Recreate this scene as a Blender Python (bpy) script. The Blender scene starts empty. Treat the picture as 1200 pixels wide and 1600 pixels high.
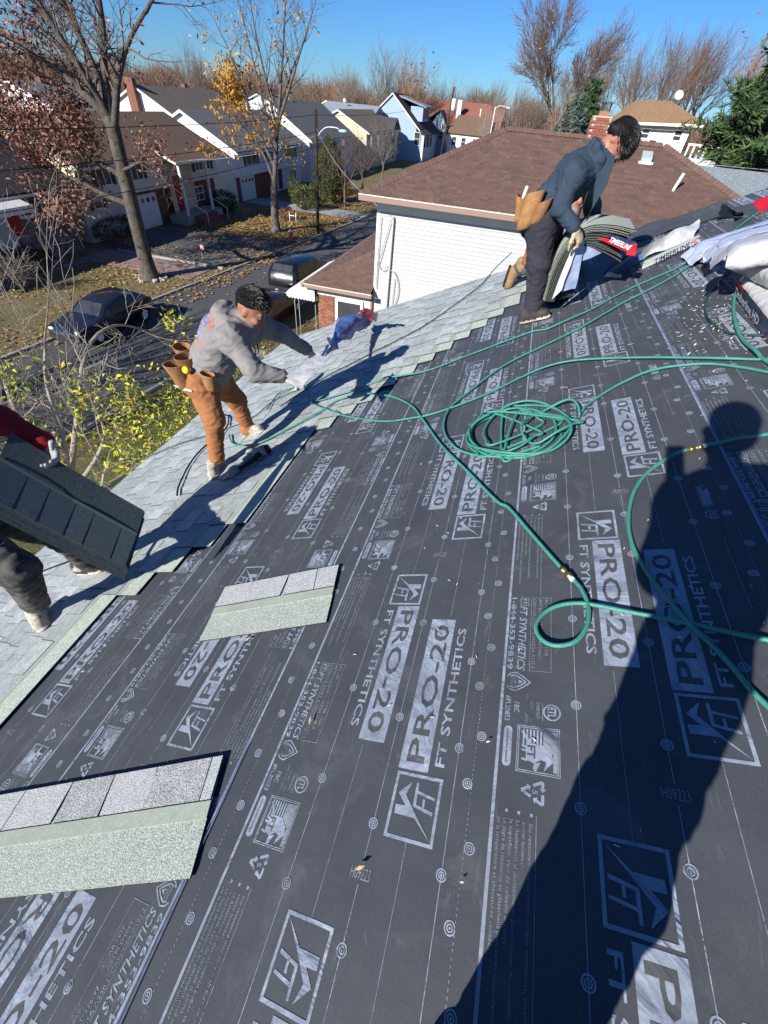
import bpy, bmesh, math, random
import numpy as np
from mathutils import Vector, Matrix, noise
from math import sin, cos, pi, radians, atan2, sqrt
rnd = random.Random(7)
S = bpy.context.scene
COL = S.collection
CAMZ = 8.6
# ------------------------------------------------ camera, light, exposure
cam = bpy.data.objects.new('camera', bpy.data.cameras.new('camera')); COL.objects.link(cam)
_R = Vector((0.958196, 0.277312, 0.070418)); _U = Vector((-0.244849, 0.667453, 0.703246)); _F = Vector((-0.148018, 0.691090, -0.707450))
cam.matrix_world = Matrix(((_R.x, _U.x, -_F.x, 0), (_R.y, _U.y, -_F.y, 0), (_R.z, _U.z, -_F.z, CAMZ), (0, 0, 0, 1)))
cam.data.sensor_fit = 'VERTICAL'; cam.data.sensor_height = 36.0
cam.data.lens = 646.65 / 1600.0 * 36.0
cam.data.clip_start = 0.02; cam.data.clip_end = 3000
S.camera = cam
LIGHT = Vector((.398, .795, -.448)).normalized()
W = bpy.data.worlds.new('World'); S.world = W; W.use_nodes = True
nt = W.node_tree; nt.nodes.clear()
out = nt.nodes.new('ShaderNodeOutputWorld'); bg = nt.nodes.new('ShaderNodeBackground'); sky = nt.nodes.new('ShaderNodeTexSky')
sky.sky_type = 'NISHITA'; sky.sun_disc = False
sky.sun_elevation = math.asin(-LIGHT.z); sky.sun_rotation = atan2(-LIGHT.x, -LIGHT.y)
sky.air_density = 1.0; sky.dust_density = 0.0; sky.ozone_density = 5.0; sky.altitude = 600
bg.inputs[1].default_value = 0.06
tint = nt.nodes.new('ShaderNodeMix'); tint.data_type = 'RGBA'; tint.blend_type = 'MULTIPLY'; tint.inputs[0].default_value = 1.0; tint.inputs[7].default_value = (.455, .80, 1.22, 1)
nt.links.new(sky.outputs[0], tint.inputs[6]); nt.links.new(tint.outputs[2], bg.inputs[0]); nt.links.new(bg.outputs[0], out.inputs[0])
sun = bpy.data.objects.new('sun', bpy.data.lights.new('sun', 'SUN')); COL.objects.link(sun)
sun.data.energy = 5.0; sun.data.angle = radians(0.53); sun.data.color = (1.0, 0.945, 0.86)
sun.rotation_euler = LIGHT.to_track_quat('-Z', 'Y').to_euler(); sun.location = (-20, -40, 40)
S.view_settings.view_transform = 'Standard'; S.view_settings.look = 'None'
S.view_settings.exposure = 0.7; S.view_settings.gamma = 1.0; S.view_settings.use_curve_mapping = False
S.render.engine = 'CYCLES'; S.cycles.max_bounces = 5; S.cycles.transparent_max_bounces = 8

# ------------------------------------------------ materials
MATS = {}
def mat(name, col, rough=.85, n=None, col2=None, bump=None, spec=.3, metal=0., rand=0., trans=0., coat=0., n2=None):
    """procedural material: base colour, broad noise n=(scale, contrast) towards col2, fine grain n2=(scale, amount),
    bump=(scale, distance), rand = per object value shift"""
    if name in MATS: return MATS[name]
    m = bpy.data.materials.new(name); m.use_nodes = True
    t = m.node_tree; N = t.nodes; L = t.links
    b = N['Principled BSDF']; b.inputs['Roughness'].default_value = rough
    b.inputs['Specular IOR Level'].default_value = spec; b.inputs['Metallic'].default_value = metal
    if trans: b.inputs['Transmission Weight'].default_value = trans
    if coat: b.inputs['Coat Weight'].default_value = coat
    g = N.new('ShaderNodeNewGeometry'); pos = g.outputs['Position']
    def tex(scale, detail=4):
        x = N.new('ShaderNodeTexNoise'); x.inputs['Scale'].default_value = scale; x.inputs['Detail'].default_value = detail
        L.new(pos, x.inputs['Vector']); return x.outputs['Fac']
    def ramp(f, a, c):
        r = N.new('ShaderNodeMapRange'); r.inputs[1].default_value = a; r.inputs[2].default_value = c; L.new(f, r.inputs[0]); return r.outputs[0]
    c4 = (*col, 1); cur = None
    rgb = N.new('ShaderNodeRGB'); rgb.outputs[0].default_value = c4; cur = rgb.outputs[0]
    if n:
        mx = N.new('ShaderNodeMix'); mx.data_type = 'RGBA'
        k = col2 if col2 else tuple(v * .55 for v in col)
        mx.inputs[7].default_value = (*k, 1); L.new(cur, mx.inputs[6])
        w = n[1] if len(n) > 1 else .2
        L.new(ramp(tex(n[0]), .5 - w, .5 + w), mx.inputs[0]); cur = mx.outputs[2]
    if n2 or rand:
        h = N.new('ShaderNodeHueSaturation'); L.new(cur, h.inputs['Color']); cur = h.outputs[0]
        val = None
        if n2:
            q = N.new('ShaderNodeMapRange'); q.inputs[1].default_value = .3; q.inputs[2].default_value = .7
            q.inputs[3].default_value = 1 - n2[1]; q.inputs[4].default_value = 1 + n2[1]
            L.new(tex(n2[0], 2), q.inputs[0]); val = q.outputs[0]
        if rand:
            oi = N.new('ShaderNodeObjectInfo'); q = N.new('ShaderNodeMapRange')
            q.inputs[3].default_value = 1 - rand; q.inputs[4].default_value = 1 + rand; L.new(oi.outputs['Random'], q.inputs[0])
            if val is None: val = q.outputs[0]
            else:
                mm = N.new('ShaderNodeMath'); mm.operation = 'MULTIPLY'; L.new(val, mm.inputs[0]); L.new(q.outputs[0], mm.inputs[1]); val = mm.outputs[0]
        L.new(val, h.inputs['Value'])
    L.new(cur, b.inputs['Base Color'])
    if bump:
        bp = N.new('ShaderNodeBump'); bp.inputs['Distance'].default_value = bump[1]; bp.inputs['Strength'].default_value = bump[2] if len(bump) > 2 else .7
        L.new(tex(bump[0], bump[3] if len(bump) > 3 else 4), bp.inputs['Height']); L.new(bp.outputs[0], b.inputs['Normal'])
    MATS[name] = m; return m
def add_bump(m, scale, dist, strength, distort=1.5, detail=3, stretch=None):
    """second, larger relief under the fine one (ripples, dents)"""
    t = m.node_tree; N = t.nodes; L = t.links; b = N['Principled BSDF']; g = N.new('ShaderNodeNewGeometry'); x = N.new('ShaderNodeTexNoise')
    x.inputs['Scale'].default_value = scale; x.inputs['Detail'].default_value = detail; x.inputs['Distortion'].default_value = distort
    v = g.outputs['Position']
    if stretch: mp = N.new('ShaderNodeMapping'); mp.inputs['Scale'].default_value = stretch; L.new(v, mp.inputs[0]); v = mp.outputs[0]
    L.new(v, x.inputs['Vector']); bp = N.new('ShaderNodeBump'); bp.inputs['Distance'].default_value = dist; bp.inputs['Strength'].default_value = strength
    L.new(x.outputs['Fac'], bp.inputs['Height']); old = b.inputs['Normal'].links
    if old: L.new(old[0].from_socket, bp.inputs['Normal']) if False else L.new(bp.outputs[0], old[0].from_node.inputs['Normal'])
    else: L.new(bp.outputs[0], b.inputs['Normal'])
def scuff(m, scale, lo, hi, col, amount, distort=2., stretch=None):
    """worn or dusty marks with their own shape"""
    t = m.node_tree; N = t.nodes; L = t.links; b = N['Principled BSDF']; g = N.new('ShaderNodeNewGeometry'); x = N.new('ShaderNodeTexNoise')
    x.inputs['Scale'].default_value = scale; x.inputs['Detail'].default_value = 8; x.inputs['Roughness'].default_value = .68; x.inputs['Distortion'].default_value = distort
    v = g.outputs['Position']
    if stretch: mp = N.new('ShaderNodeMapping'); mp.inputs['Scale'].default_value = stretch; L.new(v, mp.inputs[0]); v = mp.outputs[0]
    L.new(v, x.inputs['Vector']); r = N.new('ShaderNodeMapRange'); r.inputs[1].default_value = lo; r.inputs[2].default_value = hi; r.inputs[4].default_value = amount
    L.new(x.outputs['Fac'], r.inputs[0]); mx = N.new('ShaderNodeMix'); mx.data_type = 'RGBA'; L.new(r.outputs[0], mx.inputs[0]); mx.inputs[7].default_value = (*col, 1)
    src = b.inputs['Base Color'].links[0].from_socket; L.new(src, mx.inputs[6]); L.new(mx.outputs[2], b.inputs['Base Color'])

# ------------------------------------------------ mesh helper and object helpers
class MB:
    def __init__(s): s.v = []; s.f = []; s.m = []; s.sm = []
    def add(s, vs, fs, mi=0, smooth=False):
        o = len(s.v); s.v.extend([tuple(p) for p in vs])
        for f in fs: s.f.append([o + i for i in f]); s.m.append(mi); s.sm.append(smooth)
    def box(s, x0, x1, y0, y1, z0, z1, mi=0, M=None):
        vs = [(x0,y0,z0),(x1,y0,z0),(x1,y1,z0),(x0,y1,z0),(x0,y0,z1),(x1,y0,z1),(x1,y1,z1),(x0,y1,z1)]
        if M is not None: vs = [M @ Vector(p) for p in vs]
        s.add(vs, [(0,3,2,1),(4,5,6,7),(0,1,5,4),(1,2,6,5),(2,3,7,6),(3,0,4,7)], mi)
    def quad(s, a, b, c, d, mi=0): s.add([a, b, c, d], [(0,1,2,3)], mi)
    def poly(s, pts, mi=0): s.add(pts, [tuple(range(len(pts)))], mi)
    def prism(s, pts, d, mi=0):
        """polygon pts extruded by the vector d"""
        n = len(pts); d = Vector(d); a = [Vector(p) for p in pts]
        s.add(a + [p + d for p in a], [tuple(range(n))[::-1], tuple(range(n, 2*n))] + [(i, (i+1) % n, n + (i+1) % n, n + i) for i in range(n)], mi)
    def tube(s, pts, r, k=6, mi=0, cap=True, closed=False):
        pts = [Vector(p) for p in pts]; n = len(pts)
        if not hasattr(r, '__len__'): r = [r] * n
        vs = []; ref = None
        for i, p in enumerate(pts):
            a = pts[(i-1) % n] if (i or closed) else p; b = pts[(i+1) % n] if (i < n-1 or closed) else p
            t = (b - a)
            if t.length < 1e-9: t = Vector((0,0,1))
            t.normalize()
            if ref is None: ref = t.orthogonal().normalized()
            ref = (ref - t * ref.dot(t))
            if ref.length < 1e-6: ref = t.orthogonal()
            ref.normalize(); q = t.cross(ref)
            for j in range(k):
                an = 2*pi*j/k; vs.append(p + (ref*cos(an) + q*sin(an)) * r[i])
        fs = []
        for i in range(n if closed else n-1):
            i2 = (i+1) % n
            for j in range(k): fs.append((i*k+j, i*k+(j+1) % k, i2*k+(j+1) % k, i2*k+j))
        if cap and not closed: fs += [tuple(range(k))[::-1], tuple((n-1)*k + j for j in range(k))]
        s.add(vs, fs, mi, True)
    def grid(s, P, mi=0, smooth=True, thick=None):
        """P[i][j] points; a sheet, or a thin slab when thick (vector) is given"""
        a = len(P); b = len(P[0]); vs = [p for row in P for p in row]
        fs = [(i*b+j, i*b+j+1, (i+1)*b+j+1, (i+1)*b+j) for i in range(a-1) for j in range(b-1)]
        s.add(vs, fs, mi, smooth)
    def ball(s, c, r, nu=10, nv=7, mi=0, M=None):
        if not hasattr(r, '__len__'): r = (r, r, r)
        vs = []; c = Vector(c)
        for i in range(nv+1):
            t = pi*i/nv
            for j in range(nu):
                p = 2*pi*j/nu; q = Vector((r[0]*sin(t)*cos(p), r[1]*sin(t)*sin(p), r[2]*cos(t)))
                if M is not None: q = M @ q
                vs.append(c + q)
        s.add(vs, [(i*nu+j, i*nu+(j+1) % nu, (i+1)*nu+(j+1) % nu, (i+1)*nu+j) for i in range(nv) for j in range(nu)], mi, True)
    def lathe(s, prof, c=(0,0,0), k=14, mi=0, M=None):
        vs = []
        for r, z in prof:
            for j in range(k):
                q = Vector((r*cos(2*pi*j/k), r*sin(2*pi*j/k), z))
                if M is not None: q = M @ q
                vs.append(q + Vector(c))
        s.add(vs, [(i*k+j, i*k+(j+1) % k, (i+1)*k+(j+1) % k, (i+1)*k+j) for i in range(len(prof)-1) for j in range(k)], mi, True)
    def mesh(s, name, mats, off=None):
        me = bpy.data.meshes.new(name); v = s.v
        if off is not None: v = [(p[0]-off[0], p[1]-off[1], p[2]-off[2]) for p in v]
        me.from_pydata(v, [], s.f)
        if not isinstance(mats, (list, tuple)): mats = [mats]
        for m in mats: me.materials.append(m)
        me.polygons.foreach_set('material_index', s.m); me.polygons.foreach_set('use_smooth', s.sm); me.update()
        return me
    def build(s, name, mats, parent=None, kind=None):
        """link as one object; vertices are world coordinates, moved to the parent's frame"""
        off = wloc(parent) if parent else None
        o = bpy.data.objects.new(name, s.mesh(name, mats, off)); COL.objects.link(o)
        if parent: o.parent = parent
        if kind: o['kind'] = kind
        return o
def wloc(o):
    p = Vector((0,0,0))
    while o is not None: p += o.location; o = o.parent
    return p
def tag(o, label=None, cat=None, group=None, kind=None):
    for k, v in (('label', label), ('category', cat), ('group', group), ('kind', kind)):
        if v: o[k] = v
    return o
def thing(name, loc, label, cat, group=None):
    o = bpy.data.objects.new(name, None); o.empty_display_size = .2; o.location = loc; COL.objects.link(o)
    return tag(o, label, cat, group)
def inst(name, me, parent, Mx):
    """object sharing mesh data; Mx places it in the world, parents have no rotation"""
    o = bpy.data.objects.new(name, me); COL.objects.link(o)
    if parent: o.parent = parent; Mx = Matrix.Translation(-wloc(parent)) @ Mx
    o.matrix_basis = Mx; return o
def copy_tree(o, parent=None):
    c = o.copy(); COL.objects.link(c)
    if parent: c.parent = parent
    for ch in [x for x in o.children]: copy_tree(ch, c)
    return c
def text_geo(body, bold=0.):
    """flat glyph mesh of the built-in font: verts (x, y), faces"""
    cu = bpy.data.curves.new('t', 'FONT'); cu.body = body; cu.resolution_u = 2; cu.offset = bold
    o = bpy.data.objects.new('t', cu); me = bpy.data.meshes.new_from_object(o)
    v = [(p.co.x, p.co.y) for p in me.vertices]; f = [tuple(p.vertices) for p in me.polygons]
    bpy.data.objects.remove(o); bpy.data.curves.remove(cu); bpy.data.meshes.remove(me)
    return v, f
def put_text(mb, body, org, xd, yd, length, height, bold=0., mi=0, shear=0.):
    """glyphs with baseline start org, along xd for length, cap height along yd"""
    v, f = text_geo(body, bold)
    if not v: return
    x0 = min(p[0] for p in v); x1 = max(p[0] for p in v); y1 = max(p[1] for p in v); y0 = min(p[1] for p in v)
    if y0 > -.1: y0 = 0.
    org = Vector(org); xd = Vector(xd); yd = Vector(yd); cap = .73 if y1 < .8 else y1
    mb.add([org + xd * ((p[0]-x0)/(x1-x0)*length + shear*p[1]/cap*height) + yd * (p[1]/cap*height) for p in v], f, mi)

# ------------------------------------------------ roof frame: u up the slope, v along the eave, n off the surface
TH = 0.45046; H0 = 1.32
UX = Vector((cos(TH), 0, sin(TH))); NX = Vector((-sin(TH), 0, cos(TH))); CAMP = Vector((0, 0, CAMZ))
def R(u, v, n=0.): return CAMP + UX*u + Vector((0, v, 0)) + NX*(n - H0)
RM = Matrix(((UX.x, 0, NX.x, 0), (0, 1, 0, 0), (UX.z, 0, NX.z, 0), (0, 0, 0, 1))); RM.translation = R(0, 0, 0)
def rake(u): return 6.48 - .09*(u + 4.4)

# ================================================ our house: roof deck, walls, eave
m_under = mat('underlayment', (.047,.052,.062), .62, n=(5., .28), col2=(.066,.072,.083), n2=(420, .16), bump=(16, .006, .3, 6), spec=.35)
m_print = mat('print_ink', (.28,.325,.40), .6, n=(38, .35), col2=(.19,.225,.285), n2=(300, .12), spec=.3)
m_printdim = mat('print_ink_thin', (.23,.26,.31), .6, n=(30, .3), col2=(.15,.17,.2), spec=.3)
m_ink_dark = mat('print_gap', (.056,.06,.068), .62, n=(5., .28), col2=(.078,.08,.086), spec=.35)
m_sh_tab = mat('shingle_granules', (.44,.475,.48), .9, n=(22, .12), col2=(.35,.385,.39), n2=(330, .55), bump=(300, .003, .9, 2), rand=.10, spec=.2)
m_sh_tabd = mat('shingle_granules_grey', (.375,.41,.42), .9, n=(22, .12), col2=(.29,.325,.335), n2=(330, .55), bump=(300, .003, .9, 2), rand=.10, spec=.2)
m_sh_head = mat('shingle_headlap', (.46,.51,.46), .92, n=(40, .14), col2=(.37,.42,.37), n2=(260, .6), bump=(260, .003, .9, 2), rand=.05, spec=.2)
m_strip = mat('nail_strip', (.35,.385,.335), .7, n=(40, .3), col2=(.27,.32,.26), n2=(300, .2))
m_asph = mat('asphalt_edge', (.02,.021,.022), .8)
m_white = mat('white_paint', (.78,.78,.77), .5, n=(3, .3), col2=(.70,.70,.68))
m_alu = mat('drip_metal', (.75,.76,.77), .35, spec=.5)
m_black = mat('black_trim', (.012,.012,.014), .6)
m_wood = mat('plywood', (.35,.25,.15), .8, n=(8, .3))

for m_ in (m_under, m_print, m_printdim, m_ink_dark):
    add_bump(m_, 3.2, .045, .7, 2.2, 4); add_bump(m_, 1.1, .05, .35, .6, 2, (1., .35, 1.))
    scuff(m_, 2.6, .56, .74, (.125,.13,.14), .55, 1.6); scuff(m_, 9., .60, .72, (.16,.165,.17), .45, 3., (1., .3, 1.)); scuff(m_, 1.3, .58, .75, (.030,.033,.040), .5, .8)
for m_ in (m_sh_tab, m_sh_tabd, m_sh_head): scuff(m_, 1.6, .55, .75, (.27,.29,.30), .5, 1.)
house = thing('house', (0, 1, 0), 'house under the camera, its roof half shingled in grey over printed black underlayment', 'house')
mb = MB(); mb.prism([R(-4.40,-6,-.02), R(3.25,-6,-.02), R(3.25,rake(3.25)+.01,-.02), R(-4.40,rake(-4.4)-.01,-.02)], NX*-.03)
mb.build('roof_deck', m_wood, house)
mb = MB()                                                       # the far slope, beyond the ridge
rl = R(3.25, 0, -.02)
mb.prism([(rl.x, -6, rl.z), (rl.x+6.4, -6, rl.z-3.1), (rl.x+6.4, -6, rl.z-3.14), (rl.x, -6, rl.z-.04)], (0, 11.8, 0))
mb.build('rear_roof_slope', m_under, house)
e = R(-4.42, 0, 0)
mb = MB(); mb.box(-3.05, 8.6, -5.5, 5.55, .01, 5.3); mb.build('wall', mat('house_siding', (.7,.7,.68), .6, n=(2, .3), col2=(.62,.62,.6)), house)
mb = MB()
pr = [(-3.05, 5.3), (-3.05, 5.52), (rl.x, rl.z-.14), (8.6, 5.75), (8.6, 5.3)]
mb.prism([(x, 5.35, z) for x, z in pr], (0, .2, 0)); mb.build('gable_wall', MATS['house_siding'], house)
mb = MB(); mb.box(e.x-.05, e.x+.03, -6, 6.42, e.z-.20, e.z-.035); mb.build('fascia', m_white, house)
mb = MB()
P = [(-.055, 0.), (-.05, .012), (.0, .012)]
mb.box(-4.475, -4.425, -6, 6.47, -.02, .006, 0, RM); mb.box(-4.48, -4.470, -6, 6.47, -.075, .008, 0, RM)
mb.build('drip_edge', m_alu, house)
mb = MB(); mb.box(-4.425, -4.33, -6, 6.47, -.02, .004, 0, RM); mb.build('starter_strip', m_black, house)
mb = MB(); mb.box(e.x+.03, -3.05, -6, 6.2, e.z-.21, e.z-.19); mb.build('soffit', m_white, house)

# ---- underlayment sheets: (stripe position, print offset, lower edge)
SHEETS = [(-3.06, -.25), (-2.035, -.24), (-1.045, -.325), (-.294, 0.), (.526, .745), (1.27, .3), (2.05, .1)]
PERIOD = 1.1445
def print_tile():
    """one repeat of the print, local s (up slope from the heavy stripe) and v; material 0 ink, 1 gap, 2 thin ink"""
    mb = MB(); Z1 = .0009; Z2 = .0015; seq = [0]
    def lift(z): seq[0] += 1; return z + (seq[0] % 13)*2.6e-5          # no two overlapping inks in one plane
    def rect(s0, s1, v0, v1, mi=0, z=Z1): z = lift(z); mb.quad((s0,v0,z), (s1,v0,z), (s1,v1,z), (s0,v1,z), mi)
    def frame(s0, s1, v0, v1, w, mi=0):
        rect(s0, s0+w, v0, v1, mi); rect(s1-w, s1, v0, v1, mi); rect(s0+w, s1-w, v0, v0+w, mi); rect(s0+w, s1-w, v1-w, v1, mi)
    def ring(s, v, r0, r1, mi=0, k=14):
        vs = []; z = lift(Z1)
        for j in range(k):
            a = 2*pi*j/k; vs += [(s + r0*cos(a), v + r0*sin(a), z), (s + r1*cos(a), v + r1*sin(a), z)]
        mb.add(vs, [(2*j, 2*j+1, (2*j+3) % (2*k), (2*j+2) % (2*k)) for j in range(k)], mi)
    def disc(s, v, r, mi=0, z=Z1, k=12): z = lift(z); mb.poly([(s + r*cos(2*pi*j/k), v + r*sin(2*pi*j/k), z) for j in range(k)], mi)
    def eye(s, v): ring(s, v, .0108, .0142); ring(s, v, .0052, .0082); disc(s, v, .0028)
    def poly(pts, mi=0, z=Z1): z = lift(z); mb.poly([(a, b, z) for a, b in pts], mi)
    def down(t, s0, s1, va, vb, bold=.012, mi=0, z=Z1, shear=0.): put_text(mb, t, (s0, va, z), (0,-1,0), (1,0,0), va-vb, s1-s0, bold, mi, shear)
    def up(t, s0, s1, va, vb, bold=.012, mi=0, z=Z1, shear=0.): put_text(mb, t, (s1, va, z), (0,1,0), (-1,0,0), vb-va, s1-s0, bold, mi, shear)
    def stroke(pts, w, mi=0):
        for (a, b), (c, d) in zip(pts, pts[1:]):
            q = Vector((c-a, d-b)).normalized(); nrm = Vector((-q.y, q.x))*w/2; z = lift(Z1)
            mb.quad((a+nrm.x, b+nrm.y, z), (c+nrm.x, d+nrm.y, z), (c-nrm.x, d-nrm.y, z), (a-nrm.x, b-nrm.y, z), mi)
    def logo(s0, s1, v0, v1, flip):
        """boxed mark: leaning FT and the bent arrow"""
        W_, H_ = s1-s0, v1-v0
        def T(p):
            a = p[0]/.148; b = p[1]/.166
            if flip: a, b = 1-a, 1-b
            return (s0 + a*W_, v0 + b*H_)
        frame(s0, s1, v0, v1, .0085)
        poly([T(p) for p in [(.081,.057),(.139,.011),(.085,.064)]])
        poly([T(p) for p in [(.018,.058),(.081,.057),(.085,.064),(.047,.082),(.016,.081)]])
        poly([T(p) for p in [(.047,.082),(.085,.064),(.042,.109),(.018,.110)]])
        poly([T(p) for p in [(.018,.110),(.042,.109),(.056,.146)]])
        poly([T(p) for p in [(.069,.145),(.070,.084),(.079,.090),(.077,.145)]])
        poly([T(p) for p in [(.077,.125),(.133,.115),(.132,.108),(.077,.117)]])
        poly([T(p) for p in [(.070,.084),(.132,.071),(.132,.080),(.0785,.090)]])
        poly([T(p) for p in [(.098,.087),(.105,.086),(.104,.107),(.097,.107)]])
    def half(A):
        """everything left of the middle; A maps text writers for the turned half"""
        pass
    # dashed nailing line with its bullseyes
    for k in range(96):
        v = k*PERIOD/96; rect(-.0635, -.0615, v, v+.006, 2)
    for k in range(8): eye(-.050 if k % 2 else -.075, .061 + k*PERIOD/8 + (.012 if k % 3 else 0))
    for mirror in (0, 1):
        if mirror:
            fs = lambda s: .852 - s
            fv = lambda v: 1.974 - v
            RC = lambda s0, s1, v0, v1, mi=0, z=Z1: rect(fs(s1), fs(s0), fv(v1), fv(v0), mi, z)
            TX = lambda t, s0, s1, va, vb, bold=.012, mi=0, z=Z1, shear=0.: up(t, fs(s1), fs(s0), fv(va), fv(vb), bold, mi, z, shear)
        else:
            fs = lambda s: s
            fv = lambda v: v
            RC = rect; TX = down
        RC(-.0045, .0045, 0, PERIOD)                                        # heavy stripe
        TX('1-844-353-9839', .009, .027, 1.004, .714, .012)
        TX('FT SYNTHETICS', .040, .066, .965, .716, .014, 0, Z1, .25)
        a, b = sorted((fs(.040), fs(.070))); c, d = sorted((fv(.968), fv(1.004))); frame(a, b, c, d, .002)
        TX('FT', .047, .063, .998, .974, .01)
        a, b = sorted((fs(.078), fs(.146))); c, d = sorted((fv(.712), fv(1.004))); frame(a, b, c, d, .0016, 2)
        for i, (p, q) in enumerate((('CAN/CSA A220.1', 'CAN/CSA A123.3'), ('ASTM D226-97', 'ASTM D4869'), ('AC 188', 'CCRR 1028'))):
            s = .084 + i*.0205; w = (.130, .112, .055)[i]
            TX(p, s, s+.0115, .998, .998-w, 0, 2); TX(q, s, s+.0115, .855, .855-(.132, .10, .085)[i], 0, 2)
        # class A shield
        sh = [(.084,.673),(.062,.690),(.040,.704),(.022,.700),(.013,.690)], [(.084,.673),(.062,.656),(.040,.642),(.022,.646),(.013,.656)], \
             [(.070,.673),(.054,.685),(.036,.694),(.022,.690)], [(.070,.673),(.054,.661),(.036,.652),(.022,.656)]
        for l in sh: stroke([(fs(x), fv(y)) for x, y in l], .0042)
        TX('A', .046, .060, .680, .666, .03); TX('CLASS A', .034, .041, .690, .656, .01, 2); TX('SYSTEM', .024, .030, .687, .659, .01, 2)
        TX('#FL20853', .013, .029, .625, .547, .008); TX('FBC', .039, .055, .607, .575, .008)
        TX('Intertek', .104, .117, .612, .562, .006, 2); TX('CCRR - 1023', .086, .094, .616, .556, 0, 2); TX('Control No. 0007201', .072, .080, .634, .545, 0, 2)
        RC(.1205, .1225, .559, .612, 2); ring(fs(.147), fv(.586), .0205, .0245, 0, 20); TX('ETL', .136, .159, .602, .570, .03)
        # pill with small lettering
        RC(.014, .038, .434, .521); disc(fs(.026), fv(.434), .012); disc(fs(.026), fv(.521), .012)
        TX('contractor tested', .022, .030, .522, .433, .01, 1, Z2)
        # picture box: flag, spread wing, FT
        a, b = sorted((fs(.052), fs(.168))); c, d = sorted((fv(.414), fv(.540)))
        frame(a, b, c, d, .002); frame(a+.004, b-.004, c+.004, d-.004, .0035, 2)
        for k in range(6): RC(.068 + k*.0095, .073 + k*.0095, .484 - k*.003, .530)
        RC(.124, .160, .470, .530, 2); RC(.150, .160, .424, .470, 2)
        PO = lambda pts, mi=0, z=Z1: poly([(fs(x), fv(y)) for x, y in pts], mi, z)
        PO([(.062,.524),(.070,.522),(.100,.485),(.093,.478)]); PO([(.078,.493),(.125,.490),(.146,.470),(.100,.440),(.078,.448)], 0, Z2)
        PO([(.146,.470),(.152,.452),(.126,.424),(.132,.448),(.118,.452)], 0, Z2)
        PO([(.100,.440),(.118,.446),(.106,.420),(.098,.425)], 0, Z2)
        for q in (.486, .476, .452): PO([(.066, q), (.082, q-.003), (.082, q-.009), (.066, q-.006)])
        TX('FT', .082, .104, .486, .452, .03, 1, .0021)
        # recycling triangle of three bent arrows around a 5
        tri = [(.070,.372),(.124,.398),(.124,.345)]
        cc = (.105, .371)
        for k in range(3):
            p, q, r = tri[k], tri[(k+1) % 3], tri[(k+2) % 3]
            l1 = (q[0]*.55 + p[0]*.45, q[1]*.55 + p[1]*.45); l2 = (q[0]*.70 + r[0]*.30, q[1]*.70 + r[1]*.30)
            stroke([(fs(l1[0]), fv(l1[1])), (fs(q[0]), fv(q[1])), (fs(l2[0]), fv(l2[1]))], .0075)
            dv = Vector((r[0]-q[0], r[1]-q[1])).normalized(); nn = Vector((-dv.y, dv.x))
            tip = Vector(l2) + dv*.009
            PO([tuple(Vector(l2) + nn*.009), tuple(tip), tuple(Vector(l2) - nn*.009)])
        TX('5', .098, .112, .377, .366, .02)
        # slip warning in three languages
        for s in (.035, .066, .097): RC(s-.003, s+.0035, .314, .3215)
        rows = ['Slip resistance may vary with surface conditions, weather', 'and/or footwear', 'La Resistencia al deslizamiento puede variar de acuerdo a', 'la superficie, tipo de calzado o clima',
                'Le degre de resistance au glissement peut varier dependamment', 'de la temperature et chaussures utilisees']
        for i, t in enumerate(rows):
            s = .092 - i*.0157; TX(t, s, s+.0092, .300, .300 - len(t)*.0061, .004, 2)
        RC(.1085, .1103, -.128, .319, 2)
        # round-marked nailing line
        RC(.2125, .2145, 0, PERIOD)
        for v in (.917, .617, .356, .056): eye(fs(.2135), fv(v))
        RC(.3195, .3212, .312, .735, 2)
        # the big lettering
        logo(*sorted((fs(.247), fs(.390))), *sorted((fv(1.292), fv(1.456))), True if not mirror else False)
        RC(.297, .392, .750, 1.284)
        TX('PRO-20', .316, .374, 1.262, .775, .014, 1, Z2)
        TX('FT SYNTHETICS', .251, .281, 1.262, .787, .018)
    RC = rect
    rect(.423, .4248, 0, .405); rect(.423, .4248, .448, PERIOD)
    for v in (.838, .539, .281, .062): eye(.424, v)
    put_text(mb, 'H09223', (.394, .414, Z1), (1,0,0), (0,1,0), .058, .027, 0, 2)
    return mb
tile = print_tile()
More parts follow.
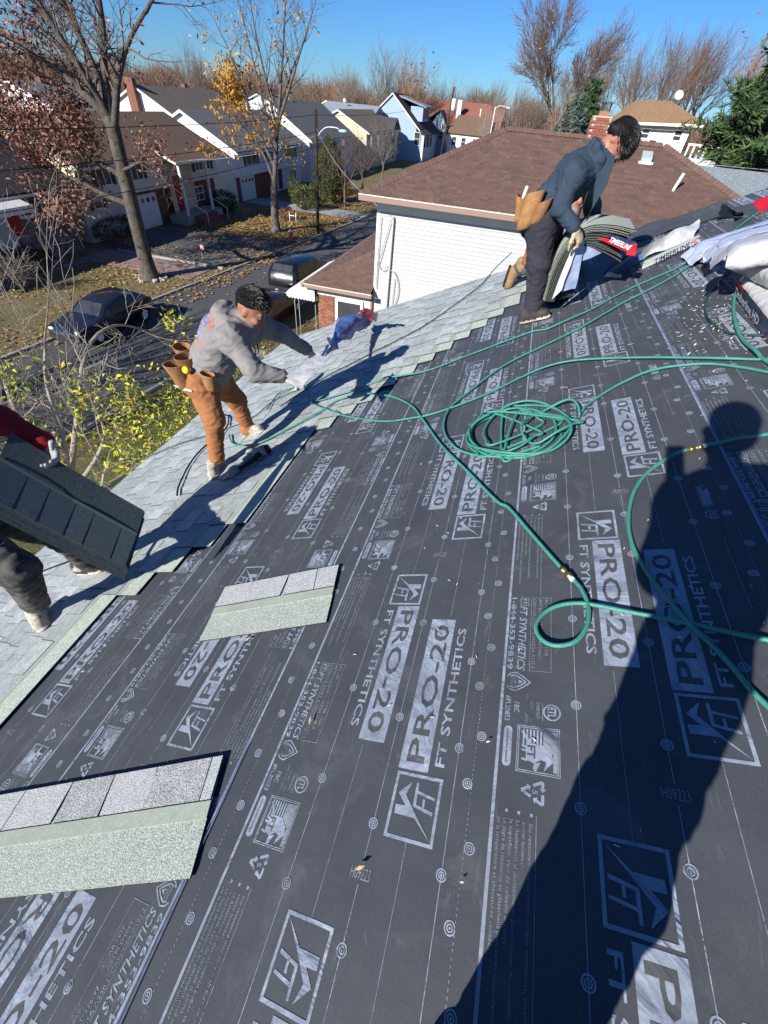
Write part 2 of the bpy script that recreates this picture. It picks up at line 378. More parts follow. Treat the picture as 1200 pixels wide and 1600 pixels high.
# wrap everything into one period so that repeats butt (mesh stays whole, only shifted)
me_tile = tile.mesh('lettering', [m_print, m_ink_dark, m_printdim])
def clipped(me, planes):
    bm = bmesh.new(); bm.from_mesh(me)
    for co, no in planes:
        bmesh.ops.bisect_plane(bm, geom=bm.verts[:] + bm.edges[:] + bm.faces[:], plane_co=co, plane_no=no, clear_outer=True)
    m2 = me.copy(); bm.to_mesh(m2); bm.free(); return m2
for i, (u0, dv) in enumerate(SHEETS):
    n0 = .0022*i
    lo = u0 - .100; hi = (u0 + .952) if i < len(SHEETS)-1 else 3.2
    if u0 + .952 > 3.2: hi = 3.2
    mb = MB(); y0, y1 = -4.5, rake(u0) + .03
    nu, nv = 6, 40; P = []
    for a in range(nu+1):
        row = []
        for b in range(nv+1):
            u = lo + (hi-lo)*a/nu; v = y0 + (y1-y0)*b/nv
            if a == nu: u += .0
            w = .0012*noise.noise((u*3, v*2.2, i*7.7)) if 0 < b < nv else 0
            if a == 0: u += .004*noise.noise((v*1.3, i*3.1, 0))
            row.append(R(u, v, n0))
        P.append(row)
    mb.grid(P, 0, False)
    sheet = mb.build('underlayment', m_under, house)
    k0 = -2 if i >= 2 else -1
    for k in range(k0, 7):
        vb = dv + k*PERIOD
        # the tile spans about -.9 .. 1.9 in v
        if vb - .9 > y1 or vb + 1.95 < -.6: continue
        me = me_tile
        pl = []
        if vb + 1.99 > y1 - .005: pl.append(((0, y1 - .005 - vb, 0), (0, 1, 0)))
        if pl: me = clipped(me_tile, pl)
        if len(me.polygons) == 0: continue
        M_ = RM.copy(); M_.translation = R(u0, vb, n0)
        inst('printed_lettering', me, sheet, M_)
# blue chalk lines snapped along the courses
m_chalk = mat('blue_chalk', (.13,.18,.38), .9, n=(60, .15), col2=(.10,.115,.15))
mb = MB()
for (ua, va, ub, vb, w, n) in ((.532, -1, .530, 5.4, .0035, .0125), (-1.177, .34, -1.156, -.6, .0022, .0085), (-1.186, .36, -1.166, -.6, .0013, .0085)):
    mb.quad(R(ua-w, va, n), R(ua+w, va, n), R(ub+w, vb, n), R(ub-w, vb, n))
mb.build('chalk_line', m_chalk, house)

# ---- installed shingles: one object each
def shingle_mesh(L, seed, full=False):
    r = random.Random(seed); mb = MB(); E = .148; Hh = .337
    # base sheet: exposed zone then headlap, thicker at the butt
    def zb(u): return .0105 - .0070*u/Hh
    vs = [(0,0,.0005),(0,L,.0005),(0,0,zb(0)),(0,L,zb(0)),(E,0,zb(E)),(E,L,zb(E)),(Hh,0,zb(Hh)),(Hh,L,zb(Hh)),(Hh,0,0),(Hh,L,0),(E,0,0),(E,L,0)]
    mb.add(vs, [(0,2,3,1)], 3); mb.add(vs, [(2,4,5,3)], 1); mb.add(vs, [(4,6,7,5)], 2)
    mb.add(vs, [(6,8,9,7)], 2); mb.add(vs, [(0,10,4,2),(10,8,6,4)], 3); mb.add(vs, [(1,3,5,11),(11,5,7,9)], 3)
    # raised tabs
    x = 0.
    lo = True
    while x < L - .01:
        w = r.choice((.10, .13, .16, .19, .22)); x1 = min(x + w, L)
        if lo or x1 - x < .05:
            t = .0042; ins = 0.
            q = [(-.0004, x), (-.0004, x1), (E, x1 - .004), (E, x + .004)]
            top = [(a, b, zb(max(a, 0)) + t) for a, b in q]; bot = [(a, b, zb(max(a, 0)) - .001) for a, b in q]
            mb.add(top + bot, [(0,3,2,1)], r.choice((0, 0, 1))); mb.add(top + bot, [(4,0,1,5),(5,1,2,6),(7,3,0,4)], 3)
            mb.add(top + bot, [(6,2,3,7)], 2)
        x = x1; lo = not lo
    # ribbed strip line over the headlap
    mb.add([(E+.006, 0, zb(E)+.0012), (E+.040, 0, zb(E+.04)+.0012), (E+.040, L, zb(E+.04)+.0012), (E+.006, L, zb(E)+.0012)], [(0,3,2,1)][:1] and [(0,1,2,3)], 4)
    return mb
mats_sh = [m_sh_tab, m_sh_tabd, m_sh_head, m_asph, m_strip]
var = [shingle_mesh(.995, s).mesh('shingle', mats_sh) for s in range(6)]
tops = [-4.09 + .15*k for k in range(10)] + [-2.55, -2.385, -2.215, -2.045, -1.89, -1.745, -1.60, -1.455, -1.31, -1.165, -1.02, -.875, -.73, -.585, -.44, -.295, -.15, 0.0]
start = [None]*10 + [.998, 1.182, 1.395, 1.60, 2.755, 2.94, 3.10, 3.34, 3.50, 3.69, 3.86, 4.05, 4.23, 4.43, 4.62, 4.97, 5.2, 5.45]
me_cut = {}
for k, ut in enumerate(tops):
    ub = ut - .337; n = .0145
    v = start[k] if start[k] is not None else -1.3 + (k*.163) % .9
    if k in (8, 9): v = -1.25 + .3*(k-8)
    vr = rake(ub)
    while v < vr - .02:
        L = min(.995, vr - v)
        if L > .99: me = rnd.choice(var)
        else:
            me = shingle_mesh(L, 50 + k).mesh('shingle', mats_sh)
        M_ = RM.copy(); M_.translation = R(ub, v, n + .0006*(k % 2))
        inst('shingle', me, house, M_)
        v += 1.0
# ================================================ loose shingles lying on the felt
def loose_shingle(u, v, ang, L, label, seed, lift=.013):
    """u, v = the corner of the top edge, nearest the ridge; laid with its length running down the slope"""
    t = thing('loose_shingle', R(u, v, lift), label, 'roof shingle', 'loose shingles on the underlayment')
    base = R(u, v, lift); ca, sa = cos(ang), sin(ang)
    ax = Vector((ca, sa)); ay = Vector((-sa, ca))
    if ay.y > 0: ay = -ay                                              # towards the viewer
    def Q(x, y, n): p = Vector((u, v)) + ax*x + ay*y; return R(p.x, p.y, lift + n)
    r = random.Random(seed); Hh = .337
    mb = MB(); P = [[Q(L*i/16, Hh*j/6, .004 + .003*noise.noise((i*.5, j*.5, seed))) for j in range(7)] for i in range(17)]
    nx = 17*7
    mb.grid(P, 0, False)
    edge = [(i, 0) for i in range(17)] + [(16, j) for j in range(1, 7)] + [(i, 6) for i in range(15, -1, -1)] + [(0, j) for j in range(5, 0, -1)]
    for (a, b), (c, d) in zip(edge, edge[1:] + edge[:1]):
        mb.add([P[a][b], P[c][d], P[c][d] - NX*.006, P[a][b] - NX*.006], [(0,1,2,3)], 1)
    mb.build('shingle_sheet', [m_sh_headl, m_asph], t)
    # ribbed nailing strip
    mb = MB(); y0, y1 = .138, .188
    for yy0, yy1, z in ((y0, y1, .0078),):
        P = [[Q(L*i/16 + .0005, y, z + .002*noise.noise((i*.5, y*20, seed))) for y in (yy0, yy0+.003, yy1-.003, yy1)] for i in range(17)]
        mb.grid(P, 0, False)
        for i in range(16):
            for jj in (0, 3): mb.add([P[i][jj], P[i+1][jj], P[i+1][jj]-NX*.005, P[i][jj]-NX*.005], [(0,1,2,3)])
    mb.build('nailing_strip', m_strip, t)
    x = 0.03 if L > 1 else .09; first = True
    cuts = [0.] + ([.047, .29, .49, .70, .95, 1.2] if L > 1 else [.12, .29, .51, .70])
    for a, b in zip(cuts, cuts[1:]):
        mb = MB(); g = .0022
        z = .0105 + .001*r.random(); a2, b2 = max(a+g, 0), min(b-g, L)
        if a2 >= L - .02: continue
        sk = .012*r.uniform(-1, 1)
        pts = [(a2, .0), (b2, .0), (min(b2 + sk, L), .135), (max(a2 + sk, 0), .135)]
        top = [Q(x_, y_, z) for x_, y_ in pts]; bot = [Q(x_, y_, .003) for x_, y_ in pts]
        mb.add(top + bot, [(0,1,2,3)], 0); mb.add(top + bot, [(0,4,5,1),(1,5,6,2),(2,6,7,3),(3,7,4,0)], 1)
        mb.build('tab', [r.choice((m_sh_tabl, m_sh_tabl, m_sh_tabl2)), m_asph], t)
    return t
m_sh_headl = mat('loose_granules_green', (.40,.44,.395), .9, n=(90, .2), col2=(.30,.34,.30), n2=(270, .6), bump=(240, .003, .8, 2), spec=.2)
m_sh_tabl = mat('loose_granules_grey', (.43,.445,.455), .9, n=(25, .3), col2=(.36,.375,.38), n2=(270, .55), bump=(240, .003, .8, 2), spec=.2)
m_sh_tabl2 = mat('loose_granules_dark', (.37,.385,.39), .9, n=(14, .2), col2=(.28,.29,.29), n2=(210, .7), bump=(240, .003, .8, 2), spec=.2)
loose_shingle(-1.249, .285, pi + .30, 1.2, 'loose grey shingle lying nearest the camera at the left edge of the picture', 3)
loose_shingle(-1.133, 1.19, pi + .195, .70, 'shorter loose grey shingle farther from the camera, between the steps and the nearest shingle', 4)

# ================================================ air hoses
HOSE = {"A":[[-3.205,3.003],[-2.991,2.779],[-2.762,2.684],[-2.566,2.692],[-2.347,2.839],[-2.083,3.073],[-1.96,3.227],[-1.624,3.192],[-1.402,3.077],[-1.164,2.833],[-1.009,2.574],[-0.787,2.166],[-0.571,1.841],[-0.391,1.567],[-0.33,1.508],[-0.214,1.309],[-0.116,1.142],[-0.073,1.079],[-0.044,1.026],[-0.028,0.957],[-0.035,0.885],[-0.067,0.825],[-0.11,0.802],[-0.153,0.804],[-0.186,0.833],[-0.195,0.878],[-0.168,0.928],[-0.121,0.959],[-0.061,0.97],[-0.003,0.962],[0.085,0.939],[0.237,0.901],[0.318,0.876],[0.416,0.852],[0.491,0.835]],"B":[[0.814,1.85],[0.689,1.826],[0.584,1.823],[0.515,1.809],[0.447,1.8],[0.373,1.775],[0.293,1.715],[0.225,1.633],[0.173,1.526],[0.144,1.41],[0.133,1.302],[0.14,1.202],[0.165,1.098],[0.199,1.002],[0.238,0.906],[0.3,0.796],[0.337,0.703],[0.362,0.657],[0.393,0.598]],"C":[[-0.002,2.219],[0.054,2.348],[0.219,2.507],[0.374,2.585],[0.518,2.59],[0.643,2.544],[0.744,2.448],[0.831,2.335],[0.919,2.178]],"D":[[-2.956,3.417],[-2.996,3.573],[-3.022,3.806],[-2.904,3.892],[-2.676,3.833],[-2.533,3.648],[-2.376,3.361],[-1.977,3.021],[-1.587,2.765],[-1.305,2.637],[-1.091,2.603],[-0.887,2.619],[-0.581,2.734],[-0.288,2.916],[-0.056,2.953],[0.156,2.89],[0.398,2.756],[0.653,2.588],[0.868,2.469],[0.989,2.398]],"E":[[1.331,4.895],[1.164,4.605],[1.043,4.477],[0.785,4.144],[0.537,3.938],[0.377,3.826],[0.125,3.579],[-0.131,3.4],[-0.472,3.168],[-0.704,2.837],[-0.815,2.636],[-0.816,2.412],[-0.751,2.214],[-0.654,2.074],[-0.497,1.969],[-0.345,1.95],[-0.198,1.99]],"F":[[1.652,5.274],[1.464,5.06],[1.287,4.817],[1.138,4.601],[1.021,4.489],[0.813,4.301],[0.627,4.206],[0.404,4.078],[0.126,3.84],[-0.149,3.697],[-0.314,3.721],[-0.804,3.563],[-1.103,3.459],[-1.392,3.437],[-1.699,3.413],[-1.947,3.353],[-2.306,3.313]],"G":[[1.154,3.959],[1.002,3.527],[0.924,3.266],[0.875,3.042],[0.84,2.814],[0.834,2.637],[0.845,2.514],[0.857,2.43],[0.905,2.204]],"Hh":[[1.092,4.006],[0.96,3.747],[0.851,3.523],[0.795,3.349],[0.767,3.166],[0.777,2.97],[0.817,2.859],[0.88,2.785],[0.946,2.746],[1.06,2.699]],"I":[[-0.656,6.99],[-0.82,6.412],[-0.949,5.736],[-1.109,5.39],[-1.264,5.092],[-1.485,4.728],[-1.72,4.515],[-1.887,4.407],[-2.14,4.196],[-2.397,4.008],[-2.575,3.785],[-2.782,3.418]],"J":[[-3.08,2.018],[-3.177,2.137],[-3.281,2.323],[-3.401,2.591],[-3.44,2.834],[-3.382,2.983],[-3.397,3.214],[-3.586,3.511],[-3.728,3.592],[-3.708,3.483]],"K":[[-4.286,1.11],[-4.056,1.173],[-3.733,1.298],[-3.439,1.406],[-3.278,1.499]],"L":[[-4.548,2.896],[-4.355,2.963],[-4.032,3.082],[-3.713,3.118],[-3.298,3.207],[-3.079,3.328],[-3.004,3.648],[-2.727,3.795]],"coil":[[[-0.092,2.103],[-0.102,2.034],[-0.133,1.978],[-0.181,1.937],[-0.243,1.914],[-0.315,1.913],[-0.391,1.933],[-0.466,1.974],[-0.532,2.034],[-0.583,2.11],[-0.611,2.194],[-0.611,2.277],[-0.582,2.349],[-0.525,2.401],[-0.448,2.425],[-0.361,2.418],[-0.274,2.384],[-0.199,2.328],[-0.141,2.257],[-0.105,2.179]],[[-0.119,2.156],[-0.126,2.079],[-0.153,2.013],[-0.198,1.961],[-0.257,1.929],[-0.326,1.917],[-0.399,1.928],[-0.473,1.962],[-0.539,2.018],[-0.591,2.092],[-0.623,2.178],[-0.628,2.268],[-0.605,2.351],[-0.554,2.416],[-0.482,2.455],[-0.398,2.462],[-0.312,2.438],[-0.235,2.388],[-0.175,2.319],[-0.135,2.239]],[[-0.044,2.132],[-0.055,2.054],[-0.088,1.99],[-0.139,1.943],[-0.206,1.915],[-0.282,1.911],[-0.363,1.93],[-0.443,1.973],[-0.515,2.038],[-0.57,2.121],[-0.601,2.214],[-0.603,2.309],[-0.572,2.392],[-0.511,2.453],[-0.427,2.483],[-0.333,2.479],[-0.239,2.443],[-0.158,2.382],[-0.096,2.303],[-0.057,2.217]],[[-0.201,2.197],[-0.203,2.128],[-0.223,2.068],[-0.258,2.02],[-0.306,1.988],[-0.362,1.975],[-0.423,1.982],[-0.483,2.008],[-0.537,2.054],[-0.581,2.115],[-0.607,2.188],[-0.614,2.264],[-0.598,2.336],[-0.559,2.395],[-0.504,2.432],[-0.437,2.444],[-0.368,2.43],[-0.304,2.391],[-0.252,2.335],[-0.217,2.268]],[[-0.044,2.141],[-0.053,2.062],[-0.081,1.996],[-0.125,1.946],[-0.182,1.916],[-0.247,1.909],[-0.317,1.924],[-0.385,1.964],[-0.446,2.025],[-0.493,2.104],[-0.52,2.195],[-0.522,2.288],[-0.497,2.372],[-0.447,2.436],[-0.377,2.471],[-0.297,2.472],[-0.216,2.442],[-0.145,2.385],[-0.091,2.31],[-0.056,2.226]],[[-0.043,2.079],[-0.055,2.016],[-0.09,1.964],[-0.144,1.927],[-0.214,1.908],[-0.295,1.908],[-0.381,1.928],[-0.465,1.969],[-0.539,2.027],[-0.595,2.099],[-0.625,2.179],[-0.622,2.256],[-0.586,2.322],[-0.52,2.368],[-0.433,2.386],[-0.335,2.377],[-0.239,2.343],[-0.156,2.288],[-0.094,2.222],[-0.055,2.15]],[[0.002,2.269],[0.003,2.215],[-0.01,2.159],[-0.035,2.106],[-0.07,2.062],[-0.112,2.028],[-0.156,2.009],[-0.2,2.005],[-0.239,2.018],[-0.27,2.047],[-0.289,2.09],[-0.295,2.143],[-0.286,2.202],[-0.261,2.259],[-0.225,2.31],[-0.179,2.348],[-0.13,2.368],[-0.082,2.369],[-0.042,2.351],[-0.013,2.316]]]}
m_hose = mat('green_hose', (.055,.27,.21), .5, n=(14, .25), col2=(.045,.19,.15), n2=(160, .2), spec=.4)
m_hosed = mat('dark_green_hose', (.012,.055,.045), .45, spec=.5)
m_cable = mat('black_cable', (.01,.011,.012), .5)
m_brass = mat('brass', (.55,.38,.14), .35, metal=.9)
def smooth_path(pts, sub=5):
    out = []; n = len(pts)
    for i in range(n-1):
        p0 = Vector(pts[max(i-1, 0)]); p1 = Vector(pts[i]); p2 = Vector(pts[i+1]); p3 = Vector(pts[min(i+2, n-1)])
        for k in range(sub):
            t = k/sub; out.append(.5*((2*p1) + (p2-p0)*t + (2*p0-5*p1+4*p2-p3)*t*t + (3*p1-p0-3*p2+p3)*t**3))
    out.append(Vector(pts[-1])); return out
def hose(key, r, m, label, cat, name='air_hose', group=None, lift=0., base=.016, seed=0):
    P2 = smooth_path([(a, b, 0) for a, b in HOSE[key]])
    n = len(P2); pts = []
    for i, p in enumerate(P2):
        w = lift*max(0, noise.noise((i*.13, seed*5.1, .3))) if 3 < i < n-4 else 0
        b_ = base
        if p.x < -2.0 or inshingle(p.x, p.y): b_ = base + .022
        pts.append(R(p.x, p.y, b_ + r + w))
    mb = MB(); mb.tube(pts, r, 8); o = mb.build(name, m)
    return tag(o, label, cat, group)
def inshingle(u, v):
    for ut, st in zip(tops, start):
        if u < ut and u > ut - .16: return st is None or v > st
    return u < -2.7
G = 'air hoses lying on the roof'
hA = hose('A', .0078, m_hose, 'green hose from the tan trousered worker running down to a single foreground loop', 'air hose', group=G, seed=1)
hose('B', .0078, m_hose, 'green hose curving through the photographer shadow at the right edge', 'air hose', group=G, seed=2, lift=.012)
hose('C', .0075, m_hose, 'lower of two green hoses leading from the coil to the right edge', 'air hose', group=G, seed=3, lift=.02)
hose('D', .0070, m_hose, 'green hose crossing the roof behind the coil from the shingles to the right edge', 'air hose', group=G, seed=4, lift=.02)
hose('E', .0075, m_hose, 'green hose from the wrapped bundles sweeping round the outside of the coil', 'air hose', group=G, seed=5, lift=.05)
hose('F', .0065, m_hose, 'green hose from the wrapped bundles passing the navy worker shoe to the shingles', 'air hose', group=G, seed=6, lift=.06)
hose('G', .0095, m_hose, 'thick green hose hanging in front of the lowest wrapped bundle', 'air hose', group=G, seed=7, lift=.03)
hose('Hh', .006, m_hosed, 'thin dark green hose looped beside the debris by the bundles', 'air hose', group=G, seed=8, lift=.02)
hose('I', .006, m_hosed, 'dark line across the shingles to the kneeling worker boots', 'cable', 'cable', seed=9)
hose('J', .008, m_cable, 'black hose looping behind the front shoe of the worker in tan trousers', 'air hose', group=G, seed=10)
hose('K', .005, m_cable, 'black cable under the feet of the worker carrying shingles', 'cable', 'cable', seed=11)
hose('L', .005, m_hosed, 'thin dark line across the shingles near the eave', 'cable', 'cable', seed=12)
coil = MB(); pts = []
for li, lp in enumerate(HOSE['coil']):
    cx = sum(p[0] for p in lp)/len(lp); cy = sum(p[1] for p in lp)/len(lp)
    m_ = len(lp); ph = (li*7) % m_
    for i in range(m_):
        p = lp[(i+ph) % m_]; pts.append((p[0] + .01*noise.noise((li, i*.4, 0)), p[1] + .01*noise.noise((li, i*.4, 5)), .020 + .0085*li*(.6+.4*sin(i*.9+li*2))))
pts = [R(*p) for p in smooth_path(pts, 4)]
coil.tube(pts, .0070, 8)
tag(coil.build('hose_coil', m_hose), 'loose coil of bright green air hose lying on the underlayment in mid roof', 'air hose', G)
def coupler(u, v, ang, n=.03, label=''):
    t = thing('hose_coupler', R(u, v, n), label, 'coupler', 'brass hose couplers')
    d = Vector((cos(ang), sin(ang))); mb = MB(); A = lambda x: R(u + d.x*x, v + d.y*x, n)
    mb.tube([A(-.028), A(-.02), A(-.02), A(-.006), A(-.006), A(.012), A(.012), A(.03)], [.007, .007, .012, .012, .0095, .0095, .013, .011], 8); mb.build('brass_body', m_brass, t)
    mb = MB(); mb.tube([A(.03), A(.045)], [.0105, .0095], 8); mb.build('collar', m_alu, t)
coupler(-0.096,1.105,-0.978, label='brass coupler on the hose above the single foreground loop')
coupler(0.432,1.785,0.242, label='brass coupler beside the shadow of the phone and hand')

# ================================================ ground, street, lawns
def street_x(y): return -18.0 + .11*(y - 18)
m_grass = mat('lawn', (.135,.125,.05), .95, n=(.35, .18), col2=(.19,.145,.075), n2=(9, .45), bump=(25, .05, .8))
m_grass2 = mat('green_lawn', (.075,.10,.03), .95, n=(.6, .2), col2=(.13,.12,.05), n2=(12, .4), bump=(30, .05, .8))
m_road = mat('asphalt', (.095,.097,.102), .9, n=(.5, .25), col2=(.072,.074,.078), n2=(14, .15), bump=(60, .01, .5))
m_drive = mat('driveway_asphalt', (.075,.076,.08), .9, n=(1.2, .25), col2=(.13,.13,.13), n2=(20, .2))
m_paver = mat('paver', (.29,.20,.19), .9, n=(3, .3), col2=(.24,.17,.165), rand=.12)
m_conc = mat('concrete', (.36,.35,.33), .9, n=(2, .3), col2=(.28,.27,.26))
mb = MB(); mb.quad((-500,-300,0), (500,-300,0), (500,900,0), (-500,900,0)); mb.build('ground', m_grass, kind='structure')
mb = MB(); ys = [-60 + 10*i for i in range(32)]
for a, b in zip(ys, ys[1:]): mb.quad((street_x(a), a, .005), (street_x(a)+6.6, a, .005), (street_x(b)+6.6, b, .005), (street_x(b), b, .005))
mb.build('street', m_road, kind='structure')
mb = MB()
for o in (-.14, 6.6):
    for a, b in zip(ys, ys[1:]):
        x, y = street_x(a)+o, street_x(b)+o
        mb.add([(x,a,0),(x+.14,a,0),(y+.14,b,0),(y,b,0),(x,a,.1),(x+.14,a,.1),(y+.14,b,.1),(y,b,.1)], [(4,5,6,7),(0,4,7,3),(1,2,6,5)])
mb.build('kerb', m_conc, kind='structure')
mb = MB(); mb.quad((-11.2,-6,.012), (-3,-6,.012), (-3,15,.012), (-11.0,15,.012)); mb.build('front_lawn', m_grass2, kind='structure')
mb = MB(); mb.quad((-27.4,26.4,.02), (-18.2,26.6,.02), (-17.0,34,.02), (-27.4,34.4,.02)); mb.build('asphalt_driveway', m_drive, kind='structure')
mb = MB(); mb.quad((-27.4,46,.02), (-15.2,45.5,.02), (-15,49,.02), (-27.4,49.2,.02)); mb.quad((-11.3,15.5,.02), (-8.2,15.5,.02), (-8.2,16.5,.02), (-11.3,16.5,.02)); mb.build('side_driveway', m_conc, kind='structure')
pave = tag(bpy.data.objects.new('paver_walk', None), kind='structure'); COL.objects.link(pave); pave.location = (-25, 20, 0)
pm = MB(); pm.box(-.24, .24, -.24, .24, -.02, .03); pm = pm.mesh('paver', m_paver)
cnt = 0
spots = [(-26 + .5*i, y) for i in range(16) for y in (23.6, 24.1, 24.6, 25.1, 25.6)] + [(-26.2 + .5*i, 10 + .5*j) for i in range(2) for j in range(27)]
for x, y in spots:
    inst('paver', pm, pave, Matrix.Translation((x, y + .01*rnd.uniform(-1, 1), .008*rnd.random())))
mb = MB(); mb.box(-25.6, -17.7, 25.95, 26.1, 0, .12); mb.build('driveway_edging', m_conc, kind='structure')
# fallen leaves: ground cover nobody could count
def leaf_litter(name, areas, mats, seed):
    r = random.Random(seed); mb = MB()
    for (x0, x1, y0, y1, n, w) in areas:
        for _ in range(n):
            x = r.uniform(x0, x1); y = r.uniform(y0, y1)
            if noise.noise((x*.35, y*.35, seed)) < r.uniform(-.45, .35): continue
            s = r.uniform(.05, .11)*w; a = r.uniform(0, pi); z = .03 + r.random()*.05
            dx, dy = cos(a)*s, sin(a)*s
            mb.add([(x-dx, y-dy, z), (x+dy*.7, y-dx*.7, z+r.uniform(-.02,.05)), (x+dx, y+dy, z+r.uniform(-.02,.04)), (x-dy*.7, y+dx*.7, z)], [(0,1,2,3)], r.randrange(len(mats)))
    mb.build(name, mats, kind='stuff')
lf = [mat('leaf_gold', (.42,.24,.055), .8), mat('leaf_tan', (.34,.19,.075), .8), mat('leaf_brown', (.19,.095,.045), .8), mat('leaf_pale', (.45,.33,.15), .8)]
leaf_litter('fallen_leaves', [(-27, -16.4, 34, 45, 5200, 1.5), (-26, -18, 26.5, 34, 1500, 1), (-17.6, -15.5, 28, 46, 1500, 1.2), (-25, -16, 49.5, 62, 2600, 1.7), (-25, -18, 10, 24, 1900, 1), (-18, -15.8, 14, 30, 900, 1.1), (-15, -11, 12, 50, 500, 1), (-11, -8, 14, 30, 600, 1)], lf, 5)

# ================================================ building helpers
def siding(name, col, period, rough=.6):
    if name in MATS: return MATS[name]
    m = mat(name, col, rough, n=(1.1, .3), col2=tuple(c*.9 for c in col))
    t = m.node_tree; N = t.nodes; L = t.links; b = N['Principled BSDF']
    g = N.new('ShaderNodeNewGeometry'); sx = N.new('ShaderNodeSeparateXYZ'); L.new(g.outputs['Position'], sx.inputs[0])
    d = N.new('ShaderNodeMath'); d.operation = 'DIVIDE'; d.inputs[1].default_value = period; L.new(sx.outputs[2], d.inputs[0])
    f = N.new('ShaderNodeMath'); f.operation = 'FRACT'; L.new(d.outputs[0], f.inputs[0])
    bp = N.new('ShaderNodeBump'); bp.inputs['Distance'].default_value = .02; bp.inputs['Strength'].default_value = .6; bp.invert = True
    L.new(f.outputs[0], bp.inputs['Height']); L.new(bp.outputs[0], b.inputs['Normal']); return m
m_glass = mat('window_glass', (.03,.035,.045), .08, spec=.8, n=(1.5, .3), col2=(.07,.075,.08))
m_frame = mat('window_frame', (.75,.75,.74), .5)
m_shut = mat('shutter_dark', (.03,.03,.035), .6)
m_brick_d = mat('red_brick_far', (.27,.12,.085), .9, n=(9, .2), col2=(.13,.05,.04), n2=(20, .3))
class Wall:
    """plane helper: '+x' faces the street, '-y' faces the camera side; a runs along, z up, d outwards"""
    def __init__(s, kind, at): s.k = kind; s.at = at
    def p(s, a, z, d=0.):
        return Vector((s.at + d, a, z)) if s.k == '+x' else (Vector((a, s.at - d, z)) if s.k == '-y' else Vector((s.at - d, a, z)))
    def box(s, mb, a0, a1, z0, z1, d0, d1, mi=0):
        p = s.p(a0, z0, d0); q = s.p(a1, z1, d1)
        mb.box(min(p.x,q.x), max(p.x,q.x), min(p.y,q.y), max(p.y,q.y), min(p.z,q.z), max(p.z,q.z), mi)
def window(par, w, a, z, wd, ht, nx=1, ny=2, shut=None, fr=None, fw=.07):
    """frame part with one pane sub-part per light"""
    mb = MB(); a0, a1, z0, z1 = a-wd/2, a+wd/2, z-ht/2, z+ht/2
    w.box(mb, a0, a1, z1-fw, z1, -.02, .05); w.box(mb, a0-.03, a1+.03, z0-.01, z0+fw, -.02, .07)
    w.box(mb, a0, a0+fw, z0+fw, z1-fw, -.02, .05); w.box(mb, a1-fw, a1, z0+fw, z1-fw, -.02, .05)
    for i in range(1, nx): x = a0 + wd*i/nx; w.box(mb, x-fw*.5, x+fw*.5, z0+fw, z1-fw, -.02, .048)
    for j in range(1, ny): y = z0 + ht*j/ny; w.box(mb, a0+fw, a1-fw, y-.025, y+.025, -.02, .042)
    f = mb.build('window', fr or m_frame, par)
    mb = MB(); w.box(mb, a0+fw*.6, a1-fw*.6, z0+fw*.6, z1-fw*.6, .004, .012); mb.build('pane', m_glass, f)
    if shut:
        for sgn in (-1, 1):
            mb = MB(); c = a + sgn*(wd/2 + .22); w.box(mb, c-.18, c+.18, z0, z1, .0, .035); mb.build('shutter', shut, par)
    return f
def garage(par, w, a, wd, ht, z=0.0, m=None):
    mb = MB(); w.box(mb, a-wd/2-.1, a+wd/2+.1, z, z+ht+.1, 0, .05); mb.build('garage_surround', m_frame, par)
    mb = MB()
    for i in range(4): w.box(mb, a-wd/2, a+wd/2, z+ht*i/4+.012, z+ht*(i+1)/4-.012, .02, .075)
    d = mb.build('garage_door', m or m_white, par)
    for i in range(4): mb = MB(); x = a - wd/2 + wd*(i+.5)/4; w.box(mb, x-.17, x+.17, z+ht*.80, z+ht*.93, .05, .08); mb.build('pane', m_glass, d)
def door(par, w, a, z, wd, ht, m):
    mb = MB(); w.box(mb, a-wd/2-.08, a+wd/2+.08, z, z+ht+.08, -.01, .04); mb.build('door_frame', m_frame, par)
    mb = MB(); w.box(mb, a-wd/2, a+wd/2, z, z+ht, .0, .06); d = mb.build('door', m, par)
    mb = MB(); mb.ball(w.p(a+wd*.38, z+ht*.45, .09), .04, 8, 5); mb.build('handle', m_brass, d)
def roof_slab(mb, x0, z0, x1, z1, y0, y1, t=.16, mi=0):
    """one slope from the eave (x0,z0) to the ridge (x1,z1)"""
    mb.prism([(x0, y0, z0), (x1, y0, z1), (x1, y0, z1-t), (x0, y0, z0-t)], (0, y1-y0, 0), mi)
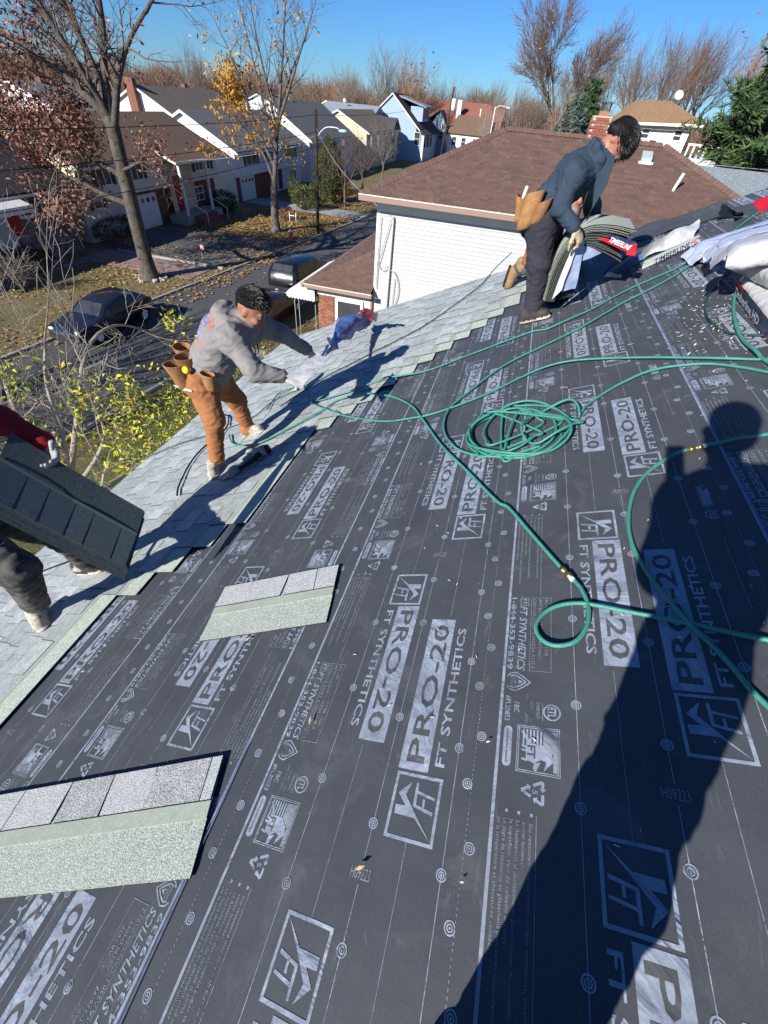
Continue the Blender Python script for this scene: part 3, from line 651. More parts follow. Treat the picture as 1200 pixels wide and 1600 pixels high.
def gable_house(name, label, xf, xb, y0, y1, ze, zr, mw, mr, lower=None, zl=2.3, lower_in=.0, over=.45, xr=None, mt=None):
    """ridge along the street; front at xf; gable ends face the camera side"""
    t = thing(name, ((xf+xb)/2, (y0+y1)/2, 0), label, 'house')
    xr = (xf+xb)/2 if xr is None else xr; mt = mt or m_white
    if lower is not None:
        mb = MB(); mb.box(xb, xf-lower_in, y0+.02, y1-.02, .0, zl); mb.build('lower_wall', lower, t)
        mb = MB(); mb.box(xb, xf, y0, y1, zl, ze); mb.build('upper_wall', mw, t)
    else:
        mb = MB(); mb.box(xb, xf, y0, y1, .0, ze); mb.build('wall', mw, t)
    sl = (zr-ze)/abs(xf-xr); sb = (zr-ze)/abs(xb-xr)
    for y in (y0, y1-.15): mb = MB(); mb.prism([(xb, y, ze), (xf, y, ze), (xr, y, zr-.02)], (0, .15, 0)); mb.build('gable', mw, t)
    mb = MB(); o = over
    roof_slab(mb, xf+o, ze-o*sl+.16, xr, zr+.16, y0-.3, y1+.3); roof_slab(mb, xb-o, ze-o*sb+.16, xr, zr+.16, y0-.3, y1+.3)
    rf = mb.build('roof', mr, t)
    mb = MB(); mb.box(xf+o, xf+o+.1, y0-.3, y1+.3, ze-o*sl-.06, ze-o*sl+.06); mb.build('gutter', mt, t)
    for y in (y0-.33, y1+.3):
        for (xa, za) in ((xf+o, ze-o*sl), (xb-o, ze-o*sb)):
            mb = MB(); mb.prism([(xa, y, za+.13), (xr, y, zr+.13), (xr, y, zr-.07), (xa, y, za-.07)], (0, .03, 0)); mb.build('rake_board', mt, t)
    return t, rf
def far_roof(name, a, b=None, s=5.):
    return mat(name, a, .95, n=(s, .25), col2=b or tuple(c*.7 for c in a), n2=(11, .22), bump=(9, .04, .5))
m_cream = siding('cream_siding', (.66,.58,.40), .2); m_creamg = siding('grey_cream_siding', (.72,.68,.58), .2)
m_wsid = siding('white_siding_far', (.78,.79,.80), .22); m_bsid = siding('blue_siding', (.30,.40,.56), .22); m_tanw = siding('warm_siding', (.66,.57,.40), .22)
rf_brown = far_roof('brown_roof', (.19,.125,.09)); rf_grey = far_roof('grey_roof', (.20,.20,.195)); rf_dark = far_roof('dark_roof', (.075,.07,.075))
rf_tan = far_roof('tan_roof', (.34,.21,.115)); rf_red = far_roof('red_roof', (.30,.12,.085)); rf_blue = far_roof('slate_roof', (.27,.31,.38)); rf_olive = far_roof('olive_roof', (.21,.175,.135))
m_red = mat('red_door', (.35,.02,.015), .5); m_stone = mat('ledge_stone', (.26,.21,.21), .9, n=(2.6, .15), col2=(.14,.115,.12), n2=(7, .5), bump=(6, .08, 1.))
m_soil = mat('dark_soil', (.05,.035,.025), .95, n=(3, .3))

# -- dark roofed stone house, far left
t, rf = gable_house('stone_house', 'low house of dark stone with dark roof and wide picture window at the left edge', -27.5, -36, 12, 25, 3.5, 6.0, mat('dark_siding', (.10,.09,.10), .7), rf_dark, lower=m_stone, zl=2.0)
w = Wall('+x', -27.5)
window(t, w, 23.0, 2.75, 2.5, 1.15, 3, 1, fw=.12)
mb = MB(); w.box(mb, 24.45, 24.95, 2.0, 3.4, .0, .04); mb.build('red_panel', m_red, t); mb = MB(); w.box(mb, 20.9, 21.65, 1.5, 3.0, 0, .05); mb.build('red_panel', m_red, t)
door(t, w, 20.4, 1.0, 1.0, 2.0, mat('pale_blue_door', (.45,.5,.55), .5))
mb = MB()
mb.prism([(-27.5, 18.5, 3.35), (-26.2, 18.5, 3.0), (-26.1, 18.5, 2.7), (-26.2, 18.5, 2.95), (-27.5, 18.5, 3.28)], (0, 3.2, 0)); mb.build('door_awning', m_white, t)
for i in range(5):
    mb = MB(); mb.box(-27.5, -25.4+.4*(-i)+.0, 20.0, 22.0, .2*i, .2*i+.2) if i == 0 else mb.box(-27.5, -25.4-.4*i, 20.0, 22.0, .2*i, .2*i+.198); mb.build('step', m_stone, t)
mb = MB(); mb.tube([(-27.3, 24.98, 3.5), (-27.3, 24.98, .1)], .05, 6); mb.build('downpipe', m_white, t)
# -- cream split level with brown roof, red door
t, rf = gable_house('split_level_house', 'cream split level house with brown roof, red front door and white arched garage door', -27.5, -36.5, 26.6, 42.2, 4.25, 6.15, m_creamg, rf_brown, lower=mat('painted_block', (.66,.64,.58), .8, n=(2,.3), col2=(.42,.41,.38)), zl=2.35, lower_in=.5)
w = Wall('+x', -27.5); wl = Wall('+x', -28.0); wg = Wall('-y', 26.6)
mb = MB(); mb.box(-36.4, -27.52, 26.57, 26.6, 2.36, 4.24); mb.prism([(-36.5, 26.56, 4.25), (-27.5, 26.56, 4.25), (-32, 26.56, 6.12)], (0, .03, 0)); mb.build('side_siding', m_cream, t)
mb = MB(); wl.box(mb, 30.8, 37.4, .01, 2.34, 0, .06); mb.build('brick_facing', m_brick_d, t); mb = MB(); wl.box(mb, 38.4, 42.1, .01, 2.34, 0, .06); mb.build('brick_facing', m_brick_d, t)
garage(t, Wall('+x', -27.9), 32.5, 2.45, 2.0)
window(t, w, 40.1, 3.55, 2.2, 1.15, 4, 1, shut=m_shut); window(t, w, 32.0, 3.5, 1.2, 1.0, 2, 1, shut=m_shut); window(t, w, 28.8, 3.5, 1.2, 1.0, 2, 1, shut=m_shut)
window(t, Wall('+x', -27.94), 39.35, 1.4, 1.6, 1.0, 2, 2); window(t, wl, 28.1, 2.2, .8, .9, 1, 2, shut=m_shut); window(t, wg, -30.3, 3.3, 1.0, 1.1, 1, 2)
mb = MB(); w.box(mb, 35.2, 38.4, .62, 4.2, .0, .03); mb.build('entry_wall', mat('entry_wall', (.55,.48,.34), .8), t)
door(t, Wall('+x', -27.46), 36.2, .66, 1.1, 2.3, m_red)
mb = MB(); mb.prism([(-27.4, 34.4, 4.55), (-25.9, 34.4, 4.0), (-25.9, 34.4, 3.86), (-27.4, 34.4, 4.38)], (0, 5, 0)); mb.build('porch_roof', rf_brown, t)
mb = MB(); mb.box(-25.95, -25.85, 34.4, 39.4, 3.84, 4.0); mb.prism([(-27.4, 34.37, 4.38), (-25.9, 34.37, 3.86), (-25.9, 34.37, 4.0), (-27.4, 34.37, 4.55)], (0, .03, 0)); mb.build('porch_trim', m_white, t)
for y in (34.9, 38.4):
    mb = MB(); mb.box(-26.15, -25.98, y-.08, y+.08, .6, 3.86); mb.build('porch_post', m_white, t)
mb = MB(); mb.box(-27.5, -25.8, 34.4, 39.4, 0, .6); mb.build('porch_floor', m_conc, t)
for i in range(3):
    mb = MB(); mb.box(-25.8, -24.6-.0-.4*i, 35.3, 38.0, .2*i if i else 0.0, .2*i+.19); mb.build('step', m_brick_d, t)
mb = MB(); mb.tube([(-25.8, 35.2, 1.5), (-24.5, 35.2, .9), (-24.5, 35.2, 0)], .03, 5); mb.tube([(-25.8, 38.1, 1.5), (-24.5, 38.1, .9), (-24.5, 38.1, 0)], .03, 5); mb.build('handrail', m_white, t)
# -- white house with single garage
t, rf = gable_house('white_garage_house', 'white sided two storey house with grey roof and single garage behind the yellow leaved tree', -27.5, -37, 45.4, 60.6, 4.0, 6.3, m_wsid, rf_grey, lower=mat('lower_white', (.72,.73,.74), .8), zl=2.0, lower_in=.3)
w = Wall('+x', -27.5); wl = Wall('+x', -27.8)
mb = MB(); wl.box(mb, 45.6, 53.2, .01, 1.98, 0, .05); mb.build('brick_facing', m_brick_d, t)
garage(t, Wall('+x', -27.74), 47.6, 2.6, 1.85); door(t, wl, 55, .15, .95, 1.85, m_shut)
for y, wd in ((48.5, 2.2), (52.6, 1.8), (57.6, 2.2)): window(t, w, y, 3.3, wd, 1.05, 2, 1, shut=m_shut)
window(t, wl, 58.4, 1.1, 1.8, 1.1, 3, 1)
# -- grey roofed house in shade
t, rf = gable_house('grey_roof_house', 'shaded house with wide grey roof behind the evergreen and street lamp', -27.5, -37.5, 63, 79, 4.2, 7.1, siding('dim_siding', (.62,.64,.66), .2), rf_grey)
w = Wall('+x', -27.5)
for y in (66, 70, 75): window(t, w, y, 3.2, 1.4, 1.2, 2, 1); window(t, w, y, 1.2, 1.4, 1.1, 2, 1)
# -- cream gable house
t, rf = gable_house('cream_gable_house', 'cream gable house with brown roof and small front gable next to the blue house', -26.2, -35.4, 82, 101, 4.5, 6.55, m_tanw, rf_olive, lower=mat('lower_cream', (.58,.50,.38), .8), zl=2.0)
w = Wall('+x', -26.2)
for y in (84.5, 88.5, 93, 97.5): window(t, w, y, 3.3, 1.5, 1.5, 1, 2, shut=m_shut)
window(t, w, 98, 1.1, 2.6, 1.4, 3, 1); door(t, w, 92, .1, 1.0, 1.9, m_shut)
mb = MB(); mb.prism([(-25.5, 95, 4.4), (-25.5, 100.5, 4.4), (-25.5, 97.7, 6.0)], (-4, 0, 0)); mb.build('front_gable', rf_dark, t)
# -- blue gabled house
t, rf = gable_house('blue_gable_house', 'tall blue gabled house with white trim and a dormer beyond the cream gable house', -23.2, -33, 103, 119, 5.0, 9.0, m_bsid, rf_dark, over=.7)
wg = Wall('-y', 103)
window(t, wg, -22.9, 3.3, 1.2, 1.9, 1, 2)
mb = MB(); mb.box(-23.2, -21.8, 103.1, 118, 0, 3.9); mb.build('side_bay', m_bsid, t)
mb = MB(); mb.prism([(-23.3, 102.8, 5.0), (-21.3, 102.8, 3.9), (-21.3, 102.8, 3.75), (-23.3, 102.8, 4.8)], (0, 16, 0)); mb.build('bay_roof', rf_dark, t)
mb = MB(); mb.box(-21.9, -21.75, 103, 103.2, 0, 3.8); mb.box(-21.75, -21.6, 103.1, 103.4, 0, 3.8); mb.build('corner_trim', m_white, t)
mb = MB(); mb.box(-25.4, -23.0, 106.5, 112, 5.6, 7.6); dm = mb.build('dormer', m_bsid, t)
mb = MB(); mb.prism([(-28.2, 106.1, 8.8), (-22.4, 106.1, 7.5), (-22.4, 106.1, 7.7), (-28.2, 106.1, 9.0)], (0, 6.4, 0)); mb.build('dormer_roof', rf_blue, dm)
for y in (107.5, 109.2, 111): window(t, Wall('+x', -23.0), y, 6.6, .9, 1.3, 1, 2, fr=m_shut)
for y in (105, 108, 111): window(t, Wall('+x', -21.8), y, 2.8, 1.6, 1.6, 2, 2, fr=m_shut)
# -- pale blue gable behind
t = thing('pale_blue_house', (-22.5, 124, 0), 'small pale blue gable house with grey roof seen right of the blue house', 'house')
mb = MB(); mb.box(-24, -20.6, 120, 132, 0, 4.9); mb.prism([(-24.0, 120, 4.9), (-20.6, 120, 4.9), (-22.2, 120, 7.2)], (0, .3, 0)); mb.build('wall', siding('pale_blue_siding', (.42,.52,.62), .2), t)
mb = MB(); roof_slab(mb, -20.2, 4.6, -22.2, 7.35, 119.7, 132); roof_slab(mb, -26.5, 4.9, -22.2, 7.35, 119.7, 132); mb.build('roof', far_roof('sage_roof', (.22,.23,.20)), t)
for x in (-22.9, -21.5): window(t, Wall('-y', 120), x, 3.4, .9, 1.3, 1, 2)
# -- long red roofed house
t = thing('red_roof_house', (-19, 130, 0), 'long white house under a red roof with a white chimney', 'house')
mb = MB(); mb.box(-27.5, -9.8, 122, 134, 0, 5.2); mb.build('wall', m_wsid, t)
mb = MB(); mb.prism([(-28.5, 120.5, 5.2), (-28.5, 128, 8.9), (-28.5, 136, 5.2)], (19.2, 0, 0)); rf = mb.build('roof', rf_red, t)
mb = MB(); mb.box(-19.2, -18.3, 122.6, 123.6, 6.2, 9.1); mb.build('chimney', m_white, rf)
mb = MB(); mb.box(-14.2, -14.0, 122.6, 122.8, 6.4, 8.1); mb.build('vent_pipe', m_white, rf)
mb = MB(); mb.prism([(-19.5, 116.5, 4.3), (-18.5, 121.5, 6.9), (-11.0, 121.5, 6.9), (-10.6, 116.5, 4.3)], (0, 0, -.2)); mb.build('lower_roof', rf_brown, t)
mb = MB(); mb.box(-19.3, -10.8, 117, 122, 0, 4.2); mb.build('front_wing', m_wsid, t)
for x in (-18, -16, -13.6, -12): window(t, Wall('-y', 117), x, 2.9, 1.0, 1.4, 1, 2)
for x in (-20.5, -10.4): window(t, Wall('-y', 122), x, 4.0, .8, 1.0, 1, 2)
# -- distant white house with slate roofs
t = thing('slate_roof_house', (-35, 105, 0), 'distant white house with two slate blue roofs and white gables beyond the cream gable house', 'house')
mb = MB(); mb.box(-41, -30, 96, 106, 0, 5.3); mb.prism([(-41, 95.9, 5.3), (-38.6, 95.9, 5.3), (-39.8, 95.9, 6.9)], (0, .3, 0)); mb.build('wall', m_wsid, t)
mb = MB(); mb.prism([(-40.2, 95, 5.2), (-40.2, 101, 7.2), (-40.2, 107, 5.2)], (10.4, 0, 0)); mb.build('roof', rf_blue, t)
mb = MB(); mb.prism([(-42.2, 94, 4.2), (-43.2, 94, 4.2), (-41.4, 94, 6.0), (-39.6, 94, 4.2)], (0, 6, 0)); mb.build('side_gable', m_wsid, t)
mb = MB(); mb.ball((-36, 99, 7.5), (.28,.1,.28), 10, 6); mb.build('dish', m_white, t)
# -- white gable behind the cream split level, with brick chimney
t, rf = gable_house('white_gable_house', 'white gable house with a tall brick chimney behind the cream split level', -43.5, -53.5, 60, 76, 4.9, 7.3, m_wsid, rf_olive)
mb = MB(); mb.box(-49.2, -48.1, 59.3, 60, 0, 8.0); mb.build('chimney', m_brick_d, rf)
for i, (x, y, w_, d_, ze, zr, mr, lab) in enumerate(((-62, 84, 12, 14, 4.6, 6.6, rf_brown, 'distant white house with brown roof far left behind the oak'), (-56, 104, 12, 12, 4.6, 7.0, rf_grey, 'distant white house with grey roof left of the yellow leaved tree crown'),
      (-47, 118, 10, 12, 4.6, 6.9, rf_blue, 'distant white house with blue grey roof right of the yellow leaved tree'), (-74, 66, 12, 14, 4.2, 6.3, rf_grey, 'distant low house with grey roof at the far left behind oak branches'))):
    t, rf = gable_house('distant_house', lab, x+w_/2, x-w_/2, y, y+d_, ze, zr, m_wsid, mr)
    for k in range(3): window(t, Wall('+x', x+w_/2), y+2+4*k, 3.4, 1.3, 1.2, 2, 1)
    mb = MB(); mb.box(x-.4, x+.4, y+5, y+5.8, zr-.5, zr+1.0); mb.build('chimney', m_brick_d, rf)
# -- raised yard on the right, tan roofed house, fence, grey garage
mb = MB()
mb.add([(2,29,0),(70,29,0),(70,36,5.6),(6,36,5.6),(70,100,5.6),(4,100,5.6),(-3,100,0)], [(0,1,2,3),(3,2,4,5),(0,3,5,6)]); mb.build('raised_ground', m_grass, kind='structure')
t = thing('tan_roof_house', (8, 50, 5.6), 'tall white house with a tan hip roof and satellite dish beyond the brown roof', 'house')
mb = MB(); mb.box(5.9, 10.0, 45, 55, 3.0, 8.45); mb.build('wall', siding('bright_white_siding', (.80,.80,.79), .25), t)
mb = MB(); hip = [(5.3,44.4,8.5),(10.75,44.4,8.75),(10.75,55.5,8.75),(5.3,55.5,8.5),(6.4,48.5,9.75),(8.6,48.5,9.85),(8.6,51.5,9.85),(6.4,51.5,9.75)]
hip = [(p[0], p[1], p[2]) for p in hip]
mb.add(hip, [(0,1,5,4),(1,2,6,5),(2,3,7,6),(3,0,4,7),(4,5,6,7),(0,3,2,1)]); rf = mb.build('roof', rf_tan, t)
mb = MB(); mb.add([(5.3,44.37,8.36),(10.75,44.37,8.61),(10.75,44.37,8.76),(5.3,44.37,8.51)], [(0,1,2,3)]); mb.build('fascia', m_white, t)
for x, z in ((7.1, 8.0), (9.3, 8.05), (7.8, 7.35), (8.6, 6.3)): window(t, Wall('-y', 45), x, z, .62, .62 if z > 7.9 else .8, 1, 2)
mb = MB(); Md = Matrix.Rotation(radians(60), 3, 'X') @ Matrix.Rotation(radians(30), 3, 'Z'); mb.lathe([(0,0),(.15,.02),(.29,.06),(.31,.08)], (8.9,48.3,10.15), 14, 0, Md); mb.tube([(8.9,48.3,10.15),(8.8,48.6,9.7)], .04, 6); mb.build('satellite_dish', mat('dish_grey', (.5,.5,.5), .5), rf)
t = thing('white_fence', (11, 38, 6.0), 'white picket fence on the raised yard at the right', 'fence', None)
for i in range(24):
    x = 9.4 + i*.115; mb = MB(); mb.box(x, x+.085, 38, 38.04, 5.6, 7.0 + .04*(i % 2)); mb.build('fence_board', m_white, t)
for i in range(5):
    mb = MB(); x = 9.35 + i*.68; mb.box(x, x+.1, 38.03, 38.13, 5.6, 7.35); mb.build('post', m_white, t)
for i in range(9):
    x = 12.15 + i*.17; mb = MB(); mb.box(x, x+.1, 36.5-.1*i, 36.54-.1*i, 5.5, 6.25); mb.build('fence_board', m_white, t)
t = thing('grey_garage', (10.5, 30, 0), 'low building with a grey shingle roof at the right edge behind the bundles', 'garage')
mb = MB(); mb.box(6.6, 17, 25, 34, 0, 5.6); mb.build('wall', m_wsid, t)
mb = MB(); mb.prism([(5.8, 22.5, 5.5), (5.8, 28.4, 7.35), (5.8, 34, 5.5)], (13, 0, 0)); mb.build('roof', far_roof('blue_grey_roof', (.25,.29,.31), (.19,.22,.24), 9), t)
# white shed and deck pieces beside the tan roofed house
t = thing('white_porch', (11, 46, 6), 'white back porch with railing beside the tan roof house', 'porch')
mb = MB(); mb.box(10.02, 13, 46, 50, 6.2, 6.9); mb.build('deck', m_white, t)
for i in range(8):
    mb = MB(); mb.box(10.1+.4*i, 10.2+.4*i, 45.9, 46, 6.9, 7.6); mb.build('baluster', m_white, t)
mb = MB(); mb.box(10.05, 13.1, 45.88, 46.0, 7.6, 7.72); mb.build('rail', m_white, t)

# ================================================ next door: brown hip roof, white siding, brick porch
nb = thing('neighbour_house', (1.5, 20, 0), 'neighbouring white sided house with a brown hip roof, brick porch and chimney', 'house')
bro = [mat('brown_shingle_%s' % n_, c, .92, n=(9, .3), col2=tuple(v*.8 for v in c), n2=(60, .35)) for n_, c in (('red', (.165,.098,.078)), ('mid', (.15,.092,.075)), ('dark', (.125,.08,.068)), ('light', (.18,.112,.09)))]
def hip_plane(par, P0, ex, L, up, depth, inset_l, inset_r, exp, seed, name='roof_shingles'):
    """stepped shingle courses: eave starts at P0 along ex; insets move per metre of slope"""
    r = random.Random(seed); mb = MB(); ex = Vector(ex); up = Vector(up).normalized(); nn = ex.cross(up).normalized()
    if nn.z < 0: nn = -nn
    P0 = Vector(P0); n = int(depth/exp)
    for k in range(n):
        s0, s1 = k*exp, (k+1)*exp + .01
        a, b = inset_l*s0, L - inset_r*s0
        x = a - r.uniform(0, .3)
        while x < b - .01:
            w = r.uniform(.12, .36); x0 = max(x, a); x1 = min(x + w, b); x += w
            if x1 - x0 < .01: continue
            h = r.choice((.010, .016, .022))
            p = [P0 + ex*x0 + up*s0 + nn*h, P0 + ex*x1 + up*s0 + nn*h, P0 + ex*min(x1, L-inset_r*s1) + up*s1 + nn*.003, P0 + ex*max(x0, inset_l*s1) + up*s1 + nn*.003]
            mb.add(p + [P0 + ex*x0 + up*s0, P0 + ex*x1 + up*s0], [(0,1,2,3),(4,5,1,0)], r.choice((0,0,1,1,1,2,3)))
    return mb.build(name, bro, par, 'stuff')
EX0, EX1, EY, EZ, RY, RZ = -5.05, 7.75, 15.42, 6.40, 19.7, 8.08
mb = MB(); mb.box(-4.65, 7.2, 16.03, 23.5, 0, 6.2); mb.build('wall', mat('sheathing', (.6,.6,.6), .8), nb)
m_board = mat('white_siding_board', (.45,.455,.46), .45, n=(2, .3), col2=(.42,.425,.435), rand=.02)
for k in range(38):
    z = 1.5 + .123*k; mb = MB()
    mb.add([(-4.55,16.000,z),(7.1,16.000,z),(7.1,16.020,z+.126),(-4.55,16.020,z+.126),(-4.55,16.03,z-.004),(7.1,16.03,z-.004)], [(0,1,2,3),(4,5,1,0)]); mb.build('siding_board', m_board, nb)
mb = MB(); mb.box(-4.67, -4.55, 15.995, 16.12, 0, 6.2); mb.build('corner_trim', m_white, nb)
mb = MB(); mb.add([(EX0,EY,EZ),(EX1,EY,EZ),(EX1,2*RY-EY,EZ),(EX0,2*RY-EY,EZ),(-1.3,RY,RZ),(3.85,RY,RZ)], [(0,1,5,4),(1,2,5),(2,3,4,5),(3,0,4),(0,3,2,1)]); rf = mb.build('roof', bro[1], nb)
sl = sqrt((RY-EY)**2 + (RZ-EZ)**2)
hip_plane(rf, (EX0,EY,EZ+.004), (1,0,0), EX1-EX0, (0,RY-EY,RZ-EZ), sl, (-1.3-EX0)/sl, (EX1-3.85)/sl, .135, 3)
s2 = sqrt((-1.3-EX0)**2 + (RZ-EZ)**2)
hip_plane(rf, (EX0,2*RY-EY,EZ+.004), (0,-1,0), 2*(RY-EY), (-1.3-EX0,0,RZ-EZ), s2, (RY-EY)/s2, (RY-EY)/s2, .135, 4)
mb = MB()
def caps(mb, a, b, w=.16, step=.14):
    a = Vector(a); b = Vector(b); n = int((b-a).length/step); d = (b-a).normalized(); q = d.cross(Vector((0,0,1))).normalized()
    for i in range(n):
        p = a + d*step*i; e = a + d*step*(i+1.15)
        mb.add([p - q*w + Vector((0,0,-.03)), p + Vector((0,0,.075)), p + q*w + Vector((0,0,-.03)), e - q*w + Vector((0,0,-.05)), e + Vector((0,0,.055)), e + q*w + Vector((0,0,-.05))], [(0,1,4,3),(1,2,5,4),(0,2,1)], rnd.choice((0,0,1,3)))
caps(mb, (EX0,EY,EZ+.02), (-1.3,RY,RZ+.02)); caps(mb, (EX1,EY,EZ+.02), (3.85,RY,RZ+.02)); caps(mb, (-1.3,RY,RZ+.02), (3.85,RY,RZ+.02)); mb.build('ridge_caps', bro, rf, 'stuff')
m_gut = mat('tan_gutter', (.28,.19,.16), .5); m_gutw = mat('gutter_lip', (.72,.62,.54), .5, n=(2, .2), col2=(.6,.5,.42))
mb = MB(); mb.box(EX0-.05, EX1, EY-.1, EY, EZ-.16, EZ-.02, 0); mb.build('gutter', m_gut, nb)
mb = MB(); mb.box(EX0-.05, EX1, EY-.115, EY-.085, EZ-.02, EZ+.01, 0)
for i in range(12): mb.box(EX0+.3+i*1.0, EX0+.34+i*1.0, EY-.12, EY-.0, EZ-.015, EZ+.014)
mb.build('gutter_lip', m_gutw, nb)
mb = MB(); mb.box(EX0, EX1, EY, 16.0, EZ-.19, EZ-.15); mb.build('soffit', m_white, nb)
mb = MB(); mb.box(-4.55, 7.1, 15.99, 16.01, EZ-.48, EZ-.19); mb.build('frieze_board', m_white, nb)
def pipe(pts, r, name, m, par): mb = MB(); mb.tube(pts, r, 7); return mb.build(name, m, par)
pipe([(-4.12,15.93,5.75),(-4.10,15.9,5.85),(-4.08,15.93,5.8),(-4.12,15.94,1.0)], .035, 'conduit', mat('conduit_grey', (.55,.56,.57), .4), nb)
def cable(a, b, sag, r, m, name, par, n=14):
    a = Vector(a); b = Vector(b); pts = [a.lerp(b, i/n) - Vector((0,0,sag*4*(i/n)*(1-i/n))) for i in range(n+1)]
    mb = MB(); mb.tube(pts, r, 5); return mb.build(name, m, par)
m_wire = mat('wire_grey', (.30,.31,.32), .5)
pipe(smooth_path([(-4.14,15.94,5.8),(-4.3,15.93,5.2),(-4.45,15.93,4.6),(-4.5,15.93,4.35),(-4.3,15.93,4.2),(-4.2,15.92,4.4)], 4), .012, 'loose_cable', m_wire, nb)
pipe(smooth_path([(-4.2,15.94,4.25),(-3.9,15.93,4.2),(-3.72,15.93,3.8),(-3.75,15.93,3.3),(-4.1,15.93,2.5)], 4), .014, 'loose_cable', m_wire, nb)
pipe([(-3.88,15.94,4.0),(-3.93,15.94,2.2)], .012, 'loose_cable', m_wire, nb); pipe([(-4.52,15.93,5.8),(-4.56,15.93,3.6)], .012, 'loose_cable', m_wire, nb)
# chimney of laid bricks
m_bk = [mat('brick_orange', (.34,.165,.105), .9, n=(30, .3), col2=(.27,.125,.08)), mat('brick_red', (.27,.115,.08), .9, n=(30, .3), col2=(.21,.09,.065)), mat('brick_dark', (.24,.085,.065), .9)]
m_mort = mat('mortar', (.50,.44,.37), .95)
ch = MB(); ch.box(1.38, 1.92, 19.38, 19.90, 7.3, 8.60); chim = ch.build('chimney', m_mort, nb)
bmesh_b = [ (lambda b_: (b_.box(-.098, .098, -.04, .04, -.029, .029), b_.mesh('brick', m))[1])(MB()) for m in m_bk]
for k in range(12):
    z = 8.10 + .066*k
    if z > 8.57: break
    for i in range(3):
        x = 1.48 + .205*i + (.10 if k % 2 else 0) - .03
        if x < 1.9: inst('brick', rnd.choice(bmesh_b), chim, Matrix.Translation((x, 19.372, z)))
        y = 19.46 + .205*i + (.10 if k % 2 else 0)
        if y < 19.9: inst('brick', rnd.choice(bmesh_b), chim, Matrix.Translation((1.372, y, z)) @ Matrix.Rotation(pi/2, 4, 'Z'))
mb = MB(); mb.box(1.30, 2.0, 19.3, 19.98, 7.3, 8.08); mb.build('flashing', mat('lead_flashing', (.055,.058,.065), .5), chim)
mb = MB(); mb.prism([(1.36,19.36,8.60),(1.94,19.36,8.60),(1.94,19.92,8.60),(1.36,19.92,8.60)], (.0,0,.03)); mb.build('crown', m_mort, chim)
mb = MB(); mb.box(1.52, 1.82, 19.48, 19.78, 8.63, 8.75); mb.build('flue', m_bk[0], chim)
mb = MB()
for i in range(7):
    for a, b in ((1.53+.045*i, 19.49), (1.53+.045*i, 19.77)): mb.box(a-.006, a+.006, b-.006, b+.006, 8.75, 8.94)
    for a, b in ((1.53, 19.49+.046*i), (1.80, 19.49+.046*i)): mb.box(a-.006, a+.006, b-.006, b+.006, 8.75, 8.94)
mb.box(1.46, 1.88, 19.42, 19.84, 8.94, 8.97); mb.build('flue_cap', mat('cap_dark', (.10,.10,.11), .5), chim)
# roof vent and plumbing pipe
mb = MB(); mb.box(3.06, 3.48, 18.58, 19.0, 7.66, 7.72); mb.build('vent_base', m_alu, nb)
mb = MB(); mb.prism([(3.12,18.64,7.70),(3.42,18.64,7.70),(3.42,18.94,7.84),(3.12,18.94,7.84)], (0,0,.12)); mb.build('roof_vent', mat('galvanised', (.36,.42,.44), .4), nb)
pipe([(4.08,17.45,7.02),(4.20,17.45,7.62)], .045, 'vent_pipe', m_white, nb); mb = MB(); mb.lathe([(.14,0),(.09,.06),(.055,.09)], (4.08,17.45,7.08), 12); mb.build('pipe_boot', m_white, nb)
# brick porch
pz = 3.46
mb = MB(); mb.box(-6.86, -4.70, 16.06, 23.5, 0, pz-.1); mb.build('porch_wall', m_mort, nb)
cols = MB(); r = random.Random(4); z = 1.2
while z < pz-.42:
    x = -6.9 + (.0 if int(z/.068) % 2 else .105) - .1
    while x < -4.72:
        x0, x1 = max(x+.006, -6.9), min(x+.206, -4.72); x += .212
        if x1 - x0 < .03 or (-6.16 < (x0+x1)/2 < -5.03 and 1.95 < z < 3.02): continue
        cols.box(x0, x1, 16.0, 16.06, z+.005, z+.062, r.choice((0,0,1,1,2)))
    z += .068
cols.build('porch_bricks', m_bk, nb, 'stuff')
wp = Wall('-y', 16.0)
window(nb, wp, -5.60, 2.52, 1.12, .98, 1, 1, fw=.10)
mb = MB(); mb.box(-6.92, -4.98, 15.96, 16.06, pz-.42, pz-.10); mb.build('porch_fascia', m_white, nb)
mb = MB(); mb.box(-4.98, -4.76, 15.95, 16.06, pz-.62, pz-.10); mb.build('pilaster_cap', m_white, nb); mb = MB(); mb.box(-4.92, -4.82, 15.96, 16.06, 1.2, pz-.62); mb.build('pilaster', m_white, nb)
pipe([(-4.70,15.92,pz-.1),(-4.72,15.92,1.0)], .055, 'downpipe', m_gut, nb)
A = [(-7.25,15.62,pz), (-4.66,15.62,pz), (-4.66,18.2,pz+1.05), (-7.25,25,pz), (-4.66,25,pz+1.05)]
mb = MB(); mb.add(A, [(0,1,2),(0,2,4,3)]); pr = mb.build('porch_roof', bro[1], nb)
sP = sqrt(2.58**2 + 1.05**2); hip_plane(pr, (-7.25,15.62,pz+.004), (1,0,0), 2.59, (0,2.58,1.05), sP, 2.59/sP, 0, .135, 8); hip_plane(pr, (-7.25,25,pz+.004), (0,-1,0), 9.38, (2.59,0,1.05), sP, 0, 2.58/sP, .135, 9)
mb = MB(); caps(mb, (-7.25,15.62,pz+.02), (-4.66,18.2,pz+1.07), .12); mb.build('porch_hip_caps', bro, pr, 'stuff')
mb = MB(); mb.box(-7.28, -4.60, 15.52, 15.62, pz-.13, pz-.01); mb.box(-7.36, -7.25, 15.52, 25, pz-.13, pz-.01); mb.build('porch_gutter', m_gut, nb)
mb = MB(); mb.box(-7.28, -4.60, 15.505, 15.535, pz-.01, pz+.02); mb.build('porch_gutter_lip', m_gutw, nb)
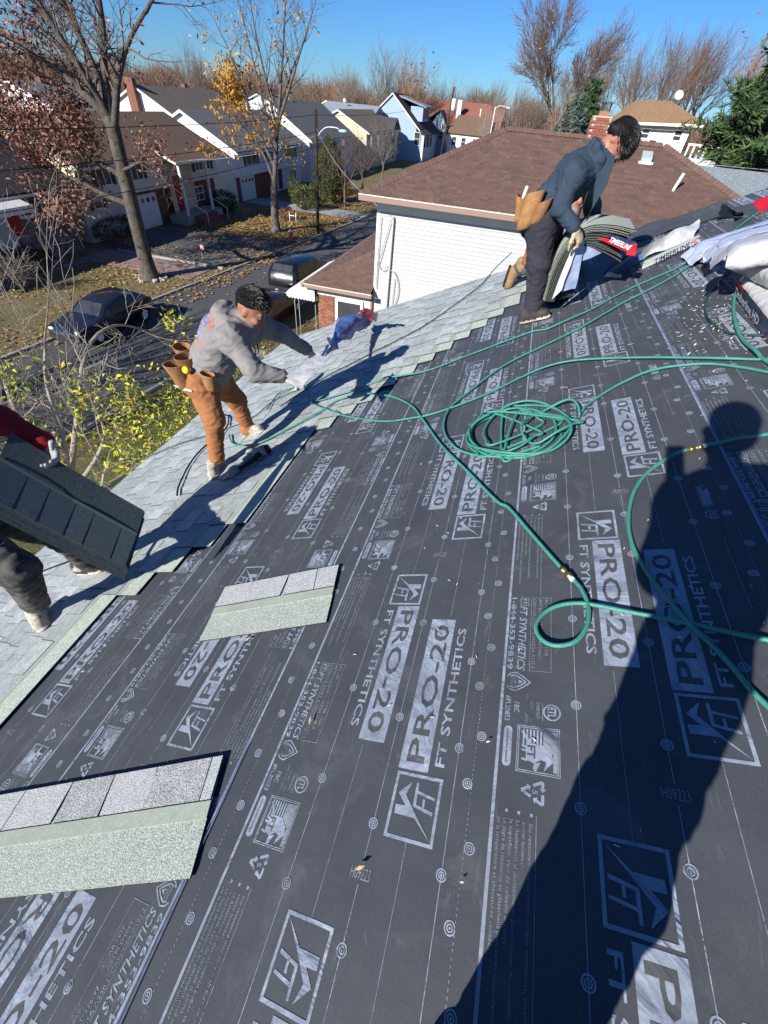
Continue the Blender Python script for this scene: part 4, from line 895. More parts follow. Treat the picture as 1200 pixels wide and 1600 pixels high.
mb = MB(); pf = [(-6.95, pz-.02), (-7.5, pz-.16), (-8.0, pz-.38), (-8.14, pz-.52), (-8.12, pz-.62), (-8.0, pz-.60)]
P = [[(x, y, z) for y in (15.8, 17, 18.5, 20)] for x, z in pf]; mb.grid(P)
P2 = [(-6.95, 15.8, pz-.02)] + [(x, 15.8, z) for x, z in pf[1:5]]
n_ = 9; sc = []
for i in range(n_*2+1): sc.append((-8.08 + 1.13*i/(n_*2), 15.8, pz-.64 - (.05 if i % 2 else 0)))
mb.poly(P2 + sc); mb.build('porch_awning', m_white, nb)
for x, y in ((-7.9, 16.0), (-7.72, 16.0), (-7.15, 16.3), (-7.9, 19.5)): pipe([(x, y, 0), (x, y, pz-.55)], .016, 'awning_post', mat('post_grey', (.28,.29,.30), .5), nb)

# ================================================ trees and plants
class Tubes:
    """fast collector of thin tapering twigs (3 to 6 sided)"""
    def __init__(s): s.v = []; s.f = []
    def seg(s, pts, rs, k):
        o = len(s.v); n = len(pts); ref = None
        for i in range(n):
            a = pts[max(i-1, 0)]; b = pts[min(i+1, n-1)]
            tx, ty, tz = b[0]-a[0], b[1]-a[1], b[2]-a[2]
            L = sqrt(tx*tx+ty*ty+tz*tz) or 1.; tx /= L; ty /= L; tz /= L
            if abs(tz) < .9: px, py, pz = ty, -tx, 0.
            else: px, py, pz = 0., tz, -ty
            L = sqrt(px*px+py*py+pz*pz) or 1.; px /= L; py /= L; pz /= L
            qx, qy, qz = ty*pz-tz*py, tz*px-tx*pz, tx*py-ty*px
            r = rs[i]; p = pts[i]
            for j in range(k):
                c, d = cos(2*pi*j/k)*r, sin(2*pi*j/k)*r
                s.v.append((p[0]+px*c+qx*d, p[1]+py*c+qy*d, p[2]+pz*c+qz*d))
        for i in range(n-1):
            for j in range(k):
                j2 = (j+1) % k; s.f.append((o+i*k+j, o+i*k+j2, o+(i+1)*k+j2, o+(i+1)*k+j))
    def mesh(s, name, m, off=None, smooth=True):
        me = bpy.data.meshes.new(name)
        v = s.v if off is None else [(a-off[0], b-off[1], c-off[2]) for a, b, c in s.v]
        me.from_pydata(v, [], s.f); me.materials.append(m)
        if smooth: me.polygons.foreach_set('use_smooth', [True]*len(s.f))
        me.update(); return me
def grow(T, tips, r, p, d, L, rad, lev, maxlev, spread=.7, up=.12, kids=(3, 5), ratio=.68, wob=.12, ks=(8, 6, 5, 4, 3, 3), rmin=.004):
    """one branch and its children; tips collects (point, direction, level)"""
    n = 4 if lev < 3 else 3
    pts = [tuple(p)]; rs = [rad]; q = Vector(p); dd = Vector(d).normalized(); path = [q.copy()]
    for i in range(n):
        dd = (dd + Vector((r.gauss(0, wob), r.gauss(0, wob), r.gauss(0, wob) + up))).normalized()
        q = q + dd*(L/n); path.append(q.copy()); pts.append(tuple(q)); rs.append(max(rad*(1 - .62*(i+1)/n), rmin))
    T[min(lev, len(T)-1)].seg(pts, rs, ks[min(lev, len(ks)-1)])
    if lev >= maxlev: tips.append((q, dd, lev)); return
    tips.append((path[-2], dd, lev))
    k = r.randint(*kids)
    for i in range(k):
        t = .35 + .65*(i+r.random())/k; x = t*n; a = min(int(x), n-1); pp = path[a].lerp(path[a+1], x-a)
        az = r.uniform(0, 2*pi); o = dd.orthogonal().normalized(); o = Matrix.Rotation(az, 3, dd) @ o
        nd = (dd*(1-spread*r.uniform(.5, .9)) + o*spread*r.uniform(.7, 1.1))
        grow(T, tips, r, pp, nd, L*ratio*r.uniform(.75, 1.15), max(rad*(1-.5*t)*.58, rmin), lev+1, maxlev, spread, up, kids, ratio, wob, ks, rmin)
    grow(T, tips, r, q, dd, L*ratio, max(rad*.38, rmin), lev+1, maxlev, spread, up, kids, ratio, wob, ks, rmin)
def leaf_cloud(mb, r, pts, per, size, spreadr, nm, droop=0.):
    for p in pts:
        for _ in range(per):
            c = Vector(p) + Vector((r.gauss(0, spreadr), r.gauss(0, spreadr), r.gauss(0, spreadr) - droop))
            s = size*r.uniform(.6, 1.3); n = Vector((r.gauss(0,1), r.gauss(0,1), r.gauss(0,1)+.4)).normalized()
            a = n.orthogonal().normalized(); a = Matrix.Rotation(r.uniform(0, 2*pi), 3, n) @ a; b = n.cross(a)
            fold = n*s*.25
            mb.add([c - a*s, c + b*s*.42 + fold, c + a*s, c - b*s*.42 + fold], [(0,1,2),(0,2,3)], r.randrange(nm))
m_bark = mat('oak_bark', (.135,.115,.10), .95, n=(5, .2), col2=(.06,.05,.045), n2=(40, .35), bump=(22, .04, 1.))
m_bark2 = mat('grey_bark', (.16,.14,.125), .95, n=(6, .2), col2=(.085,.07,.06), n2=(40, .3), bump=(22, .03, .9))
m_twig = mat('bare_twigs', (.135,.10,.085), .95); m_twigr = mat('reddish_twigs', (.185,.12,.09), .95); m_twigo = mat('orange_twigs', (.33,.20,.11), .95); m_twigg = mat('grey_twigs', (.19,.16,.135), .95)
m_twigp = mat('pale_twigs', (.36,.32,.27), .9, n=(20, .3), col2=(.24,.21,.18))
OAK = [mat('oak_leaf_rust', (.23,.10,.065), .75), mat('oak_leaf_brown', (.16,.075,.055), .75), mat('oak_leaf_light', (.33,.19,.14), .7)]
YEL = [mat('maple_leaf_gold', (.52,.29,.03), .7), mat('maple_leaf_amber', (.42,.20,.03), .7)]
LIM = [mat('lime_leaf', (.42,.43,.035), .6, spec=.4), mat('green_leaf', (.20,.28,.03), .6, spec=.4), mat('yellow_leaf', (.58,.47,.04), .6, spec=.4)]
def make_tree(name, label, cat, root, trunk, limbs, barkm, twigm, seed, maxlev, leaf=None, group=None, lev_kw=None, trunk_r=(.4, .3)):
    """trunk: list of points; limbs: list of (polyline, base radius); twigs sprout along every limb"""
    r = random.Random(seed); t = thing(name, root, label, cat, group)
    TT = [Tubes() for _ in range(4)]; tips = []
    kw = dict(spread=.62, up=.07, kids=(3, 4), ratio=.62, wob=.13); kw.update(lev_kw or {})
    tp = smooth_path(trunk, 4); n = len(tp)
    flare = [1.55, 1.25, 1.1, 1.03]
    TT[0].seg([tuple(p) for p in tp], [(trunk_r[0] + (trunk_r[1]-trunk_r[0])*i/(n-1))*(flare[i] if i < 4 else 1) for i in range(n)], 12)
    for poly, rad in limbs:
        lp = smooth_path(poly, 4); m = len(lp)
        rs = [max(rad*(1-.80*i/(m-1)), .012) for i in range(m)]
        TT[1].seg([tuple(p) for p in lp], rs, 8)
        tot = sum((b-a).length for a, b in zip(lp, lp[1:]))
        ns = max(4, int(tot*1.7))
        for j in range(ns):
            x = (.22 + .78*(j + r.random())/ns)*(m-1); a = min(int(x), m-2); p = lp[a].lerp(lp[a+1], x-a); d = (lp[a+1]-lp[a]).normalized()
            o = Matrix.Rotation(r.uniform(0, 2*pi), 3, d) @ d.orthogonal().normalized()
            grow(TT, tips, r, p, d*.55 + o*.75 + Vector((0,0,.15)), r.uniform(.8, 1.9)*kw.get('len', 1.) if 'len' in kw else r.uniform(.8, 1.9), rs[a]*.45, 2, maxlev, **{k: v for k, v in kw.items() if k != 'len'})
        grow(TT, tips, r, lp[-1], (lp[-1]-lp[-2]).normalized(), 1.5, rs[-1], 2, maxlev, **{k: v for k, v in kw.items() if k != 'len'})
    T0 = Tubes(); T0.v = TT[0].v; T0.f = TT[0].f
    for nm, q, m in (('trunk', TT[0], barkm), ('limbs', TT[1], barkm)):
        o = bpy.data.objects.new(nm, q.mesh(nm, m, root)); COL.objects.link(o); o.parent = t
    A = Tubes(); A.v = TT[2].v; A.f = list(TT[2].f); off = len(A.v); A.v = A.v + TT[3].v; A.f += [tuple(i+off for i in f) for f in TT[3].f]
    o = bpy.data.objects.new('crown', A.mesh('crown', twigm, root)); COL.objects.link(o); o.parent = t
    if leaf:
        for fil, per, size, sp, mats, nm in leaf:
            pts = [p for p, d, l in tips if fil(p, r)]
            mb = MB(); leaf_cloud(mb, r, pts, per, size, sp, len(mats))
            if mb.f: mb.build(nm, mats, t)
    return t, tips
# big oak, left: bare top, brown leaves lower left
B = Vector((-20.3, 22.4, 0))
trunk = [(-20.3,22.4,0), (-20.25,22.4,1.6), (-20.15,22.42,3.4), (-20.05,22.45,5.2), (-19.95,22.5,7.0)]
limbs = [
 ([(-19.95,22.5,6.9), (-20.3,22.8,8.2), (-21.0,23.2,9.6), (-21.9,23.4,11.6), (-22.6,23.6,13.6)], .24),
 ([(-19.95,22.5,6.8), (-20.9,22.2,7.8), (-22.4,22.0,8.8), (-24.4,21.6,9.8), (-26.6,21.5,10.8)], .23),
 ([(-19.95,22.5,7.0), (-19.7,22.6,8.4), (-19.4,23.0,10.0), (-19.2,23.2,12.2), (-19.0,23.4,14)], .21),
 ([(-20.0,22.5,6.4), (-19.2,22.2,7.4), (-18.6,22.2,8.4), (-17.6,22.2,9.5), (-16.2,22.3,10.6), (-15.0,22.2,11.4)], .18),
 ([(-19.98,22.5,6.2), (-21.2,23.2,7.2), (-23.0,24.0,8.2), (-25.2,24.6,8.9)], .17),
 ([(-20.1,22.45,4.7), (-21.5,22.1,5.3), (-23.5,21.7,5.6), (-25.8,21.3,6.3), (-28,21,6.9)], .17),
 ([(-20.2,22.4,3.55), (-21.6,22.2,3.9), (-23.0,22.2,4.35), (-24.4,22.1,4.6), (-26.2,21.8,5.5)], .15),
 ([(-20.1,22.4,5.0), (-19.3,22.0,5.2), (-18.4,21.8,5.5), (-17.6,21.6,5.6)], .09),
 ([(-19.95,22.5,6.9), (-20.1,21.8,8.4), (-20.6,21.2,10.2), (-21.2,20.8,12.2)], .17),
 ([(-19.95,22.5,6.6), (-21.4,23.0,8.6), (-23.2,23.4,10.6), (-25.0,23.6,12.4)], .17),
]
def oak_f(p, r):
    if p.z < 7.4 and p.x < -20.6: return r.random() < .95
    if p.z < 6.6 and p.x < -17.6: return r.random() < .85
    if p.z < 10.5 and p.x < -21.6: return r.random() < .28
    return r.random() < .03
make_tree('oak_tree', 'big oak with bare top and rusty brown leaves on its lower left boughs', 'tree', B, trunk, limbs, m_bark, m_twig, 11, 4, [(oak_f, 12, .12, .34, OAK, 'leaves')], trunk_r=(.40, .30), lev_kw=dict(up=.05, len=1.1))
mb = MB(); r_ = random.Random(2)
for i in range(46): a = r_.uniform(0, 2*pi); q = r_.uniform(.5, .95); s = r_.uniform(.06, .14); mb.ball((-20.3+q*cos(a), 22.4+q*sin(a), .05), (s, s*.8, s*.6), 6, 4)
tag(mb.build('edging_stones', mat('pale_stone', (.5,.47,.42), .9, n=(8,.3))), 'ring of pale stones round the foot of the big oak', 'stones')
# yellow leaved street tree
trunk = [(-19.4,36.9,0), (-19.4,36.9,1.2), (-19.25,36.9,2.6), (-19.2,36.9,3.3)]
limbs = [
 ([(-19.2,36.9,3.0), (-18.9,36.9,4.6), (-18.6,37,6.4), (-18.2,37,8.0), (-17.8,37.1,10), (-17.4,37.3,12.8)], .20),
 ([(-19.2,36.9,3.2), (-19.6,36.9,4.4), (-20.2,36.8,5.4), (-20.9,36.7,6.0), (-22.0,36.5,7.2)], .13),
 ([(-18.75,36.9,5.6), (-19.4,37,7.2), (-20.0,37.1,9.6), (-20.6,37.2,12)], .12),
 ([(-18.5,37,6.6), (-17.5,37,8.4), (-16.5,37,10.2), (-15.4,37,12.2)], .12),
 ([(-19.0,36.9,4.2), (-20.6,37.2,6.8), (-21.6,37.4,9.4), (-22.8,37.5,11.4)], .12),
 ([(-18.6,37,6.2), (-18.9,36.6,8.6), (-19.2,36.3,10.8), (-19.4,36.2,13)], .11),
 ([(-18.3,37,7.6), (-17.2,37.4,9.6), (-16.2,37.6,11.0)], .08),
 ([(-19.1,36.9,3.9), (-18.6,37.0,4.6), (-18.0,37.1,5.2), (-17.7,37.2,6.0)], .07),
 ([(-20.2,36.8,5.4), (-21.4,36.9,5.3), (-22.6,36.8,5.0)], .05),
]
def yel_f(p, r):
    if -24.2 < p.x < -20.6 and 7.0 < p.z < 9.6: return r.random() < .75
    if p.z < 6.8: return r.random() < .26
    return r.random() < .035
make_tree('street_tree', 'tall half bare street tree with patches of golden yellow leaves above the leaf strewn lawn', 'tree', (-19.4,36.9,0), trunk, limbs, m_bark2, m_twig, 21, 4, [(yel_f, 5, .14, .25, YEL, 'leaves')], trunk_r=(.32, .24))
# near shrub tree: pale bare branches, lime leaves near the eave
def shrub_f(p, r):
    return (p.z < 4.5 and p.y > 2.6 and r.random() < .8) or r.random() < .04
trunk = [(-8.2,4.0,0), (-8.1,4.2,1.0), (-8.0,4.4,1.9)]
limbs = [
 ([(-8.0,4.4,1.7), (-8.4,4.3,2.8), (-8.8,4.2,3.8), (-9.2,4.3,5.0)], .085), ([(-8.0,4.4,1.8), (-8.2,5.2,2.9), (-8.4,5.6,4.0), (-8.3,6.0,4.9)], .075),
 ([(-8.0,4.4,1.8), (-8.3,5.6,2.9), (-8.6,6.9,4.1), (-8.5,7.8,4.4), (-8.3,8.6,4.0)], .075), ([(-8.0,4.4,1.9), (-7.6,5.2,2.6), (-7.2,5.4,3.3), (-7.0,5.3,4.1)], .06),
 ([(-8.1,4.2,1.3), (-8.9,3.6,2.4), (-9.8,3.2,3.4), (-10.6,3.4,4.6)], .075), ([(-8.0,4.4,1.6), (-7.3,6.0,2.0), (-6.8,7.0,2.3), (-6.6,7.8,2.6)], .05),
 ([(-8.2,4.6,2.4), (-9.4,5.4,3.4), (-10.2,6.4,4.6), (-10.6,7.4,5.2)], .065), ([(-8.1,4.2,1.2), (-7.4,4.6,1.6), (-6.6,5.2,1.8), (-5.9,5.8,2.0)], .05),
 ([(-8.4,4.3,2.6), (-9.6,4.6,3.6), (-10.8,5.6,4.8), (-11.2,6.2,5.6)], .06), ([(-8.0,4.4,1.7), (-7.0,4.4,2.4), (-6.4,4.4,3.2), (-6.2,4.3,3.9)], .05), ([(-8.0,4.4,1.7), (-6.8,5.6,1.9), (-6.0,6.6,2.0), (-5.5,7.4,2.2)], .045),
]
def shr1(p, r): return (p.x > -7.9 and p.z < 4.6 and r.random() < .85) or (-9.2 < p.x < -7.9 and 2.2 < p.z < 4.7 and p.y < 5.4 and r.random() < .55)
make_tree('magnolia_tree', 'many stemmed pale barked small tree by the eave with lime green and yellow leaves', 'tree', (-8.2,4.0,0), trunk, limbs, m_twigp, m_twigp, 31, 4, [(shr1, 6, .062, .12, LIM, 'leaves')], trunk_r=(.17, .13), lev_kw=dict(up=.02, len=.62, ratio=.66, kids=(3, 4)))
# bushes as leaf clouds on a few stems
def bush(name, label, c, rx, ry, rz, mats, n, size, seed, cat='bush', group=None):
    r = random.Random(seed); t = thing(name, (c[0], c[1], 0), label, cat, group); T = Tubes()
    for _ in range(9):
        a = r.uniform(0, 2*pi); q = r.uniform(.3, .8); T.seg([(c[0], c[1], 0), (c[0]+rx*q*.5*cos(a), c[1]+ry*q*.5*sin(a), rz*.8), (c[0]+rx*q*cos(a), c[1]+ry*q*sin(a), rz*1.5)], [.035, .025, .01], 4)
    o = bpy.data.objects.new('stems', T.mesh('stems', m_bark2, (c[0], c[1], 0))); COL.objects.link(o); o.parent = t
    mb = MB(); pts = []
    for _ in range(n):
        v = Vector((r.gauss(0,1), r.gauss(0,1), r.gauss(0,1))).normalized(); k = .72 + .28*r.random() + .16*noise.noise(v*2.2 + Vector((seed, 0, 0)))
        pts.append((c[0]+v.x*rx*k, c[1]+v.y*ry*k, max(.05, rz + v.z*rz*k)))
    leaf_cloud(mb, r, pts, 1, size, size*.5, len(mats)); mb.build('foliage', mats, t); return t
GRN = [mat('yew_dark', (.022,.04,.016), .7), mat('yew_mid', (.045,.07,.025), .7)]; OLV = [mat('box_olive', (.10,.115,.035), .7), mat('box_dark', (.05,.065,.022), .7)]
EVG = [mat('juniper_olive', (.085,.085,.03), .8), mat('juniper_dark', (.04,.05,.02), .8)]
bush('hedge', 'long dark clipped hedge along the cream split level side wall', (-27.6,28.6,0), .9, 2.2, .65, OLV, 1400, .09, 1, 'hedge')
bush('round_bush', 'dark green bush beside the porch steps of the cream house', (-26.6,41.0,0), 1.2, 1.4, .8, GRN, 1200, .10, 2)
bush('round_bush', 'rounded olive bush left of the wooden utility pole', (-21.2,46.6,0), 1.3, 1.3, 1.0, OLV, 1500, .10, 3)
bush('round_bush', 'smaller rounded olive bush behind the first beside the pole', (-20.4,48.4,0), 1.1, 1.1, 1.15, OLV, 1200, .10, 4)
bush('round_bush', 'small clipped bush before the white garage house', (-24.0,50.5,0), .7, .7, 1.1, OLV, 700, .09, 5)
bush('round_bush', 'dark bush under the picture window of the stone house', (-26.2,20.0,0), 1.0, 1.6, .6, GRN, 1100, .09, 6)
bush('yellow_bush', 'bright yellow bush glowing beyond the utility pole', (-19.8,54,0), 1.0, 1.0, 1.0, YEL, 500, .11, 7)
bush('red_bush', 'low reddish shrub on the leaf strewn lawn', (-20.6,41.6,0), .9, .9, .45, [OAK[0], OAK[1]], 500, .08, 8)
bush('red_bush', 'bare reddish shrub at the edge of the driveway by the stone house', (-25.8,26.8,0), .9, .6, .5, [OAK[0], OAK[2]], 160, .08, 18)
bush('evergreen_tree', 'tall narrow olive evergreen before the grey roofed house', (-20.4,52.0,0), 1.3, 1.3, 2.7, EVG, 3600, .13, 9, 'tree')
bush('evergreen_tree', 'dark evergreen mass beside the white garage house', (-22.6,57.0,0), 1.8, 2.2, 2.0, GRN, 2500, .14, 10, 'tree')
# a small bare multi stemmed tree beyond the pole
def bare(name, label, x, y, h, seed, m=m_twig, lev=4, spread=.55, group=None, cat='tree', r0=None, kids=(3, 4), trunkh=.25, z=0., up=.1):
    r = random.Random(seed); t = thing(name, (x, y, z), label, cat, group); TT = [Tubes() for _ in range(3)]; tips = []
    r0 = r0 or h*.018; TT[0].seg([(0,0,0),(0,0,h*trunkh*.5),(r.gauss(0,.05)*h*.2,0,h*trunkh)], [r0*1.3, r0, r0*.9], 7)
    for i in range(5):
        a = 2*pi*i/5 + r.random(); d = Vector((cos(a)*spread, sin(a)*spread, 1)); grow(TT, tips, r, (0,0,h*trunkh*.95), d, h*.34*r.uniform(.8, 1.1), r0*.6, 1, lev, spread*.95, up, kids, .66, .1, (6, 5, 4, 3, 3), max(.008, h*.0009))
    oo = []
    for nm, q, mm in (('trunk', TT[0], m_bark2),):
        o = bpy.data.objects.new(nm, q.mesh(nm, mm)); COL.objects.link(o); o.parent = t; oo.append(o)
    A = Tubes(); A.v = list(TT[1].v); A.f = list(TT[1].f); off = len(A.v); A.v += TT[2].v; A.f += [tuple(i+off for i in f) for f in TT[2].f]
    o = bpy.data.objects.new('crown', A.mesh('crown', m)); COL.objects.link(o); o.parent = t
    return t, tips
bare('small_bare_tree', 'small dark bare tree with several stems past the utility pole', -18.3, 50.5, 6.5, 41, m_twig, 4, .8)
bare('small_bare_tree', 'small bare tree further along the street in front of the cream gable house', -19.5, 60, 6.5, 42, m_twig, 4, .8)
bare('small_bare_tree', 'bare street tree before the blue gable house', -20.5, 72, 7, 43, m_twigg, 4, .8)
bare('bare_shrub', 'leafless pale shrub in front of the parked dark car', -12.4, 8.6, 3.6, 44, m_twigp, 4, .95, cat='shrub', trunkh=.08, r0=.06)
bare('bare_shrub', 'leafless pale shrub at the left edge near the street', -13.6, 6.2, 4.4, 45, m_twigp, 4, .9, cat='shrub', trunkh=.08, r0=.07)
bare('bare_shrub', 'leafless grey shrub below the stone house steps', -24.2, 17.6, 2.6, 46, m_twigg, 4, .9, cat='shrub', trunkh=.08, r0=.05)
# shade trees up the street behind the camera (their shadows stripe the road)
for i, (x, y, h) in enumerate(((-21.5, -4, 13), (-19.5, 3, 12))):
    bare('bare_street_tree', 'bare street tree by the kerb left of the view, striping the road with shade', x, y, h, 60+i, m_twig, 4, .6, 'bare street trees left of the view')
# ---- far trees: a few kinds, copied
def far_set(kind, label, m, seeds, spots, spread, kids=(3, 4), lev=4, cat='tree', trunkh=.25, leaves=None, up=.1):
    protos = []
    G_ = kind.replace('_', ' ') + 's on the horizon'
    for i, (x, y, h, *zz) in enumerate(spots):
        z = zz[0] if zz else 0.
        if i < len(seeds):
            t, tips = bare(kind, label, x, y, 10., seeds[i], m, lev, spread, G_, cat, None, kids, trunkh, z, up)
            if leaves:
                mb = MB(); leaf_cloud(mb, random.Random(i), [tuple(p) for p, d, l in tips[::leaves[0]]], leaves[1], leaves[2], .3, len(leaves[3]))
                o = bpy.data.objects.new('leaves', mb.mesh('leaves', leaves[3])); COL.objects.link(o); o.parent = t
            protos.append(t); c = t
        else: c = copy_tree(protos[i % len(protos)])
        c.location = (x, y, z); s = h/10.; c.scale = (s*rnd.uniform(.85, 1.15), s*rnd.uniform(.85, 1.15), s); c.rotation_euler = (0, 0, rnd.uniform(0, 6.28))
T_SPOTS = [(-31.2,112,16.6), (-75,112,14), (-66,118,12), (-58,125,11.5), (-52,114,11), (-45,128,12), (-36,135,13), (-22,133,12.5), (-17,142,13), (-12,128,12.6), (-7,120,13.5), (-3,116,12), (4,104,12.5,3), (9,110,14,4), (13,112,16,4), (16,100,13,5), (-84,100,14), (-92,92,13), (-100,85,14), (-88,70,13), (-105,60,14), (-40,145,14), (-28,150,14), (2,140,15,3), (26,118,15,5), (32,112,14,5)]
far_set('bare_grey_tree', 'grey brown bare tree in the row along the horizon', m_twigg, (101, 102, 103), T_SPOTS, .5, (3, 5))
far_set('bare_red_tree', 'reddish brown bare tree in the row along the horizon', m_twigr, (111, 112), [(-40,118,11.5), (-48,132,12.5), (-26,124,12), (-14,134,12.5), (-5,136,13), (19,108,16.5,4), (23,112,17.5,4), (7,124,14,3), (-62,132,12), (-80,120,13), (12,98,11,5), (17,95,10,5)], .45, (4, 5))
far_set('orange_tree', 'orange brown tree still in leaf on the horizon', m_twigo, (121,), [(-26.0,112,14.2), (-46,122,10.5), (28,100,14,5)], .42, (4, 5), 4, leaves=(9, 1, .22, [mat('far_leaf_ochre', (.30,.17,.07), .8), mat('far_leaf_rust', (.24,.12,.06), .8)]))
far_set('pale_bare_tree', 'pale barked bare tree standing out before the horizon wood', m_twigp, (131,), [(-38.5,105,12.6), (-9.2,105,10)], .5, (3, 4))
far_set('tall_red_tree', 'tallest lone tree with a rounded reddish crown above the brown roof', m_twigr, (141,), [(.9,80,15.6,1.5)], .42, (4, 5), 5, trunkh=.36, leaves=(14, 1, .10, [OAK[0], OAK[2]]), up=.04)
for o in COL.objects:
    if o.name.startswith(('tall_red_tree',)): o['group'] = ''; del o['group']
def zone(o):
    q = o.location.x/max(o.location.y, 1)
    return 'behind the big oak at the far left' if q < -.72 else 'behind the yellow leaved street tree' if q < -.42 else 'behind the cream and blue gable houses' if q < -.235 else 'above the long red roof' if q < -.06 else 'between the chimney and the red roof' if q < .05 else 'above the tan roof and right of it'
for o in list(COL.objects):
    if o.parent is None and o.get('group', '').endswith('on the horizon'):
        kind = o.name.split('.')[0].replace('_', ' '); look = {'bare grey tree': 'grey brown bare tree', 'bare red tree': 'reddish brown bare tree', 'orange tree': 'leafy orange tree', 'pale bare tree': 'pale barked bare tree'}.get(kind)
        if look: o['label'] = look + ' in the horizon row ' + zone(o); o['group'] = kind + 's in the horizon row ' + zone(o)
# distant wood behind everything, one mass
T = Tubes(); r = random.Random(9)
for i in range(430):
    x = r.uniform(-190, 110); y = r.uniform(150, 200); h = r.uniform(9, 13.5); bw = h*.3
    T.seg([(x,y,0),(x,y,h*.5)], [.2, .12], 3)
    for k in range(46):
        a = r.uniform(0, 2*pi); q = sqrt(r.random())*bw; z0 = h*r.uniform(.2, .6); z1 = min(h*(1 - .25*(q/bw)**2)*r.uniform(.75, 1), z0 + h*.5)
        T.seg([(x + q*.3*cos(a), y + q*.3*sin(a), z0), (x + q*.8*cos(a+.2), y + q*.8*sin(a+.2), (z0+z1)/2), (x + q*cos(a), y + q*sin(a), z1)], [.11, .07, .03], 3)
wood = bpy.data.objects.new('distant_wood', T.mesh('distant_wood', m_twigr)); COL.objects.link(wood); wood['kind'] = 'stuff'
# evergreens
PINE = [mat('pine_needles_dark', (.022,.05,.022), .7), mat('pine_needles', (.045,.085,.03), .7), mat('pine_needles_light', (.085,.125,.045), .7)]
SPR = [mat('spruce_blue', (.13,.17,.15), .75), mat('spruce_green', (.07,.10,.075), .75)]
def conifer(name, label, x, y, z, h, rb, mats, seed, tuft=.16, whorls=16, droop=.0, pow_=.9):
    r = random.Random(seed); t = thing(name, (x, y, z), label, 'tree'); T = Tubes(); T.seg([(0,0,0),(0,0,h*.5),(0,0,h)], [h*.022, h*.014, .02], 8)
    mb = MB()
    for w in range(whorls):
        f = .10 + .88*w/whorls; zz = h*f; L = rb*(1-f)**pow_*1.02 + .12
        for k in range(6 if f < .8 else 4):
            a = r.uniform(0, 2*pi); l = L*r.uniform(.7, 1.15); e = Vector((cos(a)*l, sin(a)*l, zz + l*(.28 - droop) + r.uniform(-.2, .2)))
            T.seg([(0,0,zz), (e.x*.5, e.y*.5, (zz+e.z)/2 - .05*l), tuple(e)], [.05, .03, .012], 4)
            m_ = int(7 + l*7)
            for j in range(m_):
                q = .25 + .8*j/m_; c = Vector((0,0,zz)).lerp(e, q) + Vector((r.gauss(0,.16*l*.4), r.gauss(0,.16*l*.4), r.gauss(0,.10)))
                for _ in range(7):
                    d = Vector((r.gauss(0,1), r.gauss(0,1), r.gauss(.35,.8))).normalized(); s = tuft*r.uniform(.7, 1.6); o = d.orthogonal().normalized()*s*.16
                    mb.add([c - o, c + o, c + d*s*1.6], [(0,1,2)], r.randrange(len(mats)))
    o = bpy.data.objects.new('trunk', T.mesh('trunk', m_bark)); COL.objects.link(o); o.parent = t
    o = bpy.data.objects.new('crown', mb.mesh('crown', mats)); COL.objects.link(o); o.parent = t; return t
conifer('pine_tree', 'large dark green pine at the right edge of the picture', 12.4, 36, 5.6, 9.5, 4.2, PINE, 3, .30, 20, .0, .62)
conifer('pine_tree', 'dark pine partly cut by the right frame edge behind the first pine', 14.6, 41, 5.6, 10.5, 4.0, PINE, 4, .32, 18, .0, .62)
conifer('spruce_tree', 'blue grey spruce left of the brick chimney', 2.2, 56, 4.0, 6.0, 2.3, SPR, 5, .22, 16, .1, .75)
conifer('green_conifer', 'bright green conifer directly behind the brick chimney', 3.6, 60, 4.0, 7.2, 2.4, PINE, 6, .26, 16, .05, .6)
# ================================================ poles, lamp, wires
m_pole = mat('pole_wood', (.07,.05,.038), .95, n=(6, .3), n2=(30, .3))
t = thing('utility_pole', (-16.0,37.9,0), 'dark wooden utility pole with a street lamp arm, right of the yellow leaved tree', 'pole')
pipe([(-16.1,37.9,0),(-15.95,37.9,7.6)], .13, 'pole', m_pole, t); pipe(smooth_path([(-15.95,37.9,6.1),(-15.3,37.9,6.65),(-14.6,37.9,6.75),(-14.2,37.9,6.7)], 4), .028, 'lamp_arm', m_alu, t)
mb = MB(); mb.ball((-13.9,37.9,6.6), (.36,.17,.11), 10, 6); mb.build('lamp_head', mat('lamp_lens', (.35,.55,.52), .3), t)
mb = MB(); mb.box(-16.12,-15.8,37.75,38.05,3.5,3.9); mb.build('meter_box', m_shut, t)
t = thing('utility_pole', (-17.3,100,0), 'leaning wooden pole in front of the red roofed house', 'pole')
pipe([(-17.6,100,0),(-16.6,100,10.5)], .16, 'pole', m_pole, t); mb = MB(); mb.lathe([(0,0),(.35,.02),(.38,.3),(.38,1.3),(.3,1.5),(0,1.52)], (-16.3,99.9,7.6), 12); mb.build('transformer', m_white, t)
t = thing('street_lamp', (-8.6,92,0), 'thin street lamp with a curved white arm above the brown roof ridge', 'street lamp')
pipe([(-8.4,92,0),(-8.4,92,8.6)], .06, 'post', m_alu, t); pipe(smooth_path([(-8.4,92,8.4),(-7.8,92,8.75),(-6.6,92,8.7)], 4), .035, 'arm', m_alu, t); mb = MB(); mb.ball((-6.4,92,8.62), (.35,.15,.1), 8, 5); mb.build('lamp_head', m_white, t)
